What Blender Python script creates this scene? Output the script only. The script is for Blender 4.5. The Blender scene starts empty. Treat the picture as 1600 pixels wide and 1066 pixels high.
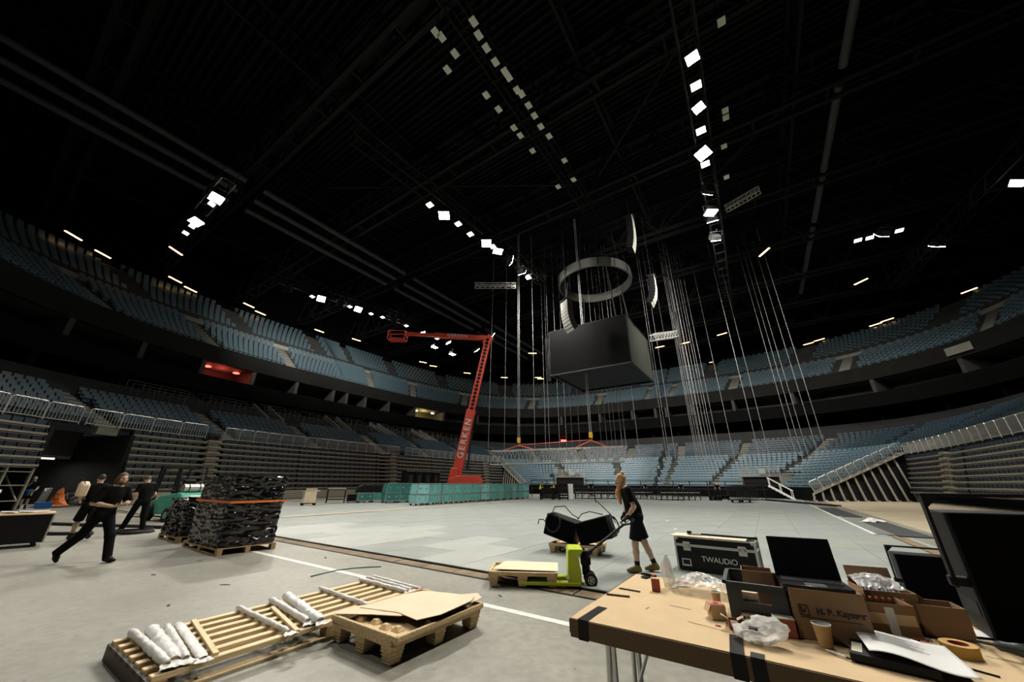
import bpy, bmesh, math, random
import numpy as np
from mathutils import Vector, Matrix, Euler
random.seed(7)
rng = np.random.default_rng(7)
S = bpy.context.scene
COL = S.collection
R = math.radians
PI = math.pi

# ---------------------------------------------------------------- camera, world, exposure
CAM_H, PITCH, ROLL = 1.55, math.atan(222 / 550.0), 0.0055
cd = bpy.data.cameras.new('camera'); cam = bpy.data.objects.new('camera', cd); COL.objects.link(cam)
cd.sensor_fit = 'HORIZONTAL'; cd.sensor_width = 36.0; cd.lens = 36.0 * 550 / 1600.0
cd.clip_start = 0.05; cd.clip_end = 400
_F = Vector((0, math.cos(PITCH), math.sin(PITCH))); _U = Vector((0, -math.sin(PITCH), math.cos(PITCH))); _R = Vector((1, 0, 0))
_r = _R * math.cos(ROLL) + _U * math.sin(ROLL); _u = _U * math.cos(ROLL) - _R * math.sin(ROLL)
cam.matrix_world = Matrix(((_r.x, _u.x, -_F.x, 0), (_r.y, _u.y, -_F.y, 0), (_r.z, _u.z, -_F.z, CAM_H), (0, 0, 0, 1)))
S.camera = cam
w = bpy.data.worlds.new('world'); S.world = w; w.use_nodes = True
w.node_tree.nodes['Background'].inputs[0].default_value = (0.02, 0.022, 0.024, 1)
w.node_tree.nodes['Background'].inputs[1].default_value = 0.3
S.view_settings.view_transform = 'Standard'
S.view_settings.look = 'None'
S.view_settings.gamma = 1.0
S.view_settings.use_curve_mapping = False
S.view_settings.exposure = 0.0
S.cycles.max_bounces = 4; S.cycles.diffuse_bounces = 1; S.cycles.glossy_bounces = 2
S.cycles.transmission_bounces = 4; S.cycles.transparent_max_bounces = 10
S.cycles.caustics_reflective = False; S.cycles.caustics_refractive = False
S.cycles.sample_clamp_indirect = 4.0
S.cycles.use_denoising = True
S.cycles.use_adaptive_sampling = True; S.cycles.adaptive_threshold = .02

# lighting: floodlight heads hang on the catwalks; where each of them stands, its power and where it is aimed (a, b, z, watts, aim)
LAMP = .385
FLOODS_LIT = [
    # line over the right half of the floor
    (8.2, 1.5, 22, 700, (2, -4, 0)), (-9.5, -12.5, 23.2, 1300, (4.5, -12, 0)), (14.6, 1.35, 22, 1300, (6, 0, 0)), (16.2, 1.3, 22, 0, None), (17.65, 1.25, 22, 1200, (10, -2, 0)), (19.3, 1.15, 22, 0, None),
    (21.2, 1.05, 22, 2400, (12, -4, 0)), (22.2, 1.05, 22, 0, None), (24.9, .9, 22, 700, (34, -7, 23)), (27.6, .8, 22, 2200, (26, 2, 0)), (28.6, .8, 22, 2600, (58, -2, 2)), (31.5, .73, 22, 3600, (62, -12, 3)),
    # line over the middle
    (14.5, -17.6, 22, 0, None), (16.0, -17.5, 22, 1200, (8, -12, 0)), (17.4, -17.2, 22, 0, None), (19.0, -17.2, 22, 0, None),
    (20.8, -16.8, 22, 2400, (10, -10, 0)), (21.5, -16.6, 22, 0, None), (22.3, -16.6, 22, 2200, (20, -14, 0)), (24.3, -16.5, 22, 250, (32, -11, 21)), (26.6, -16.6, 22, 3600, (62, -18, 3)), (27.9, -16.6, 22, 0, None),
    # line over the left stand
    (15.0, -41, 22, 1000, (25, -62, 19)), (17.4, -40.2, 22, 0, None), (18.3, -39.9, 22, 2200, (8, -16, 0)), (20.4, -39.2, 22, 1100, (34, -62, 19)), (21.4, -38.8, 22, 0, None), (22.4, -38.6, 22, 2200, (18, -20, 0)),
    (24.1, -38.3, 22, 0, None), (25.6, -37.9, 22, 0, None), (27.0, -37.4, 22, 1000, (44, -60, 19)), (29.2, -37.4, 22, 0, None), (32.2, -37.4, 22, 1200, (40, -30, 0)), (35, -37.2, 22, 0, None), (37.1, -36.9, 22, 1800, (48, -30, 0)), (42.2, -35.3, 22, 2400, (60, -28, 2)), (38.5, -29.4, 22, 2600, (66, -18, 4)),
    # cross line at the near corner of the left stand
    (4.85, -31.0, 22, 1500, (6, -14, 0)), (4.9, -32.0, 22, 0, None), (4.95, -35.6, 22, 1500, (9, -26, 0)), (5.0, -36.6, 22, 0, None), (5.0, -38.2, 22, 0, None),
    # line over the right stand
    (43.8, 17.6, 22, 1800, (60, 8, 2)), (36.4, 19.7, 22, 1200, (40, 4, 0)), (38.8, 11.4, 22, 0, None), (38.9, 12.2, 22, 0, None), (38.9, 13.0, 22, 2000, (66, -4, 3)), (39.0, 14.1, 22, 0, None),
]

# ---------------------------------------------------------------- arena frame: a runs down the hall, b across it to the right
AX = R(56.2)
E1 = (math.cos(AX), math.sin(AX)); E2 = (E1[1], -E1[0])
def W(a, b, z=0.0):
    return Vector((a * E1[0] + b * E2[0], a * E1[1] + b * E2[1], z))

# ---------------------------------------------------------------- materials
MATS = {}
def mat(name, col, rough=0.6, metal=0.0, var=0.0, vscale=8.0, bump=0.0, bscale=40.0, emit=None, estr=0.0, spec=None, alpha=None, stretch=None, trans=0.0, coat=0.0):
    if name in MATS: return MATS[name]
    m = bpy.data.materials.new(name); m.use_nodes = True; MATS[name] = m
    nt = m.node_tree; n = nt.nodes; l = nt.links; p = n['Principled BSDF']
    p.inputs['Base Color'].default_value = (*col, 1); p.inputs['Roughness'].default_value = rough; p.inputs['Metallic'].default_value = metal
    if spec is not None: p.inputs['Specular IOR Level'].default_value = spec
    if emit: p.inputs['Emission Color'].default_value = (*emit, 1); p.inputs['Emission Strength'].default_value = estr
    if trans: p.inputs['Transmission Weight'].default_value = trans
    if coat: p.inputs['Coat Weight'].default_value = coat
    if alpha is not None: p.inputs['Alpha'].default_value = alpha
    if var or bump:
        tc = n.new('ShaderNodeTexCoord'); src = tc.outputs['Object']
        if stretch:
            mp = n.new('ShaderNodeMapping'); mp.inputs['Scale'].default_value = stretch; l.new(src, mp.inputs[0]); src = mp.outputs[0]
    if var:
        t = n.new('ShaderNodeTexNoise'); t.inputs['Scale'].default_value = vscale; t.inputs['Detail'].default_value = 6; l.new(src, t.inputs['Vector'])
        r = n.new('ShaderNodeValToRGB'); r.color_ramp.elements[0].position = 0.3; r.color_ramp.elements[1].position = 0.7
        r.color_ramp.elements[0].color = (*[c * (1 - var) for c in col], 1); r.color_ramp.elements[1].color = (*[min(1, c * (1 + var)) for c in col], 1)
        l.new(t.outputs[0], r.inputs[0]); l.new(r.outputs[0], p.inputs['Base Color'])
    if bump:
        t2 = n.new('ShaderNodeTexNoise'); t2.inputs['Scale'].default_value = bscale; t2.inputs['Detail'].default_value = 4; l.new(src, t2.inputs['Vector'])
        b = n.new('ShaderNodeBump'); b.inputs['Strength'].default_value = bump; b.inputs['Distance'].default_value = 0.02; l.new(t2.outputs[0], b.inputs['Height']); l.new(b.outputs[0], p.inputs['Normal'])
    return m

def mat_wood(name, col, stretch=(1, 14, 14), rough=.55):
    return mat(name, col, rough, var=.22, vscale=3.0, stretch=stretch, bump=.08, bscale=20)

def mat_concrete():
    m = bpy.data.materials.new('concrete'); m.use_nodes = True; MATS['concrete'] = m
    nt = m.node_tree; n = nt.nodes; l = nt.links; p = n['Principled BSDF']
    tc = n.new('ShaderNodeTexCoord')
    t1 = n.new('ShaderNodeTexNoise'); t1.inputs['Scale'].default_value = .35; t1.inputs['Detail'].default_value = 8; t1.inputs['Roughness'].default_value = .6
    t2 = n.new('ShaderNodeTexNoise'); t2.inputs['Scale'].default_value = 9; t2.inputs['Detail'].default_value = 8
    t3 = n.new('ShaderNodeTexVoronoi'); t3.inputs['Scale'].default_value = 2.3
    for t in (t1, t2, t3): l.new(tc.outputs['Object'], t.inputs['Vector'])
    r1 = n.new('ShaderNodeValToRGB'); r1.color_ramp.elements[0].position = .3; r1.color_ramp.elements[1].position = .7
    r1.color_ramp.elements[0].color = (.20, .194, .160, 1); r1.color_ramp.elements[1].color = (.36, .345, .288, 1)
    l.new(t1.outputs[0], r1.inputs[0])
    mx = n.new('ShaderNodeMix'); mx.data_type = 'RGBA'; mx.blend_type = 'MULTIPLY'; mx.inputs[0].default_value = .55
    r2 = n.new('ShaderNodeValToRGB'); r2.color_ramp.elements[0].position = .35; r2.color_ramp.elements[1].position = .62
    r2.color_ramp.elements[0].color = (.62, .62, .6, 1); r2.color_ramp.elements[1].color = (1, 1, 1, 1)
    l.new(t2.outputs[0], r2.inputs[0]); l.new(r1.outputs[0], mx.inputs[6]); l.new(r2.outputs[0], mx.inputs[7])
    # small dark specks
    r3 = n.new('ShaderNodeValToRGB'); r3.color_ramp.elements[0].position = .018; r3.color_ramp.elements[1].position = .03
    r3.color_ramp.elements[0].color = (.35, .35, .33, 1); r3.color_ramp.elements[1].color = (1, 1, 1, 1)
    l.new(t3.outputs['Distance'], r3.inputs[0])
    m2 = n.new('ShaderNodeMix'); m2.data_type = 'RGBA'; m2.blend_type = 'MULTIPLY'; m2.inputs[0].default_value = 1
    l.new(mx.outputs[2], m2.inputs[6]); l.new(r3.outputs[0], m2.inputs[7]); l.new(m2.outputs[2], p.inputs['Base Color'])
    rr = n.new('ShaderNodeMapRange'); rr.inputs[3].default_value = .38; rr.inputs[4].default_value = .6
    l.new(t2.outputs[0], rr.inputs[0]); l.new(rr.outputs[0], p.inputs['Roughness'])
    return m
mat_concrete()

# ---------------------------------------------------------------- mesh builder
class MB:
    def __init__(s): s.v = []; s.f = []
    def add(s, vs, fs):
        o = len(s.v); s.v.extend([tuple(v) for v in vs]); s.f.extend([tuple(i + o for i in f) for f in fs]); return s
    def hexa(s, c):                        # eight corners: bottom four, top four
        return s.add(c, [(3, 2, 1, 0), (4, 5, 6, 7), (0, 1, 5, 4), (1, 2, 6, 5), (2, 3, 7, 6), (3, 0, 4, 7)])
    def box(s, c, d, rot=None):
        x, y, z = d[0] / 2, d[1] / 2, d[2] / 2
        c0 = [Vector(p) for p in ((-x, -y, -z), (x, -y, -z), (x, y, -z), (-x, y, -z), (-x, -y, z), (x, -y, z), (x, y, z), (-x, y, z))]
        if rot is not None:
            m = Euler(rot).to_matrix() if not isinstance(rot, Matrix) else rot
            c0 = [m @ p for p in c0]
        c = Vector(c)
        return s.hexa([p + c for p in c0])
    def b2(s, p0, p1):
        return s.box([(p0[i] + p1[i]) / 2 for i in range(3)], [abs(p1[i] - p0[i]) for i in range(3)])
    def bar(s, p0, p1, wd, h=None, up=(0, 0, 1)):
        p0 = Vector(p0); p1 = Vector(p1); h = wd if h is None else h
        d = (p1 - p0)
        if d.length < 1e-6: return s
        d.normalize(); u = Vector(up)
        if abs(d.dot(u)) > .98: u = Vector((1, 0, 0))
        x = d.cross(u).normalized(); y = x.cross(d).normalized()
        x *= wd / 2; y *= h / 2
        return s.hexa([p0 - x - y, p0 + x - y, p0 + x + y, p0 - x + y, p1 - x - y, p1 + x - y, p1 + x + y, p1 - x + y])
    def cyl(s, p0, p1, r0, r1=None, n=12, cap=True):
        p0 = Vector(p0); p1 = Vector(p1); r1 = r0 if r1 is None else r1
        d = (p1 - p0).normalized(); u = Vector((0, 0, 1)) if abs(d.z) < .95 else Vector((1, 0, 0))
        x = d.cross(u).normalized(); y = d.cross(x).normalized()
        vs = []
        for p, r in ((p0, r0), (p1, r1)):
            for i in range(n):
                t = 2 * PI * i / n; vs.append(p + x * (math.cos(t) * r) + y * (math.sin(t) * r))
        fs = [(i, i + n, (i + 1) % n + n, (i + 1) % n) for i in range(n)]
        if cap: fs += [tuple(range(n)), tuple(range(2 * n - 1, n - 1, -1))]
        return s.add(vs, fs)
    def tube(s, pts, r, n=8, closed=False):
        pts = [Vector(p) for p in pts]; k = len(pts); vs = []; px = None
        for i, p in enumerate(pts):
            a = pts[i - 1] if (i > 0 or closed) else p; b = pts[(i + 1) % k] if (i < k - 1 or closed) else p
            d = (b - a).normalized() if (b - a).length > 1e-9 else Vector((0, 0, 1))
            if px is None:
                u = Vector((0, 0, 1)) if abs(d.z) < .9 else Vector((1, 0, 0)); px = d.cross(u).normalized()
            else:
                px = (px - d * px.dot(d)); px = px.normalized() if px.length > 1e-6 else d.orthogonal().normalized()
            y = d.cross(px); rr = r[i] if isinstance(r, (list, tuple)) else r
            for j in range(n):
                t = 2 * PI * j / n; vs.append(p + px * (math.cos(t) * rr) + y * (math.sin(t) * rr))
        fs = []
        for i in range(k if closed else k - 1):
            i2 = (i + 1) % k
            for j in range(n): fs.append((i * n + j, i * n + (j + 1) % n, i2 * n + (j + 1) % n, i2 * n + j))
        if not closed: fs += [tuple(range(n - 1, -1, -1)), tuple(range((k - 1) * n, k * n))]
        return s.add(vs, fs)
    def lathe(s, prof, n=24, c=(0, 0, 0), cap=False):
        vs = []; k = len(prof)
        for r, z in prof:
            for j in range(n):
                t = 2 * PI * j / n; vs.append((c[0] + r * math.cos(t), c[1] + r * math.sin(t), c[2] + z))
        fs = [(i * n + j, i * n + (j + 1) % n, (i + 1) * n + (j + 1) % n, (i + 1) * n + j) for i in range(k - 1) for j in range(n)]
        if cap: fs += [tuple(range(n - 1, -1, -1)), tuple(range((k - 1) * n, k * n))]
        return s.add(vs, fs)
    def prism(s, poly, d0, d1, axis='y'):      # a polygon in the plane across an axis, extruded along it
        def P(p, t): return {'y': (p[0], t, p[1]), 'x': (t, p[0], p[1]), 'z': (p[0], p[1], t)}[axis]
        n = len(poly)
        vs = [P(p, d0) for p in poly] + [P(p, d1) for p in poly]
        return s.add(vs, [tuple(range(n)), tuple(range(2 * n - 1, n - 1, -1))] + [(i, i + n, (i + 1) % n + n, (i + 1) % n) for i in range(n)])
    def grid(s, fn, nu, nv, thick=0):
        vs = [fn(i / nu, j / nv) for i in range(nu + 1) for j in range(nv + 1)]
        fs = [(i * (nv + 1) + j, (i + 1) * (nv + 1) + j, (i + 1) * (nv + 1) + j + 1, i * (nv + 1) + j + 1) for i in range(nu) for j in range(nv)]
        return s.add(vs, fs)
    def xf(s, m):
        s.v = [tuple(m @ Vector(v)) for v in s.v]; return s
    def mesh(s, name, material, smooth=False, fix=True):
        me = bpy.data.meshes.new(name); me.from_pydata(s.v, [], s.f)
        if fix:
            bm = bmesh.new(); bm.from_mesh(me); bmesh.ops.recalc_face_normals(bm, faces=bm.faces); bm.to_mesh(me); bm.free()
        if smooth: me.polygons.foreach_set('use_smooth', [True] * len(me.polygons))
        if material: me.materials.append(MATS[material] if isinstance(material, str) else material)
        me.update(); return me
    def build(s, name, material, parent=None, smooth=False, bevel=0, solid=0, fix=True, world=False, shade=None):
        if world and parent is not None:
            inv = parent_matrix(parent).inverted(); s.v = [tuple(inv @ Vector(v)) for v in s.v]
        me = s.mesh(name, material, smooth, fix)
        o = bpy.data.objects.new(name, me); COL.objects.link(o)
        if parent is not None: o.parent = parent
        if bevel:
            b = o.modifiers.new('bevel', 'BEVEL'); b.width = bevel; b.segments = 2; b.limit_method = 'ANGLE'; b.angle_limit = R(40)
            me.polygons.foreach_set('use_smooth', [True] * len(me.polygons))
            try: me.set_sharp_from_angle(angle=R(35))
            except Exception: pass
        if solid:
            so = o.modifiers.new('solid', 'SOLIDIFY'); so.thickness = solid; so.offset = 0
        if shade:
            me.polygons.foreach_set('use_smooth', [True] * len(me.polygons))
            try: me.set_sharp_from_angle(angle=R(shade))
            except Exception: pass
        return o

def parent_matrix(o):
    m = Matrix.Translation(o.location) @ o.rotation_euler.to_matrix().to_4x4()
    return (parent_matrix(o.parent) @ m) if o.parent is not None else m

def tag(o, label, cat, group=None, kind=None):
    o['label'] = label
    if cat: o['category'] = cat
    if group: o['group'] = group
    if kind: o['kind'] = kind
    return o
def thing(name, label, cat, loc=(0, 0, 0), rotz=0.0, group=None, rot=None):
    o = bpy.data.objects.new(name, None); COL.objects.link(o); o.empty_display_size = .2
    o.location = loc; o.rotation_euler = rot if rot is not None else (0, 0, rotz)
    return tag(o, label, cat, group)
def athing(name, label, cat, a, b, z=0.0, rot=0.0, group=None):     # placed in the arena frame: local x runs along a, local y along -b
    return thing(name, label, cat, W(a, b, z), AX + rot, group)
def struct(o, label=None, cat=None):
    o['kind'] = 'structure'
    if label: o['label'] = label
    if cat: o['category'] = cat
    return o
def inst(name, me, parent=None, loc=(0, 0, 0), rot=(0, 0, 0), scale=None):
    o = bpy.data.objects.new(name, me); COL.objects.link(o)
    if parent is not None: o.parent = parent
    o.location = loc; o.rotation_euler = rot
    if scale is not None: o.scale = scale
    return o
def copy_thing(root, loc, rotz=None, label=None, rot=None):
    r = root.copy(); COL.objects.link(r); r.location = loc
    if rotz is not None: r.rotation_euler = (0, 0, rotz)
    if rot is not None: r.rotation_euler = rot
    if label: r['label'] = label
    for ch in list(root.children):
        c = ch.copy(); COL.objects.link(c); c.parent = r
        for g in list(ch.children):
            d = g.copy(); COL.objects.link(d); d.parent = c
    return r
def text_mesh(txt, size, depth=.002, shear=0.0, bold=0.0, spacing=1.0):
    c = bpy.data.curves.new('lettering', 'FONT'); c.body = txt; c.size = size; c.extrude = depth; c.shear = shear; c.offset = bold
    c.align_x = 'CENTER'; c.align_y = 'CENTER'; c.space_character = spacing
    o = bpy.data.objects.new('lettering', c); COL.objects.link(o)
    dg = bpy.context.evaluated_depsgraph_get(); me = bpy.data.meshes.new_from_object(o.evaluated_get(dg))
    bpy.data.objects.remove(o); bpy.data.curves.remove(c)
    return me
def lettering(txt, size, material, parent, matrix, **k):
    me = text_mesh(txt, size, **k); me.materials.clear(); me.materials.append(MATS[material])
    o = bpy.data.objects.new('lettering', me); COL.objects.link(o); o.parent = parent; o.matrix_local = matrix
    return o
def frame_mx(origin, x, y):                 # a matrix whose local x and y lie along the given directions
    x = Vector(x).normalized(); z = x.cross(Vector(y)).normalized(); y = z.cross(x)
    return Matrix(((x.x, y.x, z.x, origin[0]), (x.y, y.y, z.y, origin[1]), (x.z, y.z, z.z, origin[2]), (0, 0, 0, 1)))

# colours
mat('steel_dark', (.02, .021, .022), .55, .3, spec=.3)
mat('black', (.008, .008, .009), .55, spec=.2)
mat('black_gloss', (.008, .008, .009), .25)
mat('black_rubber', (.015, .015, .015), .8)
mat('roof_dark', (.003, .0032, .0034), .9, spec=.05)
mat('roof_steel', (.006, .0064, .0068), .7, spec=.15)
mat('duct_grey', (.05, .052, .055), .6, spec=.2)
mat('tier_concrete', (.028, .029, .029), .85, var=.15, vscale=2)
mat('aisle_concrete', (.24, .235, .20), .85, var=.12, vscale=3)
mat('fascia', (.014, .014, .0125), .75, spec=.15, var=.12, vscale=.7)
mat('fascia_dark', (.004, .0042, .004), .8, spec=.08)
mat('suite_wall', (.05, .047, .041), .8)
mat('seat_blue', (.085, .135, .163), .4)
mat('seat_lit', (.17, .26, .31), .4)  # seat blue lightened, standing in for brighter light on the far stand
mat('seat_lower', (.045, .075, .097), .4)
mat('seat_navy', (.035, .05, .075), .5)
mat('bank_beam', (.33, .31, .25), .55, .2, var=.08)
mat('galv', (.55, .54, .50), .4, .6)
mat('chrome', (.62, .62, .62), .18, 1.0)
mat('alu', (.60, .60, .58), .35, .9)
mat('kick', (.46, .44, .35), .7)
mat('white', (.75, .75, .73), .5)
mat('paper', (.80, .80, .78), .8)
mat('cardboard', (.66, .48, .27), .8, var=.06, vscale=5)
mat('cardboard_pale', (.80, .64, .45), .8, var=.05, vscale=3)
mat('cardboard_brown', (.27, .165, .085), .8, var=.1, vscale=6)
mat_wood('wood_pale', (.80, .60, .33))
mat_wood('wood_old', (.40, .27, .13))
mat('pressed_wood', (.70, .51, .28), .85, var=.25, vscale=55, bump=.3, bscale=120)
mat('foil_white', (.78, .77, .74), .35, bump=.5, bscale=25, var=.08)
mat('lime', (.52, .62, .02), .4)
mat('crane_red', (.78, .085, .05), .4)
mat('teal', (.13, .44, .39), .4)
mat('teal_light', (.25, .60, .60), .4)
mat('teal_dark', (.035, .19, .16), .45)
mat('orange', (.80, .20, .04), .5)
mat('blue_plastic', (.02, .13, .45), .45)
mat('hivis', (.65, .75, .05), .7)
mat('lamp_white', (1, 1, 1), .5, emit=(1.0, .97, .90), estr=55)
mat('lamp_dim', (1, 1, 1), .5, emit=(1.0, .93, .82), estr=5)
mat('lamp_warm', (1, .7, .4), .5, emit=(1.0, .52, .20), estr=9)
mat('lamp_off', (.60, .61, .50), .5)
mat('red_glow', (1, .2, .15), .5, emit=(1.0, .10, .07), estr=5)
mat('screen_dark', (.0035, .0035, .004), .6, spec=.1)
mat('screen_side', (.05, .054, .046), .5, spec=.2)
mat('floor_grey', (.30, .325, .305), .42, var=.10, vscale=1.1)
mat('floor_grey2', (.292, .317, .296), .42, var=.12, vscale=.9)
mat('floor_pale', (.38, .40, .37), .45, var=.08, vscale=1.0)
mat('floor_beige', (.50, .43, .30), .5, var=.14, vscale=.5)
mat('line_white', (.70, .69, .64), .6, var=.15, vscale=12)
mat('line_yellow', (.65, .55, .08), .6)
mat('gutter', (.20, .14, .075), .8, var=.35, vscale=2)
mat('grate', (.045, .048, .05), .7)
mat('print_dark', (.03, .025, .02), .7)
mat('cable_grey', (.10, .14, .18), .45)
mat('tool_dark', (.02, .03, .03), .5)
mat('case_black', (.006, .006, .007), .4, spec=.25)
mat_wood('wood_pale_y', (.80, .60, .33), stretch=(14, 1, 14))
mat_wood('wood_shaded', (.05, .028, .014), stretch=(1, 14, 14))  # pallet end board timber, its shadow painted in as a darker tone
mat('cup_kraft', (.50, .31, .13), .7)
mat('grille_black', (.003, .003, .0035), .8, spec=.05)
mat('rope_grey', (.27, .27, .265), .5, .2)
mat('hook_yellow', (.75, .45, .03), .5)
mat('array_white', (.62, .61, .55), .6)
mat('fork_green', (.10, .47, .34), .35)
mat('skin', (.52, .30, .20), .55)
mat('skin_pale', (.60, .38, .27), .55)
mat('shirt_black', (.006, .006, .0065), .9, spec=.1)
mat('trouser_black', (.006, .0065, .0075), .9, spec=.1)
mat('shorts_dark', (.010, .012, .0135), .9, spec=.1)
mat('hair_blond', (.50, .33, .15), .6)
mat('beard_ginger', (.55, .25, .08), .6)
mat('hair_dark', (.035, .022, .014), .6)
mat('hair_brown', (.10, .055, .028), .6)
mat('tattoo', (.30, .20, .14), .6, var=.45, vscale=28)
mat('lip', (.35, .13, .10), .5)
mat('boot_black', (.006, .006, .006), .55, spec=.25)
mat('boot_tan', (.20, .14, .04), .6)
mat('helmet_white', (.75, .75, .72), .4)
mat('ring_grey', (.09, .09, .082), .6)
mat('truss_grey', (.34, .34, .33), .45, .4)
mat('flap_shaded', (.15, .095, .05), .85)  # cover cardboard darkened: shade on the hanging flaps is put into the colour
mat('rail_dim', (.13, .13, .125), .5, .3)
mat('tube_white', (1, 1, 1), .5, emit=(1, .97, .9), estr=2.2)

# ================================================================ FLOOR
floor = thing('floor', 'hall floor of worn grey concrete with a grey panel covering laid over it', 'floor'); floor['kind'] = 'structure'
def slab(name, a0, a1, b0, b1, z0, z1, m, parent=floor, **k):
    c = [W(a0, b0, z0), W(a1, b0, z0), W(a1, b1, z0), W(a0, b1, z0), W(a0, b0, z1), W(a1, b0, z1), W(a1, b1, z1), W(a0, b1, z1)]
    return MB().hexa(c).build(name, m, parent, **k)
slab('concrete_slab', -45, 5.70, -80, 60, -.3, 0, 'concrete')
slab('concrete_slab', 6.12, 100, -80, 60, -.3, 0, 'concrete')
slab('gutter_bed', 5.70, 6.12, -80, 60, -.3, -.035, 'gutter')
_g = MB()
for k in range(26):                                        # boards lying in the gutter beside the covering
    b0 = -18.3 + k * .82; _g.hexa([W(a, b, z) for z in (-.035, .004 + .006 * random.random()) for a, b in ((5.76, b0), (6.06, b0), (6.06, b0 + .79), (5.76, b0 + .79))])
tag(_g.build('gutter_boards', 'gutter', floor), 'brown boards in the gutter along the covering', None)
slab('gutter_edge', 5.70, 5.74, -40, 30, -.03, .012, 'steel_dark'); slab('gutter_edge', 6.08, 6.12, -18.3, 30, -.03, .03, 'steel_dark')
# covering of loose panels: local x along a, y along -b
PL, PW = 2.44, 1.19
panel_me = {}
for key in ('floor_grey', 'floor_grey2', 'floor_pale'):
    panel_me[key] = MB().box((0, 0, .013), (PL - .007, PW - .007, .026)).mesh('floor_panel', key)
cells = []
nb = 18
for ia in range(20):
    for ib in range(nb):
        off = (PL / 2) * (ib % 2)
        a0 = 6.14 + ia * PL - off; a1 = a0 + PL
        a0 = max(a0, 6.14)
        if a1 - a0 < .3: continue
        b0 = -18.45 + ib * PW
        cells.append(((a0 + a1) / 2, b0 + PW / 2, (a1 - a0)))
pale = [(6.9, -9.9), (7.6, -10.9), (9.2, -12.2), (7.6, -12.9), (9.2, -9.9), (9.6, -11.0), (8.2, -6.2), (8.6, -7.3), (6.8, -5.0), (11.8, -5.2), (7.4, -14.2)]
cells.sort(key=lambda c: (W(c[0], c[1]) - Vector((0, 0, 0))).length)
rest = MB()
for i, (ca, cb, L) in enumerate(cells):
    key = 'floor_grey' if random.random() < .6 else 'floor_grey2'
    if any(abs(ca - pa) < PL / 2 and abs(cb - pb) < PW / 2 for pa, pb in pale): key = 'floor_pale'
    if i < 300:
        o = inst('floor_panel', panel_me[key], floor, W(ca, cb, random.uniform(0, .004)), (0, 0, AX))
        if L < PL - .01: o.scale = (L / PL, 1, 1)
    else:
        h = [(-L / 2 + .01, -PW / 2 + .01), (L / 2 - .01, -PW / 2 + .01), (L / 2 - .01, PW / 2 - .01), (-L / 2 + .01, PW / 2 - .01)]
        rest.hexa([W(ca + x, cb + y, z) for z in (0, .026) for x, y in h])
o = rest.build('floor_panel', 'floor_grey', floor); o['kind'] = 'stuff'
for k in range(9):                                         # a second field of covering beyond the rink line
    slab('floor_cover', 9.5 + k * 5, 9.5 + k * 5 + 4.985, -27.2, -19.05, 0, .02, 'floor_grey' if k % 2 else 'floor_grey2')
slab('rink_kerb', 6.3, 56, -19.0, -18.55, 0, .05, 'floor_beige')
slab('rink_kerb', 6.3, 17.2, 3.0, 3.22, 0, .04, 'gutter'); slab('rink_kerb', 6.3, 17.2, 3.3, 3.42, 0, .035, 'floor_pale')
for k in range(5):
    slab('side_floor', 7 + k * 9.4, 7 + k * 9.4 + 9.38, 4.45, 13.6, 0, .016, 'floor_beige')  # beige slabs between the right kerb and the seat banks
# floor pits with grates beside the covering
slab('pit_mat', 26.6, 35.6, 2.75, 3.8, 0, .03, 'grate'); slab('pit_mat', 17.7, 24.3, 3.25, 4.1, 0, .032, 'grate')
slab('pit_edge', 17.5, 47, 2.62, 2.72, 0, .05, 'line_white')
_m = MB()
for k in range(22):
    t = 17.8 + k * .3; _m.hexa([W(a, b, z) for z in (.03, .05) for a, b in ((t, 2.78), (t + .2, 2.78), (t + .2, 3.2), (t, 3.2))])
_m.build('pit_grating', 'floor_grey2', floor)
slab('floor_line', 4.58, 4.70, -12.5, -2.0, 0, .003, 'line_white'); slab('floor_line', 4.58, 4.70, -1.9, 9, 0, .003, 'line_white')
slab('floor_line', 14, 14.06, .6, 2.0, .026, .029, 'line_yellow'); slab('floor_line', 15.6, 15.66, 1.4, 2.6, .026, .029, 'line_yellow')
for k in range(6): slab('floor_line', 12 + 3.1 * k, 12.5 + 3.1 * k, -2.2 - .9 * (k % 3), -2.12 - .9 * (k % 3), .026, .029, 'line_white')
for (a, b, s_) in ((3.05, -7.6, .05), (2.6, -9.4, .04), (3.5, -10.2, .03), (2.2, -7.0, .03), (1.7, -2.6, .05), (2.5, -1.9, .03), (5.1, -3.6, .03), (5.2, -8.4, .04)):
    o = MB().lathe([(0, 0), (s_, .002), (s_ * .7, .008), (0, .012)], 7).build('dirt_crumb', 'black_rubber', floor); o.location = W(a, b, 0); o.rotation_euler = (0, 0, a); o.scale = (2.2, .7, .6)

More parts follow.
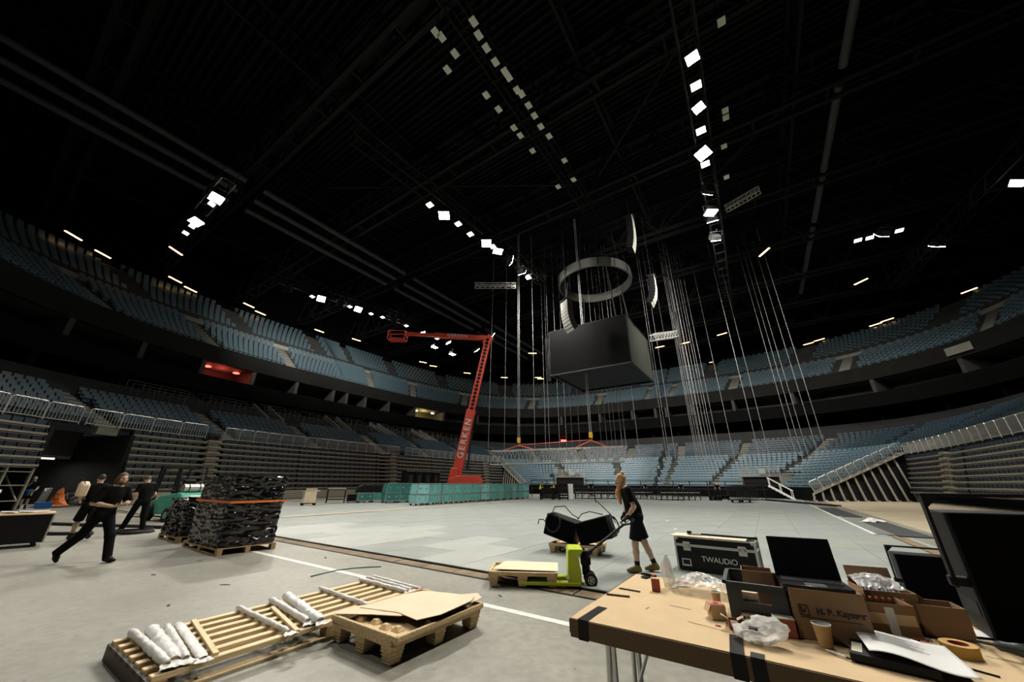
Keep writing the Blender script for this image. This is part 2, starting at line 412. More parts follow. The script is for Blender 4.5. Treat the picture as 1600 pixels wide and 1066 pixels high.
# ================================================================ BOWL
AC, BC = 30.0, -13.5
def sgp(x, e): return math.copysign(abs(x) ** e, x)
def ring_pt(th, A, B, pn, pf):
    c, s_ = math.cos(th), math.sin(th); p = pf if c > 0 else pn
    return AC + A * sgp(c, 2 / p), BC + B * sgp(s_, 2 / p)
_ths = [2 * PI * i / 6000 for i in range(6001)]
_pts = [ring_pt(t, 36, 27, 3, 5) for t in _ths]
_cum = [0.0]
for i in range(6000): _cum.append(_cum[-1] + math.hypot(_pts[i + 1][0] - _pts[i][0], _pts[i + 1][1] - _pts[i][1]))
PER = _cum[-1]
import bisect
def TH(s_):
    s_ %= PER; i = min(max(bisect.bisect_right(_cum, s_) - 1, 0), 5999)
    return _ths[i] + (_ths[i + 1] - _ths[i]) * (s_ - _cum[i]) / max(_cum[i + 1] - _cum[i], 1e-9)
RINGS = {   # A, B, near exponent, far exponent, height
    'front': (28.0, 18.0, 3, 5, .9), 'L': (36, 27, 3, 5, 5.0), 'T1': (40, 32.5, 3, 4.6, 7.6), 'T2': (41.5, 36.5, 3, 4.2, 9.6),
    'F': (40, 39, 3, 3.2, 16.2), 'AI': (46.5, 42.5, 3, 3.2, 20.0), 'TOP': (54, 48.5, 3, 3.2, 25.2)}
def rp(s_, ring, ring2=None, t=0.0):
    q = RINGS[ring]
    if ring2: q2 = RINGS[ring2]; q = [q[i] + (q2[i] - q[i]) * t for i in range(5)]
    a, b = ring_pt(TH(s_), *q[:4]); return W(a, b, q[4])
def s_at(side, a):                          # arc position on L where it passes a on the given side
    u = (a - AC) / 36.0
    p = 5 if u > 0 else 3
    c = math.copysign(abs(u) ** (p / 2), u); th = math.acos(max(-1, min(1, c)))
    th = th if side > 0 else 2 * PI - th
    return float(np.interp(th, _ths, _cum))
SL0, SL1 = s_at(-1, 6.3), s_at(-1, 55.5)    # left stand: SL1 < SL0
SR0, SR1 = s_at(1, 22.0), s_at(1, 54.0)
CENTRE = W(AC, BC, 0)

def offs(s_, ring, d, z, ring2=None, t=0):      # a point moved outwards by d along the local normal
    p = rp(s_, ring, ring2, t); q = rp(s_ + .3, ring, ring2, t); r_ = rp(s_ - .3, ring, ring2, t)
    tg = (q - r_); tg.z = 0; tg.normalize(); n = Vector((tg.y, -tg.x, 0))
    c = CENTRE - p; c.z = 0
    if n.dot(c) > 0: n = -n
    v = p + n * d; v.z = z; return v, n

def ring_strip(profile, name, m, parent=None, n=260, s0=0, s1=None):
    """sweep a list of (ring, ring2, t, offset, z) around the bowl"""
    s1 = PER if s1 is None else s1
    mb = MB(); k = len(profile); closed = abs((s1 - s0) - PER) < 1e-6
    N = n if closed else n + 1
    for i in range(N):
        s_ = s0 + (s1 - s0) * i / n
        for (r1, r2, t, d, z) in profile: mb.v.append(tuple(offs(s_, r1, d, z, r2, t)[0]))
    for i in range(n):
        i2 = (i + 1) % N
        for j in range(k - 1): mb.f.append((i * k + j, i2 * k + j, i2 * k + j + 1, i * k + j + 1))
    return mb.build(name, m, parent, fix=False)

# tiers: stepped decks
def tier_profile(r1, r2, rows, z0, z1):
    pr = []
    for k in range(rows):
        z = z0 + (z1 - z0) * k / (rows - 1) if rows > 1 else z0
        pr.append((r1, r2, k / rows, 0, z)); pr.append((r1, r2, (k + 1) / rows, 0, z))
    return pr
ROWS_T1, ROWS_T2, ROWS_U1, ROWS_U2 = 8, 6, 11, 12
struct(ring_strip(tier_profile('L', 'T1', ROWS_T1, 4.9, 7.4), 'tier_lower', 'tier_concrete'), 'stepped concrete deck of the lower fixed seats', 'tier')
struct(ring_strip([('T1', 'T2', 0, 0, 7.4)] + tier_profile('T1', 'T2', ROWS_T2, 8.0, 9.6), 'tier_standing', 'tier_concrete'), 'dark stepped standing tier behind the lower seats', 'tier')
struct(ring_strip([('T2', None, 0, 0, 9.6), ('T2', None, 0, 3.5, 9.6), ('T2', None, 0, 3.5, 11.0), ('F', None, 0, .2, 11.0)], 'wall_concourse', 'fascia_dark'), 'dark concourse wall behind the standing tier', 'wall')
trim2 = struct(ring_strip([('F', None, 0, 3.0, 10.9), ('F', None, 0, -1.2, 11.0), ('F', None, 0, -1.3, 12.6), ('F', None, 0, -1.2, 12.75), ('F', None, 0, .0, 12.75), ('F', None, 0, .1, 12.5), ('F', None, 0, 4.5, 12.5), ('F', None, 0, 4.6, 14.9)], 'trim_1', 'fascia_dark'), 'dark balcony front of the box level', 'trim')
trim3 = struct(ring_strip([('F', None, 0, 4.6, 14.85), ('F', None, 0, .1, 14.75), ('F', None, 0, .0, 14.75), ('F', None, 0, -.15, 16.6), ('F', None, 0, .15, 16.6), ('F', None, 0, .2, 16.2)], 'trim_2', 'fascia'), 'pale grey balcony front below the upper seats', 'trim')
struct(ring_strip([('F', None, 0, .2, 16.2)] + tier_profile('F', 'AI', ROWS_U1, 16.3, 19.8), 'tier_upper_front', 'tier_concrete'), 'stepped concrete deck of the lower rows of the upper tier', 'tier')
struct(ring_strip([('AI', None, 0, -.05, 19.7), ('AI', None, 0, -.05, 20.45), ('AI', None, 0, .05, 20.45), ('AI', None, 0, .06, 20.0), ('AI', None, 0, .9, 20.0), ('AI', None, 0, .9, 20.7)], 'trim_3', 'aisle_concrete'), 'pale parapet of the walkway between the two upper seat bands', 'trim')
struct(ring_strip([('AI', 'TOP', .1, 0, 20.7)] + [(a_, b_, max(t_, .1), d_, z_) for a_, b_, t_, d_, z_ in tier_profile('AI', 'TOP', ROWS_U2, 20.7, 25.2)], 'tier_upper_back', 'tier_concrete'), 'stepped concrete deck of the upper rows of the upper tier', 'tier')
struct(ring_strip([('TOP', None, 0, .0, 25.1), ('TOP', None, 0, .02, 26.3), ('TOP', None, 0, .12, 26.3), ('TOP', None, 0, 5, 26.2), ('TOP', None, 0, 5, 34)], 'wall_outer', 'roof_dark'), 'black outer wall of the hall above the seats', 'wall')

# box partitions and back walls of the suites, every few metres
boxes = []
nbox = 44
part_me = None
for k in range(nbox):
    s_ = PER * (k + .5) / nbox
    for lvl, (z0, z1, d0, d1) in enumerate(((12.5, 14.85, .1, 4.5), (9.6, 11.0, 0, 3.4))):
        p0, n = offs(s_, 'F' if lvl == 0 else 'T2', d0, z0); p1, _ = offs(s_, 'F' if lvl == 0 else 'T2', d1, z0)
        if part_me is None or True:
            t = Vector((n.y, -n.x, 0)) * .22
            MB().hexa([p0 - t, p0 + t, p1 + t, p1 - t] + [q + Vector((0, 0, z1 - z0)) for q in (p0 - t, p0 + t, p1 + t, p1 - t)]).build('box_partition', 'suite_wall' if lvl == 0 else 'fascia_dark', trim2)
# pale ceilings of the suites
ring_strip([('F', None, 0, .25, 14.7), ('F', None, 0, 4.4, 14.7)], 'box_ceiling', 'suite_wall', trim3)
ring_strip([('F', None, 0, 4.4, 12.6), ('F', None, 0, 4.35, 14.7)], 'box_back_wall', 'suite_wall', trim2)
# handrail on the box balcony
def rail_ring(name, ring, d, z, parent, m='galv', s0=0, s1=None, n=200, r=.03, posts=2.0, ph=.5):
    s1 = PER if s1 is None else s1
    pts = [offs(s0 + (s1 - s0) * i / n, ring, d, z)[0] for i in range(n + 1)]
    mb = MB().tube(pts, r, 5)
    k = int((s1 - s0) / posts)
    for i in range(k + 1):
        p = offs(s0 + (s1 - s0) * i / k, ring, d, z)[0]; mb.bar(p - Vector((0, 0, ph)), p, r * 1.6)
    return mb.build(name, m, parent)
sv0, sv1 = s_at(-1, -2) , s_at(1, 10)
rail_ring('balcony_rail', 'F', -1.1, 13.05, trim2, s0=s_at(1, 5), s1=s_at(-1, -4), n=220, ph=.35)
rail_ring('balcony_rail', 'F', .3, 17.2, trim3, s0=s_at(1, 5), s1=s_at(-1, -4), n=220, ph=.8, m='duct_grey', r=.025)
rail_ring('balcony_rail', 'T2', .5, 10.6, trim2, s0=s_at(1, 5), s1=s_at(-1, -4), n=220, ph=1.0, m='duct_grey', r=.025)

# a suite lit red, one lit warm and small exit lights
def suite_light(name, label, s0, s1, m, power, col):
    t = thing(name, label, 'light', offs((s0 + s1) / 2, 'F', 2.2, 14.5)[0])
    for f_ in (.2, .75):
        p = offs(s0 + (s1 - s0) * f_, 'F', 1.6, 14.45)[0]; MB().box(p, (.5, .5, .14)).build('lamp_cover', m, t, world=True)
    ld = bpy.data.lights.new('suite_glow', 'POINT'); ld.energy = power; ld.color = col; ld.shadow_soft_size = .3
    lo = bpy.data.objects.new('suite_glow', ld); COL.objects.link(lo); lo.parent = t; lo.location = (0, 0, -.6)
kk = s_at(-1, 17.2)
def box_span(s_):
    k = math.floor(s_ / PER * nbox - .5); return PER * (k + .5) / nbox, PER * (k + 1.5) / nbox
def s_of_ringF(a, side):                    # arc position whose point on ring F lies at a on that side
    best = None
    for i in range(0, 6000, 4):
        q = ring_pt(_ths[i], *RINGS['F'][:4])
        if (q[1] - BC) * side > 0:
            d = abs(q[0] - a)
            if best is None or d < best[0]: best = (d, _cum[i])
    return best[1]
b0, b1 = box_span(s_of_ringF(12.6, -1)); suite_light('suite_lamp', 'red lamp glowing in a box below the upper tier, above the stacked seats', b0, b1, 'red_glow', 170, (1, .12, .08))
b0, b1 = box_span(s_of_ringF(45.5, -1)); suite_light('suite_lamp', 'yellow lamp lighting a box behind the red boom lift', b0, b1, 'lamp_dim', 300, (1, .75, .25))
sgn = thing('exit_sign', 'small red sign glowing on the dark concourse beside the hanging ropes', 'sign', offs(s_at(-1, 65.2), 'T2', 3.2, 10.3)[0])
MB().box((0, 0, 0), (1.6, 1.6, .35)).build('sign_panel', 'red_glow', sgn)
# pale signs on the upper fascia
for a_, side, w_ in ((58, 1, 2.6), (50.5, 1, 2.2), (40, -1, 0)):
    if not w_: continue
    s_ = s_of_ringF(a_, side); p, n = offs(s_, 'F', -.25, 15.6); t = Vector((n.y, -n.x, 0))
    o = thing('fascia_banner', 'pale blank banner on the upper balcony front, ' + ('nearer the hanging ropes' if a_ > 55 else 'farther from the hanging ropes'), 'banner', p)
    q = [p + t * (w_ / 2) * sx + Vector((0, 0, dz)) - n * dd for dd in (0, .05) for sx, dz in ((-1, -.45), (1, -.45), (1, .45), (-1, .45))]
    MB().hexa(q).build('panel', 'aisle_concrete', o, world=True)
# stair aisles in the upper tier and the lower tier
def aisles(name, r1, r2, z0, z1, n_all, rows, m, width, t0=0.0, phase=0.0):
    for k in range(n_all):
        s_ = PER * (k + phase) / n_all
        mb = MB()
        for j in range(rows * 2):
            t = t0 + (1 - t0) * j / (rows * 2); t2 = t0 + (1 - t0) * (j + 1) / (rows * 2)
            p0, n = offs(s_, r1, 0, z0 + (z1 - z0) * (j + .5) / (rows * 2), r2, t); p1, _ = offs(s_, r1, 0, p0.z, r2, t2)
            tg = Vector((n.y, -n.x, 0)) * width / 2
            mb.hexa([p0 - tg - Vector((0, 0, .4)), p0 + tg - Vector((0, 0, .4)), p1 + tg - Vector((0, 0, .4)), p1 - tg - Vector((0, 0, .4)), p0 - tg + Vector((0, 0, .12)), p0 + tg + Vector((0, 0, .12)), p1 + tg + Vector((0, 0, .12)), p1 - tg + Vector((0, 0, .12))])
        yield s_, mb
NA = 26
up_f = bpy.data.objects['tier_upper_front']; up_b = bpy.data.objects['tier_upper_back']; low = bpy.data.objects['tier_lower']
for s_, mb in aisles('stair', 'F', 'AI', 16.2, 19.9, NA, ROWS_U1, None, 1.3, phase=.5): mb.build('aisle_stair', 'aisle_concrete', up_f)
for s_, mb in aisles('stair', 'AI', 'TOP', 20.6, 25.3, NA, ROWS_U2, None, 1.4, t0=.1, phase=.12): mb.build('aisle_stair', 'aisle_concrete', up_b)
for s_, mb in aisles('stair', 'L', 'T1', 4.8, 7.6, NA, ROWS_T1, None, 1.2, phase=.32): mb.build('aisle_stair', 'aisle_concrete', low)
# vomitory cheeks: pale side walls cutting into the standing tier of the left stand
st2 = bpy.data.objects['tier_standing']
for a_ in (19.5, 27.5, 35.5, 43.5):
    for dlt in (0, 1.5):
        s_ = s_at(-1, a_ + dlt); p0, n = offs(s_, 'T1', -.1, 7.4); p1, _ = offs(s_, 'T2', 0, 7.4); t = Vector((n.y, -n.x, 0)) * .08
        p0b = p0.copy(); p0b.z = 8.3; p1b = p1.copy(); p1b.z = 10.4
        MB().hexa([p0 - t, p0 + t, p1 + t, p1 - t, p0b - t, p0b + t, p1b + t, p1b - t]).build('vomitory_cheek', 'aisle_concrete', st2)
# standing rails: rows of steel rails on the standing tier
for r_ in range(3):
    for q in range(9):
        a0 = 9.5 + q * 4.9; pts = []
        t = .2 + r_ * .3
        for i in range(9):
            s_ = s_at(-1, a0 + 4.2 * i / 8); pts.append(offs(s_, 'T1', 0, 8.0 + 1.6 * t + .95, 'T2', t)[0])
        pts = [pts[0] - Vector((0, 0, .9))] + pts + [pts[-1] - Vector((0, 0, .9))]
        mb = MB().tube(pts, .03, 5)
        for i in (3, 5, 7): mb.bar(pts[i], pts[i] - Vector((0, 0, .9)), .05)
        mb.build('standing_rail', 'rail_dim', st2)
# ---------------------------------------------------------------- seats
seat_mb = MB().box((0, .26, .45), (.42, .07, .20), (R(-10), 0, 0)).box((0, .20, .73), (.47, .05, .26), (R(-12), 0, 0)).box((0, .26, .3), (.05, .08, .6))
seat_me = seat_mb.mesh('stadium_seat', 'seat_lower'); seat_me2 = seat_mb.mesh('stadium_seat', 'seat_lit')
seat_v = np.array(seat_mb.v); seat_f = seat_mb.f
def seat_xf(p, n):                           # seat with its back outwards
    return math.atan2(n.y, n.x) - PI / 2
all_seats = {'upper': [], 'lower': [], 'far': []}
def near_aisle(s_, phase, half):
    d = (s_ / PER * NA - phase) % 1.0; d = min(d, 1 - d); return d * PER / NA < half
def rows_of(r1, r2, rows, z0, z1, s0, s1, step, phase, half, key, t0=0.0, skip=None):
    for k in range(rows):
        t = t0 + (1 - t0) * (k + .5) / rows; z = z0 + (z1 - z0) * k / (rows - 1)
        n_ = int((s1 - s0) / step)
        for i in range(n_):
            s_ = s0 + (i + .5 + (k * .37) % 1.0) * step
            if near_aisle(s_ % PER, phase, half): continue
            p, n = offs(s_, r1, 0, z, r2, t)
            if skip and skip(p): continue
            all_seats[key].append((p, seat_xf(p, n)))
sN, sF = s_at(1, 8), s_at(-1, -3)            # visible stretch, running through the far end: from the right side (sN) backwards ...
S_FROM, S_TO = sF - PER, sN                  # ... round the far end to the left side
rows_of('F', 'AI', ROWS_U1, 16.35, 19.85, S_FROM, S_TO, .52, .5, .75, 'upper')
rows_of('AI', 'TOP', ROWS_U2, 20.75, 25.25, S_FROM, S_TO, .50, .12, .85, 'upper', t0=.1)
rows_of('L', 'T1', ROWS_T1, 4.9, 7.4, S_FROM, S_TO, .53, .32, .7, 'lower')
# extended stand at the far end
ROWS_X = 12
sx0, sx1 = s_at(-1, 55.6) - PER, s_at(1, 54.2)
x_aisle = [sx0 + (sx1 - sx0) * f_ for f_ in (.18, .36, .52, .66, .80)]
for k in range(ROWS_X):
    t = k / ROWS_X; z = .9 + 4.0 * k / (ROWS_X - 1)
    n_ = int((sx1 - sx0) / .62)
    for i in range(n_):
        s_ = sx0 + (i + .5 + (k * .37) % 1.0) * .62
        if any(abs(s_ - x) < .75 for x in x_aisle): continue
        p, n = offs(s_, 'front', .45, z, 'L', t)
        if k < 5 and (abs(s_ - x_aisle[0]) < 3.2 or abs(s_ - x_aisle[4]) < 2.6): continue
        all_seats['far'].append((p, seat_xf(p, n)))
cand = [(c[0].length + (0 if k != 'upper' else 100), k, i) for k in ('lower', 'far') for i, c in enumerate(all_seats[k]) if c[0].y > 8 and c[0].x > -1.25 * c[0].y]
cand.sort(); chosen = {(k, i) for _, k, i in cand[:300]}
def joined(lst, name, label):
    n = len(lst); V = np.empty((n, len(seat_v), 3))
    for j, (p, rz) in enumerate(lst):
        c, s_ = math.cos(rz), math.sin(rz)
        V[j, :, 0] = seat_v[:, 0] * c - seat_v[:, 1] * s_ + p.x; V[j, :, 1] = seat_v[:, 0] * s_ + seat_v[:, 1] * c + p.y; V[j, :, 2] = seat_v[:, 2] + p.z
    nv = len(seat_v); F = [tuple(i + j * nv for i in f) for j in range(n) for f in seat_f]
    me = bpy.data.meshes.new(name); me.from_pydata(V.reshape(-1, 3).tolist(), [], F); me.materials.append(MATS['seat_lower' if 'lower fixed' in label else 'seat_lit' if 'extended' in label else 'seat_blue']); me.update()
    o = bpy.data.objects.new(name, me); COL.objects.link(o); tag(o, label, 'seats', kind='stuff'); return o
for k, lab in (('upper', 'blue plastic seats in long rows on the upper tier'), ('lower', 'blue plastic seats of the lower fixed tier farther from the camera'), ('far', 'blue seats of the extended stand at the far end, toned as if lit')):
    joined([c for i, c in enumerate(all_seats[k]) if (k, i) not in chosen], 'stadium_seating', lab)
for _, k, i in cand[:300]:
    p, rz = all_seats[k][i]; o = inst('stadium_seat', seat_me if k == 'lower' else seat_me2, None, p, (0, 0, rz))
    tag(o, 'blue plastic stadium seat in the lower tier behind the barrier rail', 'seat', 'blue seats of the lower tier')

# ---------------------------------------------------------------- stacked (retracted) seat banks
fold_me = MB().box((0, 0, 0), (.50, .10, .24)).box((0, -.03, -.14), (.44, .06, .05)).mesh('folded_seat', 'seat_navy')
step_me = MB().box((0, 0, 0), (.95, .5, .16)).box((0, .1, -.2), (.8, .3, .22)).mesh('aisle_step', 'bank_beam')
def bank(label, s0, s1, rows, z0, dz, step_at=None, lean=.09, kick=True, group='stacked seat banks along the side stands', seat_m=None, base_posts=False):
    mid = rp((s0 + s1) / 2, 'L'); mid.z = 0
    t = thing('stacked_seat_bank', label, 'seating', mid, 0, group)
    n = max(3, int(abs(s1 - s0) / 1.2)); L = abs(s1 - s0)
    for k in range(rows):
        z = z0 + dz * k; d = -.9 + lean * k
        mb = MB()
        P = [offs(s0 + (s1 - s0) * i / n, 'L', d, z) for i in range(n + 1)]
        for i in range(n): mb.bar(P[i][0], P[i + 1][0], .22, .11); mb.bar(P[i][0] - Vector((0, 0, .11)) + P[i][1] * .05, P[i + 1][0] - Vector((0, 0, .11)) + P[i + 1][1] * .05, .10, .05)
        mb.build('row_beam', 'bank_beam', t, world=True)
        m_ = int(L / .58)
        for i in range(m_):
            s_ = s0 + (s1 - s0) * (i + .5) / m_
            if step_at is not None and abs(abs(s_ - s0) - step_at) < .7: continue
            p, nn = offs(s_, 'L', d + .16, z + dz * .5 + .02); q = p - mid
            inst('folded_seat', fold_me, t, q, (0, 0, math.atan2(nn.y, nn.x) - PI / 2))
        if step_at is not None:
            p, nn = offs(s0 + math.copysign(step_at, s1 - s0), 'L', d - .05, z + .1); inst('aisle_step', step_me, t, p - mid, (0, 0, math.atan2(nn.y, nn.x) - PI / 2))
    mb = MB()
    P = [offs(s0 + (s1 - s0) * i / n, 'L', 0, 0)[0] for i in range(n + 1)]
    zb = .05 if kick else z0 - .1
    for i in range(n): mb.add([P[i] + Vector((0, 0, zb)), P[i + 1] + Vector((0, 0, zb)), P[i + 1] + Vector((0, 0, 4.9)), P[i] + Vector((0, 0, 4.9))], [(0, 1, 2, 3)])
    mb.build('back_panel', 'black', t, world=True)
    if kick:
        mb = MB()
        P = [offs(s0 + (s1 - s0) * i / n, 'L', -.98, 0)[0] for i in range(n + 1)]
        for i in range(n): mb.bar(P[i] + Vector((0, 0, .42)), P[i + 1] + Vector((0, 0, .42)), .06, .74)
        mb.build('kick_board', 'kick', t, world=True)
    if base_posts:
        mb = MB(); mb2 = MB()
        for i in range(0, n + 1):
            p0, nn = offs(s0 + (s1 - s0) * i / n, 'L', -.8, 0); p1, _ = offs(s0 + (s1 - s0) * i / n, 'L', .9, 0)
            mb.bar(p0, p0 + Vector((0, 0, z0)), .09); mb.bar(p1, p1 + Vector((0, 0, z0)), .09); mb.bar(p0 + Vector((0, 0, z0 * .15)), p1 + Vector((0, 0, z0 * .9)), .06)
            if i: 
                q0 = offs(s0 + (s1 - s0) * (i - 1) / n, 'L', -.8, 0)[0]
                for zz in (.5, z0 * .55, z0 * .85): mb2.bar(q0 + Vector((0, 0, zz)), p0 + Vector((0, 0, zz)), .06)
        mb.build('post_frame', 'bank_beam', t, world=True); mb2.build('cross_rail', 'bank_beam', t, world=True)
    # solid end cheeks
    for s_ in (s0, s1):
        p0, nn = offs(s_, 'L', -.95, z0 - .15); p1, _ = offs(s_, 'L', .2, z0 - .15); tt = Vector((nn.y, -nn.x, 0)) * .03
        up = Vector((0, 0, dz * rows)); back = nn * lean * rows
        MB().hexa([p0 - tt, p0 + tt, p1 + tt, p1 - tt, p0 - tt + up + back, p0 + tt + up + back, p1 + tt + up, p1 - tt + up]).build('end_cheek', 'steel_dark', t, world=True)
    return t
names = ['first', 'second', 'third', 'fourth', 'fifth', 'sixth']
cutsL = [6.6, 19.8, 29.5, 39.0, 47.5, 55.4]
for i in range(5):
    s0, s1 = s_at(-1, cutsL[i]) - .06, s_at(-1, cutsL[i + 1]) + .06
    bank(f'stacked rows of folded dark seats, {names[i]} bank beyond the tunnel opening', s0, s1, 9, .98, .46, step_at={0: 5.6, 2: 2.0, 4: 4.0}.get(i))
bank('raised bank of folded dark seats on steel posts at the photo\'s left edge', s_at(-1, 2.2), s_at(-1, -7), 6, 2.35, .44, kick=False, base_posts=True)
cutsR = [22, 32.5, 43, 53.6]
for i in range(3):
    s0, s1 = s_at(1, cutsR[i]) + .06, s_at(1, cutsR[i + 1]) - .06
    bank(f'stacked rows of folded dark seats on the right, {["third", "second", "first"][i]} bank from the sloping legs', s0, s1, 8, .9, .44, step_at={2: 3.0}.get(i), kick=False)

# barrier rails on top of the banks
def panel_mesh(wd, h=1.08, r=.034, bars=9, m='galv'):
    mb = MB(); c = .12
    loop = [(-wd / 2, 0, 0), (-wd / 2, 0, h - c), (-wd / 2 + c, 0, h), (wd / 2 - c, 0, h), (wd / 2, 0, h - c), (wd / 2, 0, 0)]
    mb.tube(loop, r, 6); mb.bar((-wd / 2, 0, .12), (wd / 2, 0, .12), r * 1.6)
    for i in range(bars):
        x = -wd / 2 + wd * (i + 1) / (bars + 1); mb.bar((x, 0, .12), (x, 0, h), .026)
    return mb.mesh('railing_panel', m)
pan_me = panel_mesh(1.82); pan_x = panel_mesh(1.02, bars=6)
def barrier(label, pts, me, group='barrier rails on top of the seat banks', lift=0):
    base = Vector(pts[len(pts) // 2]); t = thing('barrier_rail', label, 'railing', base, 0, group)
    for p, q in zip(pts[:-1], pts[1:]):
        c = (p + q) / 2; d = q - p
        o = inst('railing_panel', me, t, c - base, (0, -math.atan2(d.z, math.hypot(d.x, d.y)), math.atan2(d.y, d.x)))
        o.scale = ((d.length - .04) / (1.82 if me is pan_me else 1.02), 1, 1)
    return t
def rail_pts(side, a0, a1, step, d=-.15, z=4.95):
    s0, s1 = s_at(side, a0), s_at(side, a1); k = max(1, round(abs(s1 - s0) / step))
    return [offs(s0 + (s1 - s0) * i / k, 'L', d, z)[0] for i in range(k + 1)]
barrier('steel barrier rail above the raised seat bank at the photo\'s left edge', rail_pts(-1, -8, 3.6, 1.86), pan_me)
barrier('steel barrier rail above the tunnel opening and the first stacked seats', rail_pts(-1, 3.9, 11.2, 1.86), pan_me)
barrier('long steel barrier rail over the stacked seats behind the black wrapped load', rail_pts(-1, 12.6, 33, 1.3), pan_me)
barrier('steel barrier rail over the stacked seats behind the red boom lift', rail_pts(-1, 34, 56, 1.3), pan_me)
barrier('steel barrier rail over the stacked seats behind the big monitor speaker', rail_pts(1, 20, 54, 1.3, z=4.45), pan_me)

# extended stand: deck, legs and flank rails
xs = thing('extended_stand', 'extended grandstand of blue seats in a lit tone at the far end of the hall', 'grandstand', offs((sx0 + sx1) / 2, 'front', 0, 0)[0])
pr = [('front', 'L', 0, 0, .3)]
for k in range(ROWS_X):
    z = .9 + 4.0 * k / (ROWS_X - 1); pr += [('front', 'L', k / ROWS_X, 0, z), ('front', 'L', (k + 1) / ROWS_X, 0, z)]
o = ring_strip(pr, 'stepped_deck', 'tier_concrete', None, n=110, s0=sx0, s1=sx1)
o.parent = xs; o.matrix_parent_inverse = Matrix.Translation(xs.location).inverted()
o = ring_strip([('front', None, 0, -.05, 0), ('front', None, 0, -.06, 1.3)], 'front_wall', 'fascia_dark', None, n=110, s0=sx0, s1=sx1)
o.parent = xs; o.matrix_parent_inverse = Matrix.Translation(xs.location).inverted()
for x in x_aisle:
    for k in range(ROWS_X * 2):
        t = k / (ROWS_X * 2); p0, n = offs(x, 'front', 0, .75 + 4.0 * k / (ROWS_X * 2 - 1), 'L', t); p1, _ = offs(x, 'front', 0, p0.z, 'L', t + .5 / ROWS_X)
        tt = Vector((n.y, -n.x, 0)) * .6; h_ = Vector((0, 0, .3))
        MB().hexa([p0 - tt - h_, p0 + tt - h_, p1 + tt - h_, p1 - tt - h_, p0 - tt + h_ * .8, p0 + tt + h_ * .8, p1 + tt + h_ * .8, p1 - tt + h_ * .8]).build('stair_tread', 'aisle_concrete', xs, world=True)
for s_end, sg, nm in ((sx0, 1, 'left'), (sx1, -1, 'right')):
    pts = []
    for k in range(11):
        t = k / 10 * .98; z = .75 + 3.85 * k / 10
        p, n = offs(s_end, 'front', 0, z, 'L', t); tg = Vector((n.y, -n.x, 0)) * .12 * sg
        foot = p.copy(); foot.z = 0; knee = p.copy(); knee.z = max(.3, z - .5)
        MB().tube([foot + n * .9 * (z / 4.6) * 0, foot - n * .25 + Vector((0, 0, .12)), knee - n * .95 * (z / 4.6), p - n * 1.0 * (z / 4.6) - Vector((0, 0, .1)), p + Vector((0, 0, .02))], .10, 6).build('leg', 'bank_beam', xs, world=True)
        pts.append(p)
    for k in range(10):
        a_, b_ = pts[k], pts[k + 1]
        MB().bar(a_, b_, .12, .12).build('side_beam', 'bank_beam', xs, world=True)
    # black drape behind the legs
    mb = MB()
    for k in range(10):
        p, n = offs(s_end + sg * .5, 'front', 0, 0, 'L', k / 10); q, _ = offs(s_end + sg * .5, 'front', 0, 0, 'L', (k + 1) / 10)
        za = .8 + 3.9 * k / 10 - .15; zb = .8 + 3.9 * (k + 1) / 10 - .15
        mb.add([p, q, q + Vector((0, 0, zb)), p + Vector((0, 0, za))], [(0, 1, 2, 3)])
    mb.build('drape', 'black', xs, world=True)
    barrier(f'sloping steel barrier rail on the far stand flank {"beside the red boom lift" if nm == "left" else "above the row of sloping legs"}', [p + Vector((0, 0, .02)) for p in pts], pan_x, 'flank rails of the extended stand')
# vomitory portals in the extended stand: dark openings with pale surrounds and a rail on top
for x, lab in ((x_aisle[0], 'dark entrance portal in the far stand beside the workers in yellow vests'), (x_aisle[4], 'dark entrance portal in the far stand beside the white stairs')):
    p, n = offs(x, 'front', .2, 0); ang = math.atan2(n.y, n.x) - PI / 2
    t = thing('entrance_portal', lab, 'entrance', p, ang, 'portals of the far stand')
    MB().box((0, 1.2, 1.25), (4.4, 2.2, 2.3)).build('opening', 'black', t)
    for sx in (-1, 1): MB().box((sx * 2.35, 1.0, 1.25), (.25, 2.4, 2.5)).build('side_wall', 'aisle_concrete', t)
    MB().box((0, 1.0, 2.5), (5.0, 2.4, .14)).build('lintel', 'aisle_concrete', t)
    for k in range(4): inst('railing_panel', pan_x, t, (-1.8 + 1.2 * k, -.1, 2.55), (0, 0, 0), (1.15, 1, 1))
    MB().box((.4, -.15, 3.1), (.8, .03, .6)).build('sign', 'floor_pale', t)

# tunnel opening at the near corner: dark walls, drape and a pale lintel light
tun = thing('wall_tunnel', 'dark grey tunnel opening between the raised bank and the stacked seats', 'wall'); tun['kind'] = 'structure'
pA, nA = offs(s_at(-1, 2.4), 'L', -.5, 0); pB, nB = offs(s_at(-1, 6.4), 'L', -.5, 0)
for p, n in ((pA, nA), (pB, nB)):
    tt = Vector((n.y, -n.x, 0)) * .12; q = p + n * 13; u = Vector((0, 0, 4.6))
    MB().hexa([p - tt, p + tt, q + tt, q - tt, p - tt + u, p + tt + u, q + tt + u, q - tt + u]).build('side_wall', 'fascia', tun)
q0, q1 = pA + nA * 12.5, pB + nB * 12.5
MB().hexa([q0, q1, q1 + nB * .3, q0 + nA * .3] + [v + Vector((0, 0, 5)) for v in (q0, q1, q1 + nB * .3, q0 + nA * .3)]).build('back_wall', 'suite_wall', tun)
MB().hexa([v + Vector((0, 0, 3.0)) for v in (pA + nA * 5, pB + nB * 5, pB + nB * 5.3, pA + nA * 5.3)] + [v + Vector((0, 0, 3.18)) for v in (pA + nA * 5, pB + nB * 5, pB + nB * 5.3, pA + nA * 5.3)]).build('lintel', 'aisle_concrete', tun)
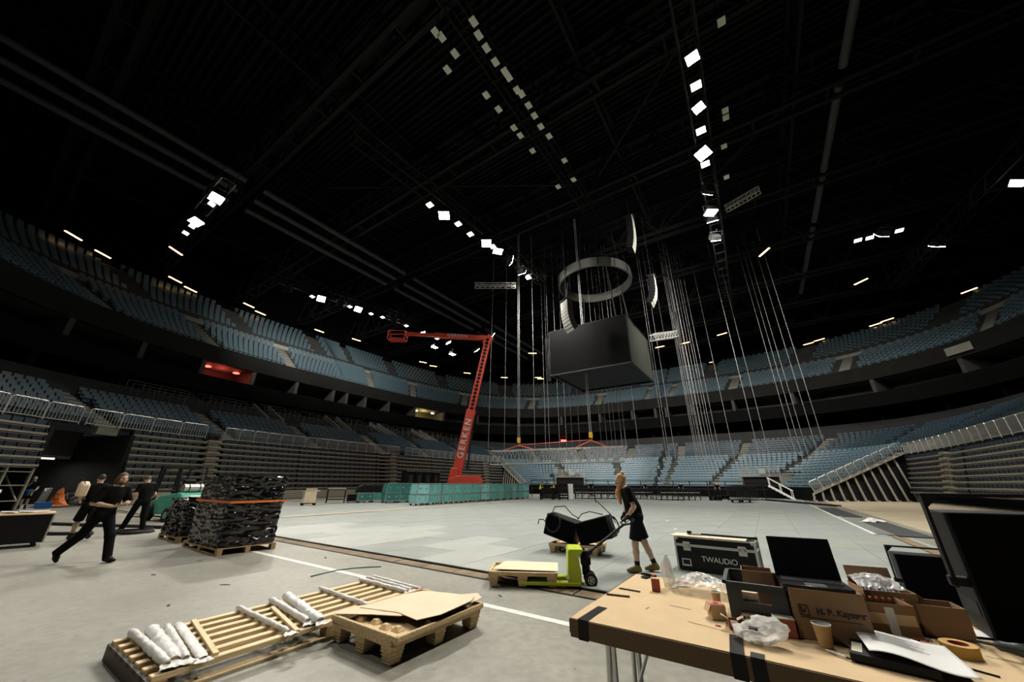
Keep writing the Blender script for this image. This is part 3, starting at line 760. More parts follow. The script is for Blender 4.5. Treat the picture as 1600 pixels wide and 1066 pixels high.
MB().hexa([v + Vector((0, 0, 3.18)) for v in (pA + nA * 5, pB + nB * 5, pB + nB * 5.3, pA + nA * 5.3)] + [v + Vector((0, 0, 4.9)) for v in (pA + nA * 5, pB + nB * 5, pB + nB * 5.3, pA + nA * 5.3)]).build('upper_panel', 'suite_wall', tun)

tl = thing('strip_lamp', 'white tube lamp shining on the dark wall inside the tunnel opening', 'light', (pA + pB) / 2 + (nA + nB) * 2.2 + Vector((0, 0, 2.95)))
dT = (pB - pA).normalized(); MB().bar(dT * -1.3, dT * 1.3, .12, .10).build('tube', 'tube_white', tl); MB().bar(dT * -1.4 + Vector((0, 0, .09)), dT * 1.4 + Vector((0, 0, .09)), .18, .08).build('housing', 'steel_dark', tl)
ld = bpy.data.lights.new('tunnel_glow', 'AREA'); ld.shape = 'RECTANGLE'; ld.size = 2.4; ld.size_y = .2; ld.energy = 90; lo = bpy.data.objects.new('tunnel_glow', ld); COL.objects.link(lo); lo.parent = tl; lo.location = (0, 0, -.1); lo.rotation_euler = (0, 0, math.atan2(dT.y, dT.x))

# ================================================================ ROOF
ceil = thing('ceiling', 'black steel roof with lattice trusses, purlins, ducts and ribbed deck', 'ceiling'); ceil['kind'] = 'structure'
slab('roof_deck', -45, 105, -85, 58, 33.0, 33.3, 'roof_dark', ceil)
rib = MB()
for k in range(230):
    a0 = -25 + k * .52; rib.hexa([W(a, b, z) for z in (32.8, 33.0) for a, b in ((a0, -70), (a0 + .2, -70), (a0 + .2, 45), (a0, 45))])
o = rib.build('deck_rib', 'roof_steel', ceil); o['kind'] = 'stuff'
def lattice(p0, p1, h, n, wd=.2, wb=.11, width=0.0):
    p0 = Vector(p0); p1 = Vector(p1); mb = MB(); up = Vector((0, 0, h)); d = (p1 - p0); side = Vector((d.y, -d.x, 0)).normalized() * width / 2
    planes = (side, -side) if width else (Vector((0, 0, 0)),)
    for sd in planes:
        mb.bar(p0 + sd, p1 + sd, wd); mb.bar(p0 + sd + up, p1 + sd + up, wd)
        for i in range(n):
            a_, b_, c_ = p0 + d * (i / n) + sd, p0 + d * ((i + .5) / n) + sd, p0 + d * ((i + 1) / n) + sd
            mb.bar(a_, b_ + up, wb); mb.bar(b_ + up, c_, wb)
    if width:
        for i in range(n + 1):
            a_ = p0 + d * (i / n); mb.bar(a_ + side, a_ - side, wb); mb.bar(a_ + side + up, a_ - side + up, wb)
    return mb
for k in range(10):
    a_ = -12 + k * 9.5; lattice(W(a_, -62, 27.2), W(a_, 36, 27.2), 3.6, 22, .30, .16, 1.2).build('roof_truss', 'roof_steel', ceil)
for b_ in (-50, -34, -22, -5, 8, 24):
    lattice(W(-20, b_, 29.5), W(80, b_, 29.5), 2.6, 26, .22, .12).build('roof_truss', 'roof_steel', ceil)
for k in range(28):
    a_ = -14 + k * 3.4; MB().bar(W(a_, -64, 32.3), W(a_, 38, 32.3), .16, .4).build('purlin', 'roof_steel', ceil)
for b_, z_ in ((-33.2, 26.6), (-35.0, 26.4), (-36.8, 26.2), (10, 27.5)):
    for k in range(4):
        MB().cyl(W(-10 + k * 18, b_, z_), W(-10 + k * 18 + 16.6, b_, z_), .26, n=10).build('duct', 'duct_grey', ceil, shade=40)
for (a0, b0, a1, b1) in ((12, -30, 26, -8), (26, -8, 12, 8), (26, -30, 40, -8), (40, -8, 26, 8), (40, -30, 54, -8)):
    MB().bar(W(a0, b0, 28.6), W(a1, b1, 28.6), .18).build('brace', 'roof_steel', ceil)
# catwalks that carry the floodlights
for b0, b1, a0, a1, lab in ((1.5, .7, 4, 50, 'over the right half of the floor'), (-18.0, -16.5, 8, 31, 'over the middle of the floor'), (-41.5, -35, 12, 46, 'over the left stand'), (19.9, 17, 33, 54, 'over the right stand'), (-8.8, -8.6, 5, 26, 'between the two rows of unlit lamps')):
    zc = 2.6 if 'unlit' in lab else 0
    t = thing('catwalk', f'black steel lighting catwalk hung {lab}', 'catwalk', W((a0 + a1) / 2, (b0 + b1) / 2, 22.3 + zc), 0, 'lighting catwalks under the roof')
    lattice(W(a0, b0, 22.6 + zc), W(a1, b1, 22.6 + zc), 1.1, int((a1 - a0) / 1.6), .09, .05, .9).build('lattice', 'roof_steel', t, world=True)
    for k in range(5):
        f_ = k / 4; MB().bar(W(a0 + (a1 - a0) * f_, b0 + (b1 - b0) * f_, 23.7 + zc), W(a0 + (a1 - a0) * f_, b0 + (b1 - b0) * f_, 32.5), .05).build('hanger', 'roof_steel', t, world=True)
t = thing('catwalk', 'black steel lighting catwalk hung across the near end behind the camera', 'catwalk', W(-9.5, -12, 23.5), 0, 'lighting catwalks under the roof')
lattice(W(-9.5, -20, 23.8), W(-9.5, -5, 23.8), 1.1, 9, .09, .05, .9).build('lattice', 'roof_steel', t, world=True)
t = thing('catwalk', 'black steel lighting catwalk hung across the near corner of the left stand', 'catwalk', W(4.9, -34, 22.3), 0, 'lighting catwalks under the roof')
lattice(W(4.85, -29, 22.6), W(5.0, -41, 22.6), 1.1, 8, .09, .05, .9).build('lattice', 'roof_steel', t, world=True)
# floodlight heads
def flood_meshes(w_, h_):
    hb = MB().prism([(-w_ / 2, -.05), (w_ / 2, -.05), (w_ * .36, .22), (-w_ * .36, .22)], -h_ / 2, h_ / 2, 'y')
    lens = MB().box((0, 0, -.065), (w_ * .92, h_ * .92, .03))
    yk = MB().tube([(-w_ / 2 - .04, 0, .02), (-w_ / 2 - .04, 0, .42), (w_ / 2 + .04, 0, .42), (w_ / 2 + .04, 0, .02)], .022, 6).bar((0, 0, .42), (0, 0, .62), .04)
    return hb, lens, yk
hb, lens, yk = flood_meshes(.62, .5)
HANG = MB().bar((0, 0, 0), (0, 0, 7.0), .05).mesh('hanger', 'roof_steel'); F_BODY = hb.mesh('housing', 'steel_dark'); F_YOKE = yk.mesh('yoke', 'steel_dark')
F_ON = lens.mesh('lens', 'lamp_white'); F_DIM = MB().box((0, 0, -.065), (.57, .46, .03)).mesh('lens', 'lamp_dim'); F_OFF = MB().box((0, 0, -.065), (.57, .46, .03)).mesh('lens', 'lamp_off')
def flood(label, pos, lensm, aim=None, power=0, group='lit floodlights on the catwalks', scale=1.0):
    t = thing('floodlight', label, 'light', pos, 0, group)
    rot = (0, 0, AX)
    if aim is not None:
        d = (Vector(aim) - Vector(pos)).normalized(); rot = d.to_track_quat('-Z', 'Y').to_euler()
    t.rotation_euler = rot; t.scale = (scale,) * 3
    inst('housing', F_BODY, t); inst('lens', lensm, t); inst('yoke', F_YOKE, t)
    if power:
        ld = bpy.data.lights.new('flood_beam', 'AREA'); ld.shape = 'DISK'; ld.size = .45; ld.energy = power * LAMP; ld.color = (1.0, .955, .87); ld.spread = R(80 if aim is not None and aim[2] > 10 else 115)
        lo = bpy.data.objects.new('flood_beam', ld); COL.objects.link(lo); lo.parent = t; lo.location = (0, 0, -.12)
    return t
for (a_, b_, z_, pw, aim) in FLOODS_LIT:
    where = 'over the right stand' if b_ > 9 else 'over the near end' if a_ < 3 else 'over the right half of the floor' if b_ > -5 else 'over the middle of the floor' if b_ > -25 else 'over the near corner of the left stand' if a_ < 10 else 'over the left stand'
    av = W(*aim) if aim else W(a_ - 4, b_, 0)
    flood(f'white floodlight shining {"brightly" if pw else "softly"} on the catwalk {where}', W(a_, b_, z_), F_ON if pw else F_DIM, av, pw, f'floodlights {where}', (1.0 if a_ < 20 and b_ > 0 and b_ < 9 else 1.45) if pw else .9)
# unlit heads along the roof above the middle
OFF = [(690, 57), (681, 50), (740, 33), (748, 54), (760, 74), (774, 96), (789, 111), (795, 120), (808, 140), (815, 146), (826, 164), (835, 180), (845, 197), (858, 212), (882, 250), (896, 280), (760, 148), (779, 170), (803, 199), (813, 211), (832, 235), (872, 291), (711, 83), (699, 108), (1127, 33), (1133, 172), (1134, 183), (1131, 228), (1135, 276)]
def ray_to(u, v, z):
    x = (u - 800) / 550.0; y = (533 - v) / 550.0; d = _F + _r * x + _u * y; return Vector((0, 0, CAM_H)) + d * ((z - CAM_H) / d.z)
for (u, v) in OFF:
    fl = flood('unlit pale floodlight head hanging under the roof', ray_to(u, v, 24.5), F_OFF, None, 0, 'unlit floodlights under the roof', .8); inst('hanger', HANG, fl, (0, 0, .55))
# warm strip lamps under the roof edge
STR = [(115, 368, 1), (161, 397, 1), (275, 392, 1), (274, 437, 1), (298, 452, 1), (389, 477, 1), (407, 489, 1), (499, 517, 1), (557, 531, 1), (661, 566, 1), (677, 572, 1), (730, 583, 1), (788, 590, 1), (832, 552, 1), (841, 590, 1), (845, 592, 1), (1031, 542, 1), (1070, 536, 1), (1107, 567, 1), (1173, 557, 1), (1188, 554, 1), (1128, 522, 1), (1263, 537, 1), (1280, 531, 1), (1368, 507, 1), (1386, 500, 1), (1345, 440, 1), (1514, 454, 1), (1194, 394, 1)]
strip_b = MB().box((0, 0, .05), (1.7, .24, .1)).mesh('housing', 'steel_dark'); strip_l = MB().box((0, 0, -.03), (1.6, .18, .06)).mesh('tube', 'lamp_warm')
for (u, v, _) in STR:
    p = ray_to(u, v, 26.0)
    if p.length > 105 or p.y < 0:
        d = (p - Vector((0, 0, CAM_H))).normalized(); p = Vector((0, 0, CAM_H)) + d * 88
    rad = p - CENTRE; t = thing('strip_lamp', 'warm orange strip lamp glowing under the roof edge', 'light', p, math.atan2(rad.y, rad.x) + PI / 2, 'warm strip lamps under the roof edge')
    inst('housing', strip_b, t); inst('tube', strip_l, t); inst('hanger', HANG, t, (0, 0, .1))

# ================================================================ OBJECTS IN FRONT
BX = AX - PI / 2
def bthing(name, label, cat, a, b, z=0.0, rot=0.0, group=None):     # local x runs across the hall (b), local y down it (a)
    return thing(name, label, cat, W(a, b, z), BX + rot, group)
def V3(*p): return Vector(p)

# ---------------------------------------------------------------- work table
TA, TB, TZ = 2.48, -1.19, .76
tbl = bthing('folding_table', 'long folding work table with chrome legs under taped cardboard', 'table', TA, TB)
for y0, y1 in ((.01, .72), (.735, 1.44)):
    MB().b2((.01, y0, .70), (3.9, y1, .735)).build('table_board', 'wood_old', tbl)
for y0, xs_ in ((.08, (.16, 3.5)), (.80, (1.3, 3.7))):
    for x0 in xs_:
        for dy in (.04, .52):
            MB().cyl((x0, y0 + dy, .03), (x0 + .02, y0 + dy, .70), .017, n=12).cyl((x0 + .05, y0 + dy, .03), (x0 + .05, y0 + dy, .70), .017, n=12).build('leg', 'chrome', tbl, shade=40)
        MB().b2((x0 - .02, y0, .0), (x0 + .07, y0 + .6, .035)).build('foot', 'chrome', tbl, bevel=.008)
        MB().cyl((x0 + .25, y0 + .3, .70), (x0 + .05, y0 + .3, .25), .01, n=8).build('brace', 'chrome', tbl)
cov = bthing('cardboard_cover', 'tan cardboard sheet covering the work table, folded over its edge and taped', 'cardboard', TA, TB, .735)
def sheet(x0, x1, y0, y1, z, bow=.0):
    def fn(u, v):
        return (x0 + (x1 - x0) * u, y0 + (y1 - y0) * v, z + .004 * math.sin(9 * u + 5 * v) * bow)
    return MB().grid(fn, 24, 12)
sheet(-.01, 3.92, .0, .66, .022, .6).build('top_sheet', 'cardboard', cov, solid=.006)
sheet(-.005, 3.92, .64, 1.45, .019, .5).build('top_sheet', 'cardboard', cov, solid=.006)
MB().b2((-.012, -.008, -.07), (3.92, .0, .022)).build('front_flap', 'flap_shaded', cov)
MB().b2((-.018, -.008, -.05), (-.012, 1.45, .021)).build('side_flap', 'flap_shaded', cov)
mat('tape_black', (.008, .008, .008), .4, spec=.25)
def tape(x0, y0, x1, y1, wd, drop=0):
    mb = MB(); d = Vector((x1 - x0, y1 - y0, 0)).normalized(); nn = Vector((-d.y, d.x, 0)) * wd / 2
    p, q = V3(x0, y0, .0275), V3(x1, y1, .0275); h = V3(0, 0, .002)
    mb.hexa([p - nn, q - nn, q + nn, p + nn, p - nn + h, q - nn + h, q + nn + h, p + nn + h])
    if drop: mb.b2((x0 - wd / 2, -.0115, -drop), (x0 + wd / 2, -.008, .029))
    return mb.build('tape_strip', 'tape_black', cov)
tape(.075, -.006, .09, .30, .065, .075); tape(.0, .62, .17, .655, .03); tape(.03, .84, .20, .83, .025); tape(.10, 1.30, .14, 1.45, .06)
tape(.90, -.008, .88, .26, .065, .075); tape(.985, -.008, .985, .06, .06, .075)
for (x0, y0, x1, y1) in ((.34, .44, .35, .49), (.62, .35, .92, .28), (.46, .62, .60, .60)):
    MB().bar((x0, y0, .0262), (x1, y1, .0262), .004, .001).build('crease', 'cardboard_brown', cov)

def titem(name, label, cat, x, y, rot=0.0, z=TZ + .002, group=None):
    return thing(name, label, cat, W(TA + y, TB + x, z), BX + rot, group)

def open_carton(t, w_, d_, h_, m='cardboard_brown', th=.005, flaps=(), closed=False, inner=True):
    """carton walls with bottom; flaps: list of (side, angle, length) hinged at the rim"""
    for nm, c, s_ in (('wall_panel', (0, -d_ / 2, h_ / 2), (w_, th, h_)), ('wall_panel', (0, d_ / 2, h_ / 2), (w_, th, h_)), ('wall_panel', (-w_ / 2, 0, h_ / 2), (th, d_, h_)), ('wall_panel', (w_ / 2, 0, h_ / 2), (th, d_, h_))):
        MB().box(c, s_).build(nm, m, t)
    MB().box((0, 0, th / 2), (w_, d_, th)).build('bottom', m, t)
    if closed: MB().box((0, 0, h_ - th / 2), (w_, d_, th)).build('lid', m, t)
    for side, ang, ln in flaps:
        mb = MB()
        if side in 'fb':
            mb.box((0, 0, 0), (w_ * .97, ln, th * .8)); mb.xf(Matrix.Translation((0, -ln / 2 if side == 'f' else ln / 2, 0)))
            rt = Matrix.Rotation(R(ang if side == 'f' else -ang), 4, 'X'); mb.xf(rt); mb.xf(Matrix.Translation((0, -d_ / 2 if side == 'f' else d_ / 2, h_)))
        else:
            mb.box((0, 0, 0), (ln, d_ * .97, th * .8)); mb.xf(Matrix.Translation((-ln / 2 if side == 'l' else ln / 2, 0, 0)))
            rt = Matrix.Rotation(R(-ang if side == 'l' else ang), 4, 'Y'); mb.xf(rt); mb.xf(Matrix.Translation((-w_ / 2 if side == 'l' else w_ / 2, 0, h_)))
        mb.build('flap', m, t)
mat('red_box', (.30, .055, .035), .55); mat('red_pink', (.62, .17, .12), .55); mat('label_pale', (.62, .58, .46), .7)
# cutter, small box, tools
t = titem('utility_knife', 'black and orange utility knife lying at the far corner of the cardboard table', 'knife', .13, 1.40, R(-12))
MB().prism([(-.08, 0), (.06, 0), (.075, .008), (.06, .018), (-.07, .018)], -.011, .011, 'y').build('handle', 'black', t, bevel=.002); MB().b2((.02, -.0115, .006), (.055, .0115, .0195)).build('slider', 'orange', t); MB().prism([(.06, .006), (.10, .006), (.09, .014), (.06, .014)], -.001, .001, 'y').build('blade', 'alu', t)
t = titem('small_carton', 'small dark red carton standing upright beside the clear plastic bag', 'box', .30, .93, R(8))
MB().b2((-.03, -.02, 0), (.03, .02, .085)).build('body', 'red_box', t, bevel=.002); MB().b2((-.031, -.021, .082), (.031, .021, .088)).build('lid', 'cardboard', t)
t = titem('hand_tool', 'small tool with orange grip lying behind the plastic bag', 'tool', .44, 1.23, R(30))
MB().cyl((-.05, 0, .016), (.05, 0, .016), .016, .012, 10).build('grip', 'orange', t, shade=40); MB().cyl((.05, 0, .016), (.11, 0, .014), .005, n=8).build('shaft', 'alu', t)
# clear plastic: standing bag and crumpled film
def clear_mat():
    m = bpy.data.materials.new('clear_film'); m.use_nodes = True; MATS['clear_film'] = m; nt = m.node_tree; n = nt.nodes; l = nt.links
    p = n['Principled BSDF']; out = n['Material Output']
    p.inputs['Base Color'].default_value = (.85, .85, .82, 1); p.inputs['Roughness'].default_value = .25
    tr = n.new('ShaderNodeBsdfTransparent'); mx = n.new('ShaderNodeMixShader'); ns = n.new('ShaderNodeTexNoise'); ns.inputs['Scale'].default_value = 22; ns.inputs['Detail'].default_value = 3
    tc = n.new('ShaderNodeTexCoord'); l.new(tc.outputs['Object'], ns.inputs['Vector'])
    mr = n.new('ShaderNodeMapRange'); mr.inputs[1].default_value = .35; mr.inputs[2].default_value = .7; mr.inputs[3].default_value = .28; mr.inputs[4].default_value = .85
    l.new(ns.outputs[0], mr.inputs[0]); l.new(mr.outputs[0], mx.inputs[0]); l.new(tr.outputs[0], mx.inputs[1]); l.new(p.outputs[0], mx.inputs[2]); l.new(mx.outputs[0], out.inputs[0])
    b = n.new('ShaderNodeBump'); b.inputs['Strength'].default_value = .6; l.new(ns.outputs[0], b.inputs['Height']); l.new(b.outputs[0], p.inputs['Normal'])
    return m
clear_mat()
from mathutils import noise as mnoise
def crumple(fn, nu, nv, amp, freq, seed=0):
    def g_(u, v):
        p = Vector(fn(u, v)); q = p * freq + Vector((seed, seed * 2.3, 0)); d = mnoise.noise_vector(q) + .5 * mnoise.noise_vector(q * 2.7)
        return p + Vector((d.x, d.y, d.z * .8)) * amp
    return g_
t = titem('plastic_bag', 'clear plastic bag standing open and peaked beside the small red carton', 'bag', .38, 1.08)
def bagf(u, v):
    th = 2 * PI * u; h = .20 * v + .035 * v * math.cos(th); r_ = .05 * (1 - .45 * v) + .012 * math.sin(3 * th)
    return (r_ * math.cos(th) - .03 * v, r_ * .7 * math.sin(th), h)
MB().grid(crumple(bagf, 28, 14, .008, 16, 3), 28, 14).build('film', 'clear_film', t, smooth=True)
t = titem('plastic_film', 'crumpled heap of clear plastic film beside the grey crate', 'film', .62, 1.10)
def heapf(u, v):
    x = -.22 + .44 * u; y = -.14 + .30 * v; h = .115 * max(0, 1 - (x / .24) ** 2) * max(0, 1 - ((y - .01) / .2) ** 2)
    return (x, y, .012 + h)
MB().grid(crumple(heapf, 40, 30, .022, 13, 9), 40, 30).build('film', 'clear_film', t, smooth=False)
# grey stacking crate
mat('crate_grey', (.036, .042, .045), .5)
t = titem('stacking_crate', 'dark grey plastic stacking crate with hand holes on the table', 'crate', 1.0, .66, R(2))
cw, cdp, ch = .30, .40, .225
for sy in (-1, 1):
    y = sy * cdp / 2
    for c, s_ in (((0, y, ch * .28), (cw, .008, ch * .56)), ((-cw * .37, y, ch * .69), (cw * .26, .008, ch * .26)), ((cw * .37, y, ch * .69), (cw * .26, .008, ch * .26)), ((0, y, ch * .90), (cw, .008, ch * .17))):
        MB().box(c, s_).build('end_wall', 'crate_grey', t)
for sx in (-1, 1): MB().box((sx * cw / 2, 0, ch / 2), (.008, cdp, ch)).build('side_wall', 'crate_grey', t)
MB().box((0, 0, .005), (cw, cdp, .01)).build('base', 'crate_grey', t)
mb = MB()
for c, s_ in (((0, -cdp / 2 - .008, ch - .006), (cw + .04, .024, .014)), ((0, cdp / 2 + .008, ch - .006), (cw + .04, .024, .014)), ((-cw / 2 - .008, 0, ch - .006), (.024, cdp + .04, .014)), ((cw / 2 + .008, 0, ch - .006), (.024, cdp + .04, .014))): mb.box(c, s_)
mb.build('rim', 'crate_grey', t)
t = titem('carton', 'brown carton sticking out of the grey crate', 'box', 1.02, .74, R(4), TZ + .012)
open_carton(t, .17, .16, .25, 'cardboard_brown')
t = titem('carton', 'pale carton lying inside the grey crate seen through its hand hole', 'box', .95, .54, R(0), TZ + .012)
open_carton(t, .12, .1, .16, 'cardboard_pale', closed=True)
# cups
def cup(label, x, y, s_=1.0, fill=None):
    t = titem('paper_cup', label, 'cup', x, y)
    MB().lathe([(0, .004), (.028 * s_, .004), (.028 * s_, 0), (.030 * s_, 0), (.041 * s_, .098 * s_), (.039 * s_, .098 * s_), (.028 * s_, .008), (0, .008)], 28).build('body', 'cup_kraft', t, shade=40)
    MB().lathe([(.0405 * s_, .094 * s_), (.0435 * s_, .096 * s_), (.0435 * s_, .101 * s_), (.0395 * s_, .101 * s_)], 28).build('rim', 'paper', t, shade=50)
    MB().lathe([(0, .010), (.0275 * s_, .010), (.0385 * s_, .097 * s_)], 28).build('lining', 'paper', t, shade=40)
    return t
cup('brown paper coffee cup with pale rim in front of the printed carton', 1.285, .365); cup('small brown paper cup beside the grey crate', .735, .83, .75)
# small opened cartons
t = titem('small_carton', 'opened small red and tan carton on its side in front of the paper cup', 'box', .765, .52, R(28))
open_carton(t, .085, .075, .075, 'cardboard', .003, flaps=(('f', 100, .05), ('l', 60, .045)))
MB().b2((-.044, -.03, .0755), (.044, .039, .0785)).build('red_top', 'red_pink', t); MB().b2((-.015, -.012, .0785), (.018, .008, .0795)).build('print', 'black', t); MB().b2((.0435, -.036, .0), (.046, .036, .045)).build('red_side', 'red_box', t)
t = titem('small_carton', 'small dark red carton with four pale flaps standing open beside the tape', 'box', .865, .375, R(15))
open_carton(t, .05, .045, .045, 'red_box', .002); 
for rz in (0, 90, 180, 270):
    mb = MB().box((0, -.02, 0), (.036, .04, .002)); mb.xf(Matrix.Rotation(R(-28 if rz % 180 else 35), 4, 'X')); mb.xf(Matrix.Translation((0, -.023, .046))); mb.xf(Matrix.Rotation(R(rz), 4, 'Z')); mb.build('flap', 'cardboard_pale', t)
for i, (x, lab, gr) in enumerate(((.945, 'small brown carton with pale label, next to the flapped red carton', False), (1.025, 'small brown carton with green-marked pale label behind the white bag', True))):
    t = titem('small_carton', lab, 'box', x, .47, R(3))
    open_carton(t, .072, .07, .075, 'cardboard_brown', .003, flaps=(('b', 70 if i else 20, .06),))
    MB().b2((-.034, -.0385, .035), (.034, -.0365, .068)).build('label', 'label_pale', t)
    for q in range(3): MB().b2((-.028 + q * .018, -.0392, .044 + .006 * (q % 2)), (-.016 + q * .018, -.0386, .056)).build('print', 'teal_dark' if gr and q < 2 else 'black', t)
t = titem('small_carton', 'dark red flat carton with a pale top beside the printed carton', 'box', 1.115, .44, R(8))
MB().b2((-.05, -.05, 0), (.05, .05, .085)).build('body', 'red_box', t, bevel=.002); MB().b2((-.0505, -.0505, .083), (.0505, .0505, .087)).build('lid', 'label_pale', t)
# white carrier bag
def bag_mat():
    m = bpy.data.materials.new('bag_white'); m.use_nodes = True; MATS['bag_white'] = m; n = m.node_tree.nodes; l = m.node_tree.links; p = n['Principled BSDF']
    p.inputs['Base Color'].default_value = (.86, .86, .84, 1); p.inputs['Roughness'].default_value = .35
    tr = n.new('ShaderNodeBsdfTranslucent'); tr.inputs[0].default_value = (.88, .88, .86, 1); mx = n.new('ShaderNodeMixShader'); mx.inputs[0].default_value = .5
    l.new(p.outputs[0], mx.inputs[1]); l.new(tr.outputs[0], mx.inputs[2]); l.new(mx.outputs[0], n['Material Output'].inputs[0])
bag_mat()
t = titem('plastic_bag', 'crumpled white plastic carrier bag with an open mouth near the table edge', 'bag', 1.0, .215)
def sackf(u, v):
    th = 2 * PI * u; q = v ** .75; rr = .078 * math.sin(PI * (.12 + .62 * q)) * (1 + .22 * math.sin(2 * th + 1) + .10 * math.sin(5 * th))
    return (rr * 1.35 * math.cos(th), rr * .85 * math.sin(th), .004 + .085 * q * (1 + .35 * math.cos(th - .6)))
MB().grid(crumple(sackf, 48, 20, .016, 24, 5), 48, 20).build('film', 'bag_white', t, smooth=True)
MB().b2((-.045, -.02, .035), (.01, .015, .065)).build('contents', 'black', t)
MB().box((.08, .16, .001), (.03, .02, .002)).build('scrap', 'red_pink', titem('paper_scrap', 'tiny pinkish paper scrap on the cardboard near the opened carton', 'scrap', .70, .22))
# printed carton with the laptop on it
t = titem('carton', 'large brown printed carton under the open laptop', 'box', 1.32, .60, R(9))
open_carton(t, .33, .30, .235, 'cardboard_brown', .006, closed=True)
MB().b2((-.02, -.152, .15), (.03, -.151, .235)).build('tape_strip', 'cardboard', t)
lettering('H. P. Kaysser', .040, 'print_dark', t, frame_mx((.045, -.1545, .135), (1, 0, 0), (0, 0, 1)), bold=.0014, depth=.0008)
mb = MB()
for x0, z0, x1, z1 in ((-.14, .112, -.098, .112), (-.14, .158, -.098, .158), (-.14, .112, -.14, .158), (-.098, .112, -.098, .158), (-.131, .12, -.131, .15), (-.131, .15, -.119, .126), (-.119, .126, -.107, .15), (-.131, .12, -.119, .135)):
    mb.bar((x0, -.154, z0), (x1, -.154, z1), .005, .004, up=(0, 1, 0))
mb.build('logo', 'print_dark', t)
MB().b2((-.14, -.1545, .100), (.13, -.1535, .103)).build('print_line', 'print_dark', t)
mat('key_dark', (.03, .03, .032), .4)
t = titem('laptop', 'open black laptop standing on the printed carton', 'laptop', 1.305, .57, R(7), TZ + .002 + .2365)
MB().b2((-.165, -.115, 0), (.165, .115, .014)).build('base', 'black_gloss', t, bevel=.003)
kbd = MB().b2((-.15, -.01, .0135), (.15, .095, .015)).build('keyboard', 'key_dark', t)
kme = MB().box((0, 0, 0), (.016, .014, .004)).mesh('key', 'duct_grey')
for r_ in range(5):
    for c_ in range(15): inst('key', kme, kbd, (-.14 + c_ * .02, .0 + r_ * .02, .0165))
MB().b2((-.05, -.1, .0135), (.05, -.025, .0147)).build('touchpad', 'duct_grey', t)
mb = MB().b2((-.165, 0, 0), (.165, .008, .225)); mb.xf(Matrix.Rotation(R(-14), 4, 'X')); mb.xf(Matrix.Translation((0, .113, .012))); mb.build('screen_lid', 'black', t, bevel=.003)
mb = MB().b2((-.155, -.001, .012), (.155, 0, .215)); mb.xf(Matrix.Rotation(R(-14), 4, 'X')); mb.xf(Matrix.Translation((0, .113, .012))); mb.build('display', 'black_gloss', t)
# cartons right of the laptop
t = titem('carton', 'open brown carton holding bundled cables, behind the taped carton', 'box', 1.66, 1.02, R(10))
open_carton(t, .24, .24, .19, 'cardboard_brown', .006, flaps=(('b', -75, .09), ('r', 40, .06)))
t2 = titem('cable_bundle', 'bundle of grey cables with red ends wrapped in clear plastic in the open carton', 'cables', 1.64, 1.0, R(10), TZ + .14)
for k in range(14):
    x = -.09 + .013 * k; MB().tube([(x, -.10, .02 + .01 * (k % 3)), (x, -.02, .075 + .012 * math.sin(k)), (x * .9, .07, .08), (x * .8, .13, .045)], .006, 6).build('cable', 'cable_grey' if k % 3 else 'red_box', t2)
def filmf(u, v): return (-.11 + .22 * u, -.07 + .22 * v, .06 + .06 * math.sin(PI * v) * (.6 + .4 * math.sin(PI * u)))
MB().grid(crumple(filmf, 16, 14, .012, 20, 4), 16, 14).build('film', 'clear_film', t2)
for k in range(6): MB().cyl((-.08 + .03 * k, -.125, .012), (-.08 + .03 * k, -.10, .02), .008, n=8).build('red_end', 'red_pink', t2)
t = titem('carton', 'brown carton with packing tape and white strip, right of the laptop', 'box', 1.60, .80, R(12))
open_carton(t, .22, .22, .165, 'cardboard_brown', .006, flaps=(('f', 168, .05), ('l', -95, .05)))
MB().b2((-.02, -.1145, .02), (.02, -.1135, .15)).build('white_strip', 'paper', t); MB().b2((-.105, -.114, .07), (.105, -.1133, .12)).build('tape_strip', 'cardboard', t)
t = titem('carton', 'small open brown carton in front of the floor monitor speaker', 'box', 1.87, .985, R(6))
open_carton(t, .20, .16, .145, 'cardboard_brown', .006)
# papers, clipboard, pen
t = titem('document_case', 'black plastic document case under the white papers', 'case', 1.515, .31, R(-8))
MB().b2((-.14, -.11, 0), (.16, .12, .035)).build('body', 'black', t, bevel=.006); MB().b2((-.13, -.08, .035), (-.09, .06, .037)).build('label', 'label_pale', t)
t = titem('paper_sheet', 'white printed paper sheets lying over the black document case', 'paper', 1.56, .40, R(-6), TZ + .052)
def papf(u, v):
    x = -.15 + .34 * u; y = -.20 + .34 * v; return (x + .05 * (1 - v), y, .006 + .016 * math.sin(PI * u * 1.6 + .6) * (1 - .5 * v) - .02 * max(0, .3 - v))
MB().grid(papf, 20, 16).build('sheet', 'paper', t, smooth=True, solid=.0015)
mat('print_grey', (.35, .35, .35), .8)
for k in range(14):
    v = .42 + .035 * k; u0, u1 = .12 + .01 * (k % 3), .55 + .2 * ((k * 7) % 5) / 5
    pts = [Vector(papf(u0 + (u1 - u0) * i / 8, v)) + Vector((0, 0, .0016)) for i in range(9)]
    mb = MB()
    for p, q in zip(pts[:-1], pts[1:]): mb.bar(p, q, .003, .0004)
    mb.build('text_line', 'print_grey', t)
t = titem('pen', 'silver and black ballpoint pen beside the paper cup', 'pen', 1.325, .255, R(-38))
MB().cyl((-.06, 0, .006), (.03, 0, .006), .005, n=10).build('barrel', 'alu', t, shade=40); MB().cyl((.03, 0, .006), (.07, 0, .006), .005, .002, 10).build('tip', 'black', t, shade=40)
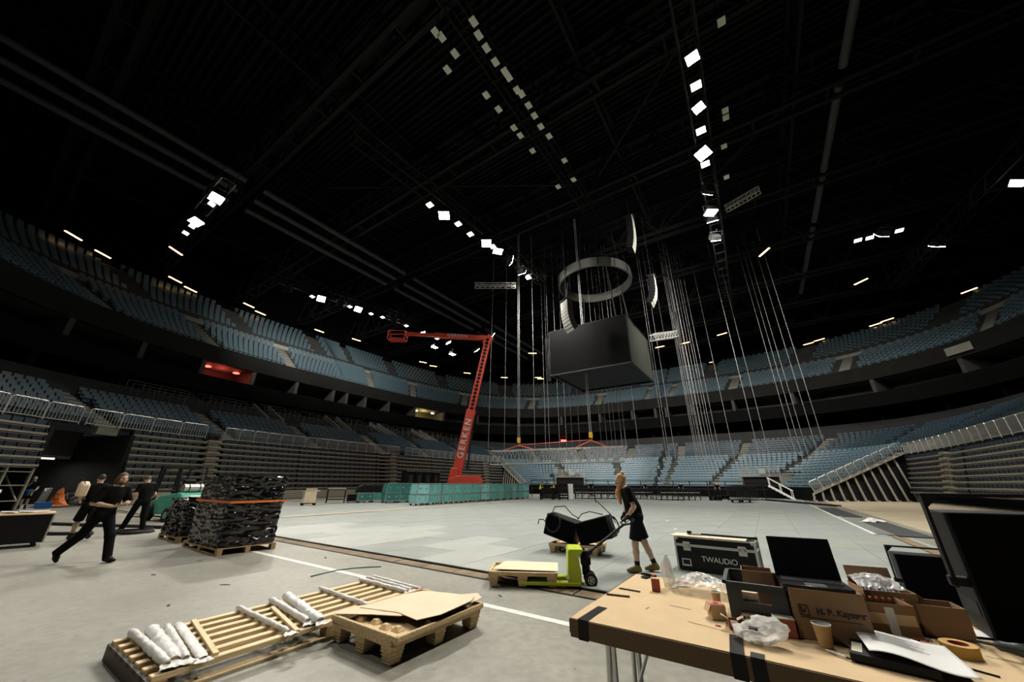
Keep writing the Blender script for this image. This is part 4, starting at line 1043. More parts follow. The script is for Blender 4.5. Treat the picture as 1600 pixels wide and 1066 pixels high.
# tapes and tools
def roll(label, x, y, r0, r1, h, m, core, rot=0):
    t = titem('tape_roll', label, 'tape', x, y, rot)
    MB().lathe([(r1, 0), (r0, 0), (r0, h), (r1, h)], 36).build('tape', m, t, shade=35); MB().lathe([(r1, h), (r1 - .004, h), (r1 - .004, 0), (r1, 0)], 36).build('core', core, t, shade=35)
mat('tape_orange', (.55, .32, .07), .6)
roll('fat roll of orange masking tape on the cardboard', 1.835, .615, .068, .04, .05, 'tape_orange', 'red_box')
roll('roll of white tape lying under the red screwdriver', 1.70, .545, .055, .036, .022, 'white', 'cardboard')
t = titem('screwdriver', 'screwdriver with red and black grip lying across the white tape roll', 'screwdriver', 1.69, .56, R(-42), TZ + .026)
MB().lathe([(0, -.05), (.012, -.048), (.014, -.02), (.010, .03), (.013, .05), (0, .055)], 12).xf(Matrix.Rotation(R(90), 4, 'Y')).xf(Matrix.Translation((.05, 0, .013))).build('grip', 'red_box', t, shade=40)
MB().cyl((-.12, 0, .012), (.01, 0, .013), .004, n=8).build('shaft', 'alu', t)
t = titem('snips', 'metal snips with red handles beside the small open carton', 'tool', 1.735, .69, R(50))
for sg in (-1, 1):
    MB().tube([(.0, 0, .02), (-.05, sg * .02, .022), (-.11, sg * .022, .02)], .008, 8).build('handle', 'red_box', t); MB().prism([(0, .012), (.07, .018), (.0, .03)], sg * .004, sg * .001, 'y').build('blade', 'alu', t)
MB().lathe([(0, .032), (.02, .03), (.024, .02), (.02, .012), (0, .012)], 16).build('pivot', 'chrome', t, shade=40)
t = titem('cordless_drill', 'black power tool lying on its side beside the orange tape', 'tool', 2.12, .66, R(-22))
MB().lathe([(0, -.15), (.03, -.148), (.036, -.12), (.036, .02), (.03, .06), (.022, .10), (.022, .13), (.008, .15), (.008, .2), (0, .2)], 18).xf(Matrix.Rotation(R(-90), 4, 'Y')).xf(Matrix.Translation((0, 0, .045))).build('body', 'tool_dark', t, shade=40)
MB().tube([(.06, 0, .04), (.10, -.08, .035), (.12, -.16, .035)], [.022, .02, .024], 10).build('grip', 'black', t, shade=50); MB().b2((.07, -.235, .005), (.17, -.155, .065)).build('battery', 'black', t, bevel=.006)
t = titem('paper_sheet', 'white paper sheet lying flat in front of the big monitor speaker', 'paper', 2.02, 1.05, R(20)); MB().grid(lambda u, v: (-.12 + .22 * u, -.05 + .14 * v, .003 + .004 * math.sin(4 * u)), 8, 5).build('sheet', 'paper', t, solid=.001)
t = titem('marker_pen', 'marker pen with red cap at the far edge of the table', 'pen', 1.96, 1.22, R(-60)); MB().cyl((-.05, 0, .009), (.04, 0, .009), .008, n=10).build('barrel', 'white', t, shade=40); MB().cyl((.04, 0, .009), (.075, 0, .009), .009, n=10).build('cap', 'red_box', t, shade=40)
t = titem('tool_box', 'flat dark green tool tray at the far edge of the table', 'box', 1.84, 1.31, R(5))
MB().b2((-.11, -.06, 0), (.11, .06, .05)).build('body', 'teal_dark', t, bevel=.005); MB().b2((.0, -.0605, .01), (.05, -.0595, .035)).build('label', 'floor_pale', t)
MB().cyl((-.3, -.2, .004), (-.22, -.24, .004), .004, n=6).build('wire', 'black', titem('wire_offcut', 'short black wire offcut near the lower table edge', 'wire', 2.1, .62))

# ---------------------------------------------------------------- monitor speakers with yoke
def monitor(t, w_=.60, h_=.64, d_=.36):
    MB().prism([(-w_ / 2, 0), (w_ / 2, 0), (w_ / 2, h_), (-w_ / 2, h_)], -d_ / 2 + .03, d_ / 2, 'y').build('cabinet', 'black', t, bevel=.012)
    MB().b2((-w_ / 2 + .004, -d_ / 2, .004), (w_ / 2 - .004, -d_ / 2 + .032, h_ - .004)).build('grille', 'grille_black', t, bevel=.006)
    x = w_ / 2 + .06
    for sx in (-1, 1): MB().b2((sx * x - .008, -.14, .24), (sx * x + .008, -.08, h_ + .10)).build('yoke_arm', 'black', t, bevel=.003)
    MB().b2((-x - .008, -.14, h_ + .085), (x + .008, -.08, h_ + .105)).build('yoke_bar', 'black', t, bevel=.003)
    for sx in (-1, 1):
        MB().cyl((sx * (w_ / 2 - .01), -.11, .27), (sx * (x + .02), -.11, .27), .028, n=14).build('pivot_knob', 'black', t, shade=40)
        MB().prism([(0, 0), (sx * .07, 0), (0, -.07)], -.138, -.082, 'y').xf(Matrix.Translation((-sx * x, 0, h_ + .086))).build('gusset', 'black', t)
        MB().b2((sx * (w_ / 2 + .001) - .002, -.1, .10), (sx * (w_ / 2 + .001) + .002, .1, .17)).build('side_handle', 'black_rubber', t)
t = titem('monitor_speaker', 'large black monitor speaker with yoke standing on the table edge', 'speaker', 2.36, 1.12, R(0), TZ)
monitor(t)
t = thing('monitor_speaker', 'black monitor speaker with yoke standing on the grey floor beyond the table', 'speaker', W(8.1, 1.62, .03), BX)
monitor(t, .56, .60, .36)

# ---------------------------------------------------------------- flight case with lettering
t = thing('flight_case', 'black flight case with aluminium edges and white lettering behind the table', 'case', (3.88, 7.62, 0), R(-38))
cw, cdp, ch = 1.32, .50, .60
MB().b2((-cw / 2, -cdp / 2, .03), (cw / 2, cdp / 2, .45)).build('body', 'case_black', t); MB().b2((-cw / 2, -cdp / 2, .47), (cw / 2, cdp / 2, ch)).build('lid', 'case_black', t)
for z in (.03, .455, .475, ch):
    for y in (-1, 1): MB().box((0, y * cdp / 2, z), (cw + .02, .02, .022)).build('edge_strip', 'alu', t)
    for x in (-1, 1): MB().box((x * cw / 2, 0, z), (.02, cdp + .02, .022)).build('edge_strip', 'alu', t)
for x in (-1, 1):
    for y in (-1, 1):
        MB().box((x * cw / 2, y * cdp / 2, ch / 2), (.03, .03, ch)).build('corner_strip', 'alu', t); MB().box((x * (cw / 2 - .02), y * (cdp / 2 - .02), ch - .02), (.075, .075, .06)).build('ball_corner', 'alu', t, bevel=.012); MB().box((x * (cw / 2 - .02), y * (cdp / 2 - .02), .03), (.075, .075, .06)).build('ball_corner', 'alu', t, bevel=.012)
for x in (-.46, .46):
    p_ = MB().box((x, -cdp / 2 - .004, .45), (.13, .012, .15)).build('latch_plate', 'alu', t, bevel=.004); MB().cyl((x, -cdp / 2 - .012, .45), (x, -cdp / 2 - .02, .45), .035, n=16).build('butterfly', 'galv', p_, shade=40); MB().box((x, -cdp / 2 - .022, .45), (.05, .006, .014)).build('twist_key', 'alu', p_)
for x in (-.50, .50):
    p_ = MB().box((x, -cdp / 2 - .004, .18), (.16, .012, .12)).build('handle_dish', 'alu', t, bevel=.004); MB().box((x, -cdp / 2 - .011, .185), (.12, .004, .075)).build('recess', 'black', p_); MB().box((x, -cdp / 2 - .018, .165), (.11, .014, .03)).build('handle_grip', 'black_rubber', p_, bevel=.004)
lettering('TWAUDiO', .125, 'white', t, frame_mx((.06, -cdp / 2 - .0025, .26), (1, 0, .0), (0, 0, 1)), depth=.001, spacing=.95)
tz = ch + .012
t = thing('cardboard_sheet', 'pale cardboard offcut lying on top of the flight case', 'cardboard', (3.86, 7.62, tz), R(-38)); MB().b2((-.72, -.24, 0), (.55, .22, .008)).build('sheet', 'cardboard_pale', t)
t = thing('speaker_pole', 'black and silver distance pole with a clamp lying on the flight case', 'pole', (3.9, 7.60, tz + .012), R(-37))
MB().cyl((-.42, 0, .02), (.62, 0, .02), .018, n=12).build('tube', 'black', t, shade=40); MB().cyl((-.5, 0, .02), (-.25, 0, .02), .026, n=12).build('sleeve', 'alu', t, shade=40); MB().box((-.46, 0, .04), (.08, .06, .05)).build('clamp', 'black', t, bevel=.008); MB().cyl((.62, 0, .02), (.67, 0, .02), .024, n=12).build('end_cap', 'black', t, shade=40)

# ---------------------------------------------------------------- pallets of pressed wood
def pressed_pallet(t, L, D, H=.14, legs=(3, 3), foot=.09):
    n = 2
    mb = MB(); rim = .04
    # tray: rim walls and floor
    mb.box((0, 0, H - .045), (L, D, .02))
    for y in (-1, 1): mb.box((0, y * (D / 2 - rim / 2), H - .02), (L, rim, .045))
    for x in (-1, 1): mb.box((x * (L / 2 - rim / 2), 0, H - .02), (rim, D, .045))
    mb.build('tray', 'pressed_wood', t, bevel=.008)
    for i in range(legs[0] - 1):
        x = -L / 2 + L * (i + 1) / legs[0]; MB().box((x, 0, H - .03), (.05, D - .1, .03)).build('rib', 'pressed_wood', t, bevel=.006)
    for i in range(legs[0]):
        for j in range(legs[1]):
            x = -L / 2 + .09 + (L - .18) * i / (legs[0] - 1); y = -D / 2 + .08 + (D - .16) * j / (legs[1] - 1); a, b = .085, .055
            q = [(x + sx * b * 1.0, y + sy * b, 0) for sx, sy in ((-1, -1), (1, -1), (1, 1), (-1, 1))] + [(x + sx * a, y + sy * min(a, .078), H - .05) for sx, sy in ((-1, -1), (1, -1), (1, 1), (-1, 1))]
            lg = MB().hexa([Vector(v) for v in q]).build('leg', 'pressed_wood', t, bevel=.006)
            for k in range(4):
                f_ = (k + .5) / 5; s2 = b + (a - b) * f_ + .003; z = (H - .05) * f_
                MB().box((x, y, z), (s2 * 2, min(s2 * 2, .16), .006)).build('groove_ring', 'pressed_wood', lg)
t = bthing('pressed_wood_pallet', 'pressed wood pallet piled with torn cardboard beside the long slatted pallet', 'pallet', 3.38, -3.62, 0, R(-2)); pressed_pallet(t, 1.02, 1.24, .19)
t = bthing('pressed_wood_pallet', 'pressed wood pallet stacked as the upper tray under the torn cardboard', 'pallet', 3.39, -3.62, .155, R(-1)); 
mb = MB(); mb.box((0, 0, .02), (1.04, 1.26, .02))
for y in (-1, 1): mb.box((0, y * .615, .05), (1.08, .035, .05))
for x in (-1, 1): mb.box((x * .525, 0, .05), (.035, 1.26, .05))
mb.build('tray', 'pressed_wood', t, bevel=.008)
for (x, y) in ((-.25, -.45), (-.05, -.42), (.15, -.45), (-.3, .48), (.05, .50), (.3, .5), (.3, -.42), (-.15, .42), (.42, -.1)):
    MB().hexa([Vector((x + sx * .06, y + sy * .05, .03)) for sx, sy in ((-1, -1), (1, -1), (1, 1), (-1, 1))] + [Vector((x + sx * .025, y + sy * .02, .07)) for sx, sy in ((-1, -1), (1, -1), (1, 1), (-1, 1))]).build('nub', 'pressed_wood', t, bevel=.006)
def card(label, a, b, z, rot, poly, tilt=(0, 0), m='cardboard_pale', curl=.0):
    t = bthing('cardboard_sheet', label, 'cardboard', a, b, z, rot)
    n = len(poly)
    mb = MB().prism(poly, 0, .006, 'z'); mb.v = [(x, y, zz + tilt[0] * x + tilt[1] * y + curl * max(0, abs(x) - .3) ** 2) for x, y, zz in mb.v]; mb.build('sheet', m, t)
    return t
card('large torn pale cardboard sheet on top of the pressed wood pallet', 3.42, -3.62, .265, R(-4), [(-.42, -.42), (-.38, .15), (-.3, .38), (.05, .48), (.42, .55), (.52, .40), (.56, -.1), (.46, -.32), (.1, -.28), (-.2, -.36)], (.02, .03), curl=.1)
card('torn cardboard strip hanging over the pallet rim under the large sheet', 3.05, -3.80, .245, R(10), [(-.36, -.22), (-.32, .1), (.1, .16), (.4, .08), (.35, -.02), (.0, -.1)], (.02, .0))
card('folded cardboard piece at the far corner of the pressed wood pallet', 3.82, -3.28, .262, R(35), [(-.25, -.12), (-.22, .14), (.2, .16), (.26, .02), (.1, -.14)], (.05, .12))
t = thing('pressed_wood_pallet', 'pressed wood pallet lifted by the lime green pallet truck', 'pallet', (.22, 7.0, .02), R(-5)); pressed_pallet(t, 1.12, .74, .20)
card_t = thing('cardboard_sheet', 'flat pale cardboard sheet on the pallet held by the pallet truck', 'cardboard', (.25, 7.06, .226), R(-6)); MB().prism([(-.52, -.30), (.55, -.34), (.56, .33), (-.36, .36), (-.40, .30)], 0, .008, 'z').build('sheet', 'cardboard_pale', card_t)
t = thing('pressed_wood_pallet', 'pressed wood pallet under the two black speakers', 'pallet', (1.62, 9.75, .03), R(-28)); pressed_pallet(t, 1.2, .8, .19)

# ---------------------------------------------------------------- long slatted pallet
lp = bthing('slatted_pallet', 'long pale pallet of timber slats with wrapped tubes lying on it', 'pallet', 1.36, -5.46)
LW, LL = 1.24, 2.92
for k in range(7):
    x = .05 + (LW - .1) * k / 6; MB().b2((x - .038, 0, .105), (x + .038, LL, .15)).build('slat', 'wood_pale_y', lp, bevel=.006)
for y in (.0, LL / 2 - .05, LL - .1):
    MB().b2((.0, y + .003, .085), (LW, y + .1, .106)).build('cross_board', 'wood_old', lp)
    for x in (0, LW / 2 - .06, LW - .12): MB().b2((x, y + .003, .022), (x + .12, y + .1, .086)).build('block', 'wood_old', lp)
MB().b2((-.005, -.02, .0), (LW + .005, .0, .125)).build('end_board', 'wood_shaded', lp)
for k in range(6): MB().b2((.10 + .19 * k, -.021, .10), (.17 + .19 * k, .0, .126)).build('notch', 'black', lp)
for x in (0, LW / 2 - .05, LW - .1): MB().b2((x, 0, .0), (x + .1, LL, .022)).build('runner', 'wood_pale_y', lp, bevel=.004)
lettering('RAL', .05, 'print_dark', lp, frame_mx((LW - .02, -.0245, .06), (-1, 0, 0), (0, 0, 1)), depth=.0008)
def tube_wrap(label, x0, y0, x1, y1, r_, seed, flat=1.0, tail=True, m='foil_white'):
    c = Vector(((x0 + x1) / 2, (y0 + y1) / 2, .152)); t = bthing('wrapped_tube', label, 'tube', 1.36 + c.y, -5.46 + c.x, c.z, 0, 'foil-wrapped tubes on the slatted pallet')
    d = Vector((x1 - x0, y1 - y0, 0)); L = d.length; d.normalize(); nn = Vector((-d.y, d.x, 0))
    def fn(u, v):
        th = 2 * PI * v; q = L * (u - .5); rr = r_ * (1 + .15 * mnoise.noise(Vector((q * 6, seed, th))))
        e = abs(u - .5) * 2
        if tail and e > .9: rr *= 1 - .35 * (e - .9) / .1
        p = d * q + nn * (rr * math.cos(th) * flat) + Vector((0, 0, r_ * 1.02 + rr * math.sin(th)))
        return p + mnoise.noise_vector(p * 22 + Vector((seed, 0, 0))) * r_ * .22
    MB().grid(fn, 40, 14).build('wrap', m, t, smooth=True)
    MB().cyl(d * (-L / 2 + .01) + V3(0, 0, r_), d * (L / 2 - .01) + V3(0, 0, r_), r_ * .72, n=12).build('tube', 'cardboard', t, shade=40)
    if tail:
        def tf(u, v): return d * (L / 2 - .02 + .09 * u) + nn * (.07 * (v - .5) * (1 + u)) + V3(0, 0, r_ * (1 - .4 * u))
        MB().grid(crumple(tf, 8, 8, .012, 25, seed), 8, 8).build('wrap_tail', m, t, smooth=True)
tube_wrap('wrapped white tube nearest the dark end board of the slatted pallet', .0, .12, 1.16, .10, .034, 1)
tube_wrap('second wrapped white tube from the dark end, crumpled and fat', .06, .25, 1.12, .16, .038, 2, 1.4)
tube_wrap('third wrapped white tube from the dark end, with torn foil', .10, .36, 1.16, .22, .032, 3)
tube_wrap('flattened white wrapping beside the loose timber strip at the dark end', .05, .47, 1.22, .32, .018, 4, 2.4)
tube_wrap('slim white tube lying across the slats just before the middle of the pallet', -.01, 1.03, 1.25, 1.00, .026, 5)
tube_wrap('white tube at the middle of the pallet beside a timber strip', .0, 1.38, 1.14, 1.24, .032, 6)
tube_wrap('fat wrapped tube with an open cardboard end at the middle of the pallet', .0, 1.56, 1.26, 1.31, .042, 7, 1.3)
tube_wrap('slim white tube lying across the slats past the middle of the pallet', -.03, 2.03, 1.24, 1.95, .024, 8)
tube_wrap('white tube at the far end of the pallet, nearest the camera of the three', .0, 2.64, 1.12, 2.60, .026, 9)
tube_wrap('white tube at the far end of the pallet, middle of the three', -.02, 2.78, 1.09, 2.71, .022, 10)
tube_wrap('white tube at the far end of the pallet, outermost of the three', .02, 2.88, 1.18, 2.81, .020, 11, tail=False)
for (x0, y0, x1, y1, lab) in ((.05, .60, 1.20, .42, 'loose timber strip at the dark end of the slatted pallet'), (.28, 1.28, 1.26, 1.08, 'loose timber strip before the middle tubes of the slatted pallet'), (.10, 1.46, .95, 1.36, 'loose timber strip between the middle tubes of the slatted pallet')):
    c = Vector(((x0 + x1) / 2, (y0 + y1) / 2, 0)); t = bthing('timber_strip', lab, 'timber', 1.36 + c.y, -5.46 + c.x, .152, math.atan2(y1 - y0, x1 - x0)); L = math.hypot(x1 - x0, y1 - y0)
    MB().b2((-L / 2, -.022, 0), (L / 2, .022, .022)).build('strip', 'wood_pale', t, bevel=.003)
# hose on the floor
pts = [(-3.51, 7.29), (-3.40, 7.55), (-3.26, 7.80), (-3.02, 7.97), (-2.74, 8.07), (-2.55, 8.10)]
tag(MB().tube([(x, y, .008) for x, y in pts], .012, 6).build('hose_offcut', 'teal_dark', smooth=True), 'thin dark green hose offcut on the concrete beside the slatted pallet', 'hose')

# ---------------------------------------------------------------- pallet truck
t = thing('pallet_truck', 'lime green hand pallet truck with black handle and wheels', 'pallet truck', (.95, 6.85, 0), R(-5))
for y in (-.20, .20):
    MB().b2((-.80, y - .08, .045), (.18, y + .08, .095)).build('fork', 'lime', t, bevel=.01)
    MB().cyl((-.7, y - .05, .036), (-.7, y + .05, .036), .034, n=16).build('roller', 'black_rubber', t, shade=40)
MB().prism([(-.02, .06), (.20, .06), (.20, .24), (.16, .46), (.24, .52), (.24, .555), (.02, .555), (.0, .52)], -.26, .26, 'y').build('mast', 'lime', t, bevel=.012)
MB().cyl((-.02, -.285, .17), (-.02, -.26, .17), .03, n=14).build('bolt', 'alu', t, shade=40)
MB().cyl((.30, 0, .16), (.30, 0, .50), .065, n=18).build('pump', 'black', t, shade=40); MB().b2((.22, -.06, .30), (.38, .06, .42)).build('pump_head', 'black', t, bevel=.012)
for y in (-.13, .07):
    wl = MB().cyl((.36, y, .10), (.36, y + .06, .10), .10, n=28).build('wheel', 'black_rubber', t, shade=40)
    MB().cyl((.36, y - .004, .10), (.36, y + .064, .10), .058, n=20).build('hub', 'galv', wl, shade=40)
    for k in range(5):
        th = 2 * PI * k / 5; MB().cyl((.36 + .036 * math.cos(th), y - .006, .10 + .036 * math.sin(th)), (.36 + .036 * math.cos(th), y - .003, .10 + .036 * math.sin(th)), .013, n=10).build('hole', 'black', wl)
MB().cyl((.36, -.16, .10), (.36, .16, .10), .018, n=10).build('axle', 'alu', t)
h0 = V3(.34, 0, .46); h1 = h0 + (V3(1.263, .713, .93) - h0) * .82
dd = (h1 - h0).normalized(); sd = V3(-dd.y, dd.x, 0).normalized()
MB().cyl(h0 - dd * .06, h0 + dd * .08, .045, n=12).build('pivot', 'black', t, shade=40)
MB().cyl(h0, h1, .021, n=12).build('drawbar', 'black', t, shade=40)
up = dd.cross(sd)
lp_ = [h1 - dd * .02, h1 + sd * .11 + dd * .05, h1 + sd * .12 + dd * .17, h1 + sd * .06 + dd * .23, h1 - sd * .06 + dd * .23, h1 - sd * .12 + dd * .17, h1 - sd * .11 + dd * .05]
MB().tube(lp_, .016, 8, closed=True).build('grip_loop', 'black', t, shade=50); MB().bar(h1, h1 + dd * .2, .012, .012).build('release_lever', 'black', t)
HANDLE = Matrix.Translation((.95, 6.85, 0)) @ Matrix.Rotation(R(-5), 4, 'Z') @ (h1 + dd * .23)

# ---------------------------------------------------------------- two speakers on the far pallet
def speaker_box(label, x, y, z, rot, tilt):
    t = thing('loudspeaker', label, 'speaker', (x, y, z), 0, None, (0, R(tilt), R(rot)))
    MB().prism([(-.395, -.24), (.395, -.24), (.395, .24), (-.395, .24)], -.26, .26, 'y').build('cabinet', 'black', t, bevel=.02)
    MB().b2((-.375, -.275, -.22), (.375, -.258, .22)).build('front_panel', 'grille_black', t, bevel=.006)
    for s_ in (-1, 1): MB().b2((s_ * .397 - .004, -.1, -.05), (s_ * .397 + .004, .1, .05)).build('side_handle', 'black_rubber', t, bevel=.003)
    return t
speaker_box('black loudspeaker with a coiled cable, tilted down to the right on the far pallet', 1.30, 9.80, .535, -28, 15)
speaker_box('black loudspeaker tilted up to the right on the far pallet, behind the truck handle', 2.02, 9.42, .535, -28, -15)
def coil(name, label, loc, r_, turns, rot, th=.012, tail=None, spread=.03):
    t = thing(name, label, 'cable', loc, 0, None, rot)
    pts = []
    for i in range(turns * 20):
        a_ = 2 * PI * i / 20; k = 1 + .06 * math.sin(i * .7); pts.append((r_ * k * math.cos(a_), r_ * k * math.sin(a_) * 1.05, spread * (i / (turns * 20) - .5) + .006 * math.sin(i)))
    MB().tube(pts, th, 6).build('coil', 'black_rubber', t, smooth=True)
    if tail: MB().tube(tail, th, 6).build('tail', 'black_rubber', t, smooth=True)
    return t
coil('cable_coil', 'coiled black cable hanging on the tilted loudspeaker of the far pallet', (1.02, 9.62, .66), .19, 4, (R(80), 0, R(-28)), tail=[(-.17, 0, 0), (-.26, .06, 0), (-.36, .05, .02), (-.38, -.05, .02)])
for pts, lab in (([(1.0, 9.75, .80), (1.1, 9.8, 1.0), (1.35, 9.72, 1.02), (1.5, 9.6, .84), (1.65, 9.5, .76)], 'looped black cable over the tilted loudspeaker and its neighbour'), ([(1.62, 9.55, .74), (1.72, 9.52, .86), (1.9, 9.45, .92), (2.1, 9.38, .88), (2.2, 9.35, .86)], 'black cable arched over the loudspeaker behind the truck handle'), ([(2.05, 9.35, 1.12), (2.02, 9.35, 1.2), (2.18, 9.32, 1.05), (2.35, 9.25, .88), (2.45, 9.22, .7)], 'black cable with a plug sticking up behind the truck handle')):
    tag(MB().tube(pts, .012, 6).build('speaker_cable', 'black_rubber', smooth=True), lab, 'cable')
coil('cable_coil', 'coiled black cable hanging at the end of the loudspeaker behind the truck handle', (2.40, 9.18, .66), .16, 4, (R(75), 0, R(40)))

# ================================================================ LEFT: WRAPPED LOADS, FORKLIFT, TUNNEL THINGS
def wrap_mat():
    m = bpy.data.materials.new('stretch_wrap'); m.use_nodes = True; MATS['stretch_wrap'] = m; nt = m.node_tree; n = nt.nodes; l = nt.links; p = n['Principled BSDF']
    p.inputs['Base Color'].default_value = (.004, .004, .0045, 1); p.inputs['Roughness'].default_value = .11; p.inputs['Specular IOR Level'].default_value = .7
    tc = n.new('ShaderNodeTexCoord'); mp = n.new('ShaderNodeMapping'); mp.inputs['Scale'].default_value = (4, 4, 22); mp.inputs['Rotation'].default_value = (.08, .1, 0); l.new(tc.outputs['Object'], mp.inputs[0])
    t1 = n.new('ShaderNodeTexNoise'); t1.inputs['Scale'].default_value = 1.6; t1.inputs['Detail'].default_value = 5; t1.inputs['Distortion'].default_value = 1.2; l.new(mp.outputs[0], t1.inputs['Vector'])
    b = n.new('ShaderNodeBump'); b.inputs['Strength'].default_value = .15; b.inputs['Distance'].default_value = .02; l.new(t1.outputs[0], b.inputs['Height']); l.new(b.outputs[0], p.inputs['Normal'])
    return m
wrap_mat()
def wrapped_load(t, w_, d_, h_, z0, seed, amp=.025, lean=0):
    """a boxy load in stretch film: local x across, y deep"""
    nx, ny, nz = 56, 34, 64; mb = MB()
    def P(x, y, z):
        # round the corners a little and push the film in and out
        q = Vector((x, y, z)); nv = mnoise.noise_vector(q * 2.3 + Vector((seed, 0, 0))) * amp + mnoise.noise_vector(Vector((x * 2.4 + z * 2, y * 2.6, z * 17 - x * 2 + y * 2)) + Vector((0, seed, 0))) * amp * 1.05 + mnoise.noise_vector(Vector((x * 6 - z * 4, y * 6, z * 30 + y * 4)) + Vector((seed, seed, 0))) * amp * .85
        cx = 1 - .04 * max(0, abs(y) / (d_ / 2) - .85) / .15; cy = 1 - .03 * max(0, abs(x) / (w_ / 2) - .9) / .1
        return Vector((x * cx + lean * (z - z0), y * cy, z)) + nv
    def face(fn, a, b):
        mb.grid(fn, a, b)
    face(lambda u, v: P(-w_ / 2 + w_ * u, -d_ / 2, z0 + h_ * v), nx, nz); face(lambda u, v: P(-w_ / 2 + w_ * u, d_ / 2, z0 + h_ * v), nx, nz)
    face(lambda u, v: P(-w_ / 2, -d_ / 2 + d_ * u, z0 + h_ * v), ny, nz); face(lambda u, v: P(w_ / 2, -d_ / 2 + d_ * u, z0 + h_ * v), ny, nz)
    face(lambda u, v: P(-w_ / 2 + w_ * u, -d_ / 2 + d_ * v, z0 + h_), nx, ny); face(lambda u, v: P(-w_ / 2 + w_ * u, -d_ / 2 + d_ * v, z0), nx, ny)
    o = mb.build('film', 'stretch_wrap', t, fix=False)
    bm = bmesh.new(); bm.from_mesh(o.data); bmesh.ops.remove_doubles(bm, verts=bm.verts, dist=.002); bmesh.ops.recalc_face_normals(bm, faces=bm.faces); bm.to_mesh(o.data); bm.free(); o.data.polygons.foreach_set('use_smooth', [True] * len(o.data.polygons)); o.data.set_sharp_from_angle(angle=R(50))
def timber_pallet(t, w_, d_, m='wood_old'):
    for i in range(7): MB().box((-w_ / 2 + .05 + (w_ - .1) * i / 6, 0, .132), (.1, d_, .02)).build('deck_board', m, t)
    for y in (-d_ / 2 + .05, 0, d_ / 2 - .05):
        MB().box((0, y, .011), (w_, .1, .022)).build('skid_board', m, t); MB().box((0, y, .111), (w_, .1, .022)).build('stringer', m, t)
        for x in (-w_ / 2 + .07, 0, w_ / 2 - .07): MB().box((x, y, .061), (.14, .1, .078)).build('block', m, t)
t = bthing('timber_pallet', 'timber pallet under the tall black wrapped load', 'pallet', 4.5, -11.6); timber_pallet(t, 2.2, 1.22)
t = bthing('wrapped_load', 'tall pallet load in black stretch film with an orange strap', 'load', 4.5, -11.6, .145); wrapped_load(t, 2.14, 1.18, 1.53, 0, 3)
zs = .95
for c, s_ in (((0, -.605, zs), (2.2, .012, .05)), ((0, .605, zs), (2.2, .012, .05)), ((-1.095, 0, zs), (.012, 1.2, .05)), ((1.095, 0, zs), (.012, 1.2, .05))): MB().box(c, s_).build('strap', 'orange', t)
t = bthing('timber_pallet', 'timber pallet under the low black wrapped load', 'pallet', 4.55, -14.35); timber_pallet(t, 1.6, 1.1)
t = bthing('wrapped_load', 'low pallet load in black stretch film beside the forklift', 'load', 4.55, -14.35, .145); wrapped_load(t, 1.55, 1.05, .92, 0, 11, .05)
o = tag(MB().box((0, 0, 0), (1.0, .7, .012)).build('cardboard_sheet', 'cardboard_pale'), 'pale cardboard sheet on top of the low black wrapped load', 'cardboard')
o.location = W(4.55, -14.3, 1.13); o.rotation_euler = (0, 0, BX + .2)

# forklift: local x forwards (to the mast), seen from its rear side
t = thing('forklift', 'mint green forklift with gas bottle and black overhead guard behind the men', 'forklift', W(5.9, -21.6), R(158))
MB().prism([(-1.15, .25), (.75, .25), (.85, .45), (.80, .80), (.35, .82), (.25, .98), (-.45, 1.05), (-.95, 1.12), (-1.2, .98), (-1.25, .5)], -.52, .52, 'y').build('body', 'fork_green', t, bevel=.06)
MB().prism([(-1.28, .30), (-.75, .30), (-.75, .95), (-1.12, 1.12), (-1.32, .95)], -.50, .50, 'y').build('counterweight', 'fork_green', t, bevel=.07)
for y in (-.48, .48):
    MB().tube([(.72, y, .78), (.55, y, 2.05), (-.65, y, 2.12), (-.85, y, 1.05)], .04, 8).build('guard_post', 'black', t)
for k in range(5): MB().box((-.60 + .28 * k, 0, 2.10), (.05, 1.0, .04)).build('guard_bar', 'black', t)
for y in (-.34, .34):
    MB().b2((.98, y - .06, .1), (1.1, y + .06, 2.2)).build('mast_rail', 'black', t); MB().b2((1.12, y * .8 - .05, .06), (2.15, y * .8 + .05, .10)).build('fork', 'black', t); MB().b2((1.08, y * .8 - .05, .06), (1.14, y * .8 + .05, .65)).build('fork_heel', 'black', t)
MB().b2((.95, -.4, 2.1), (1.1, .4, 2.2)).build('mast_crosshead', 'black', t); MB().b2((1.04, -.45, .5), (1.1, .45, .6)).build('carriage', 'black', t)
for x, r_ in ((.62, .33), (-.85, .26)):
    for y in (-.55, .55):
        wl = MB().cyl((x, y - .1, r_), (x, y + .1, r_), r_, n=26).build('wheel', 'black_rubber', t, shade=40); MB().cyl((x, y - .11, r_), (x, y + .11, r_), r_ * .5, n=18).build('hub', 'fork_green', wl, shade=40)
MB().cyl((-.95, -.38, 1.28), (-.95, .38, 1.28), .16, n=20).build('gas_bottle', 'galv', t, shade=40)
for y in (-.2, .2): MB().cyl((-.95, y - .02, 1.28), (-.95, y + .02, 1.28), .168, n=20).build('bottle_strap', 'black', t, shade=40)
MB().b2((-.5, -.25, 1.0), (-.05, .25, 1.16)).build('seat', 'black', t, bevel=.04); mb = MB().b2((-.06, -.24, 0), (.06, .24, .5)); mb.xf(Matrix.Rotation(R(-10), 4, 'Y')); mb.xf(Matrix.Translation((-.5, 0, 1.12))); mb.build('backrest', 'black', t, bevel=.04)
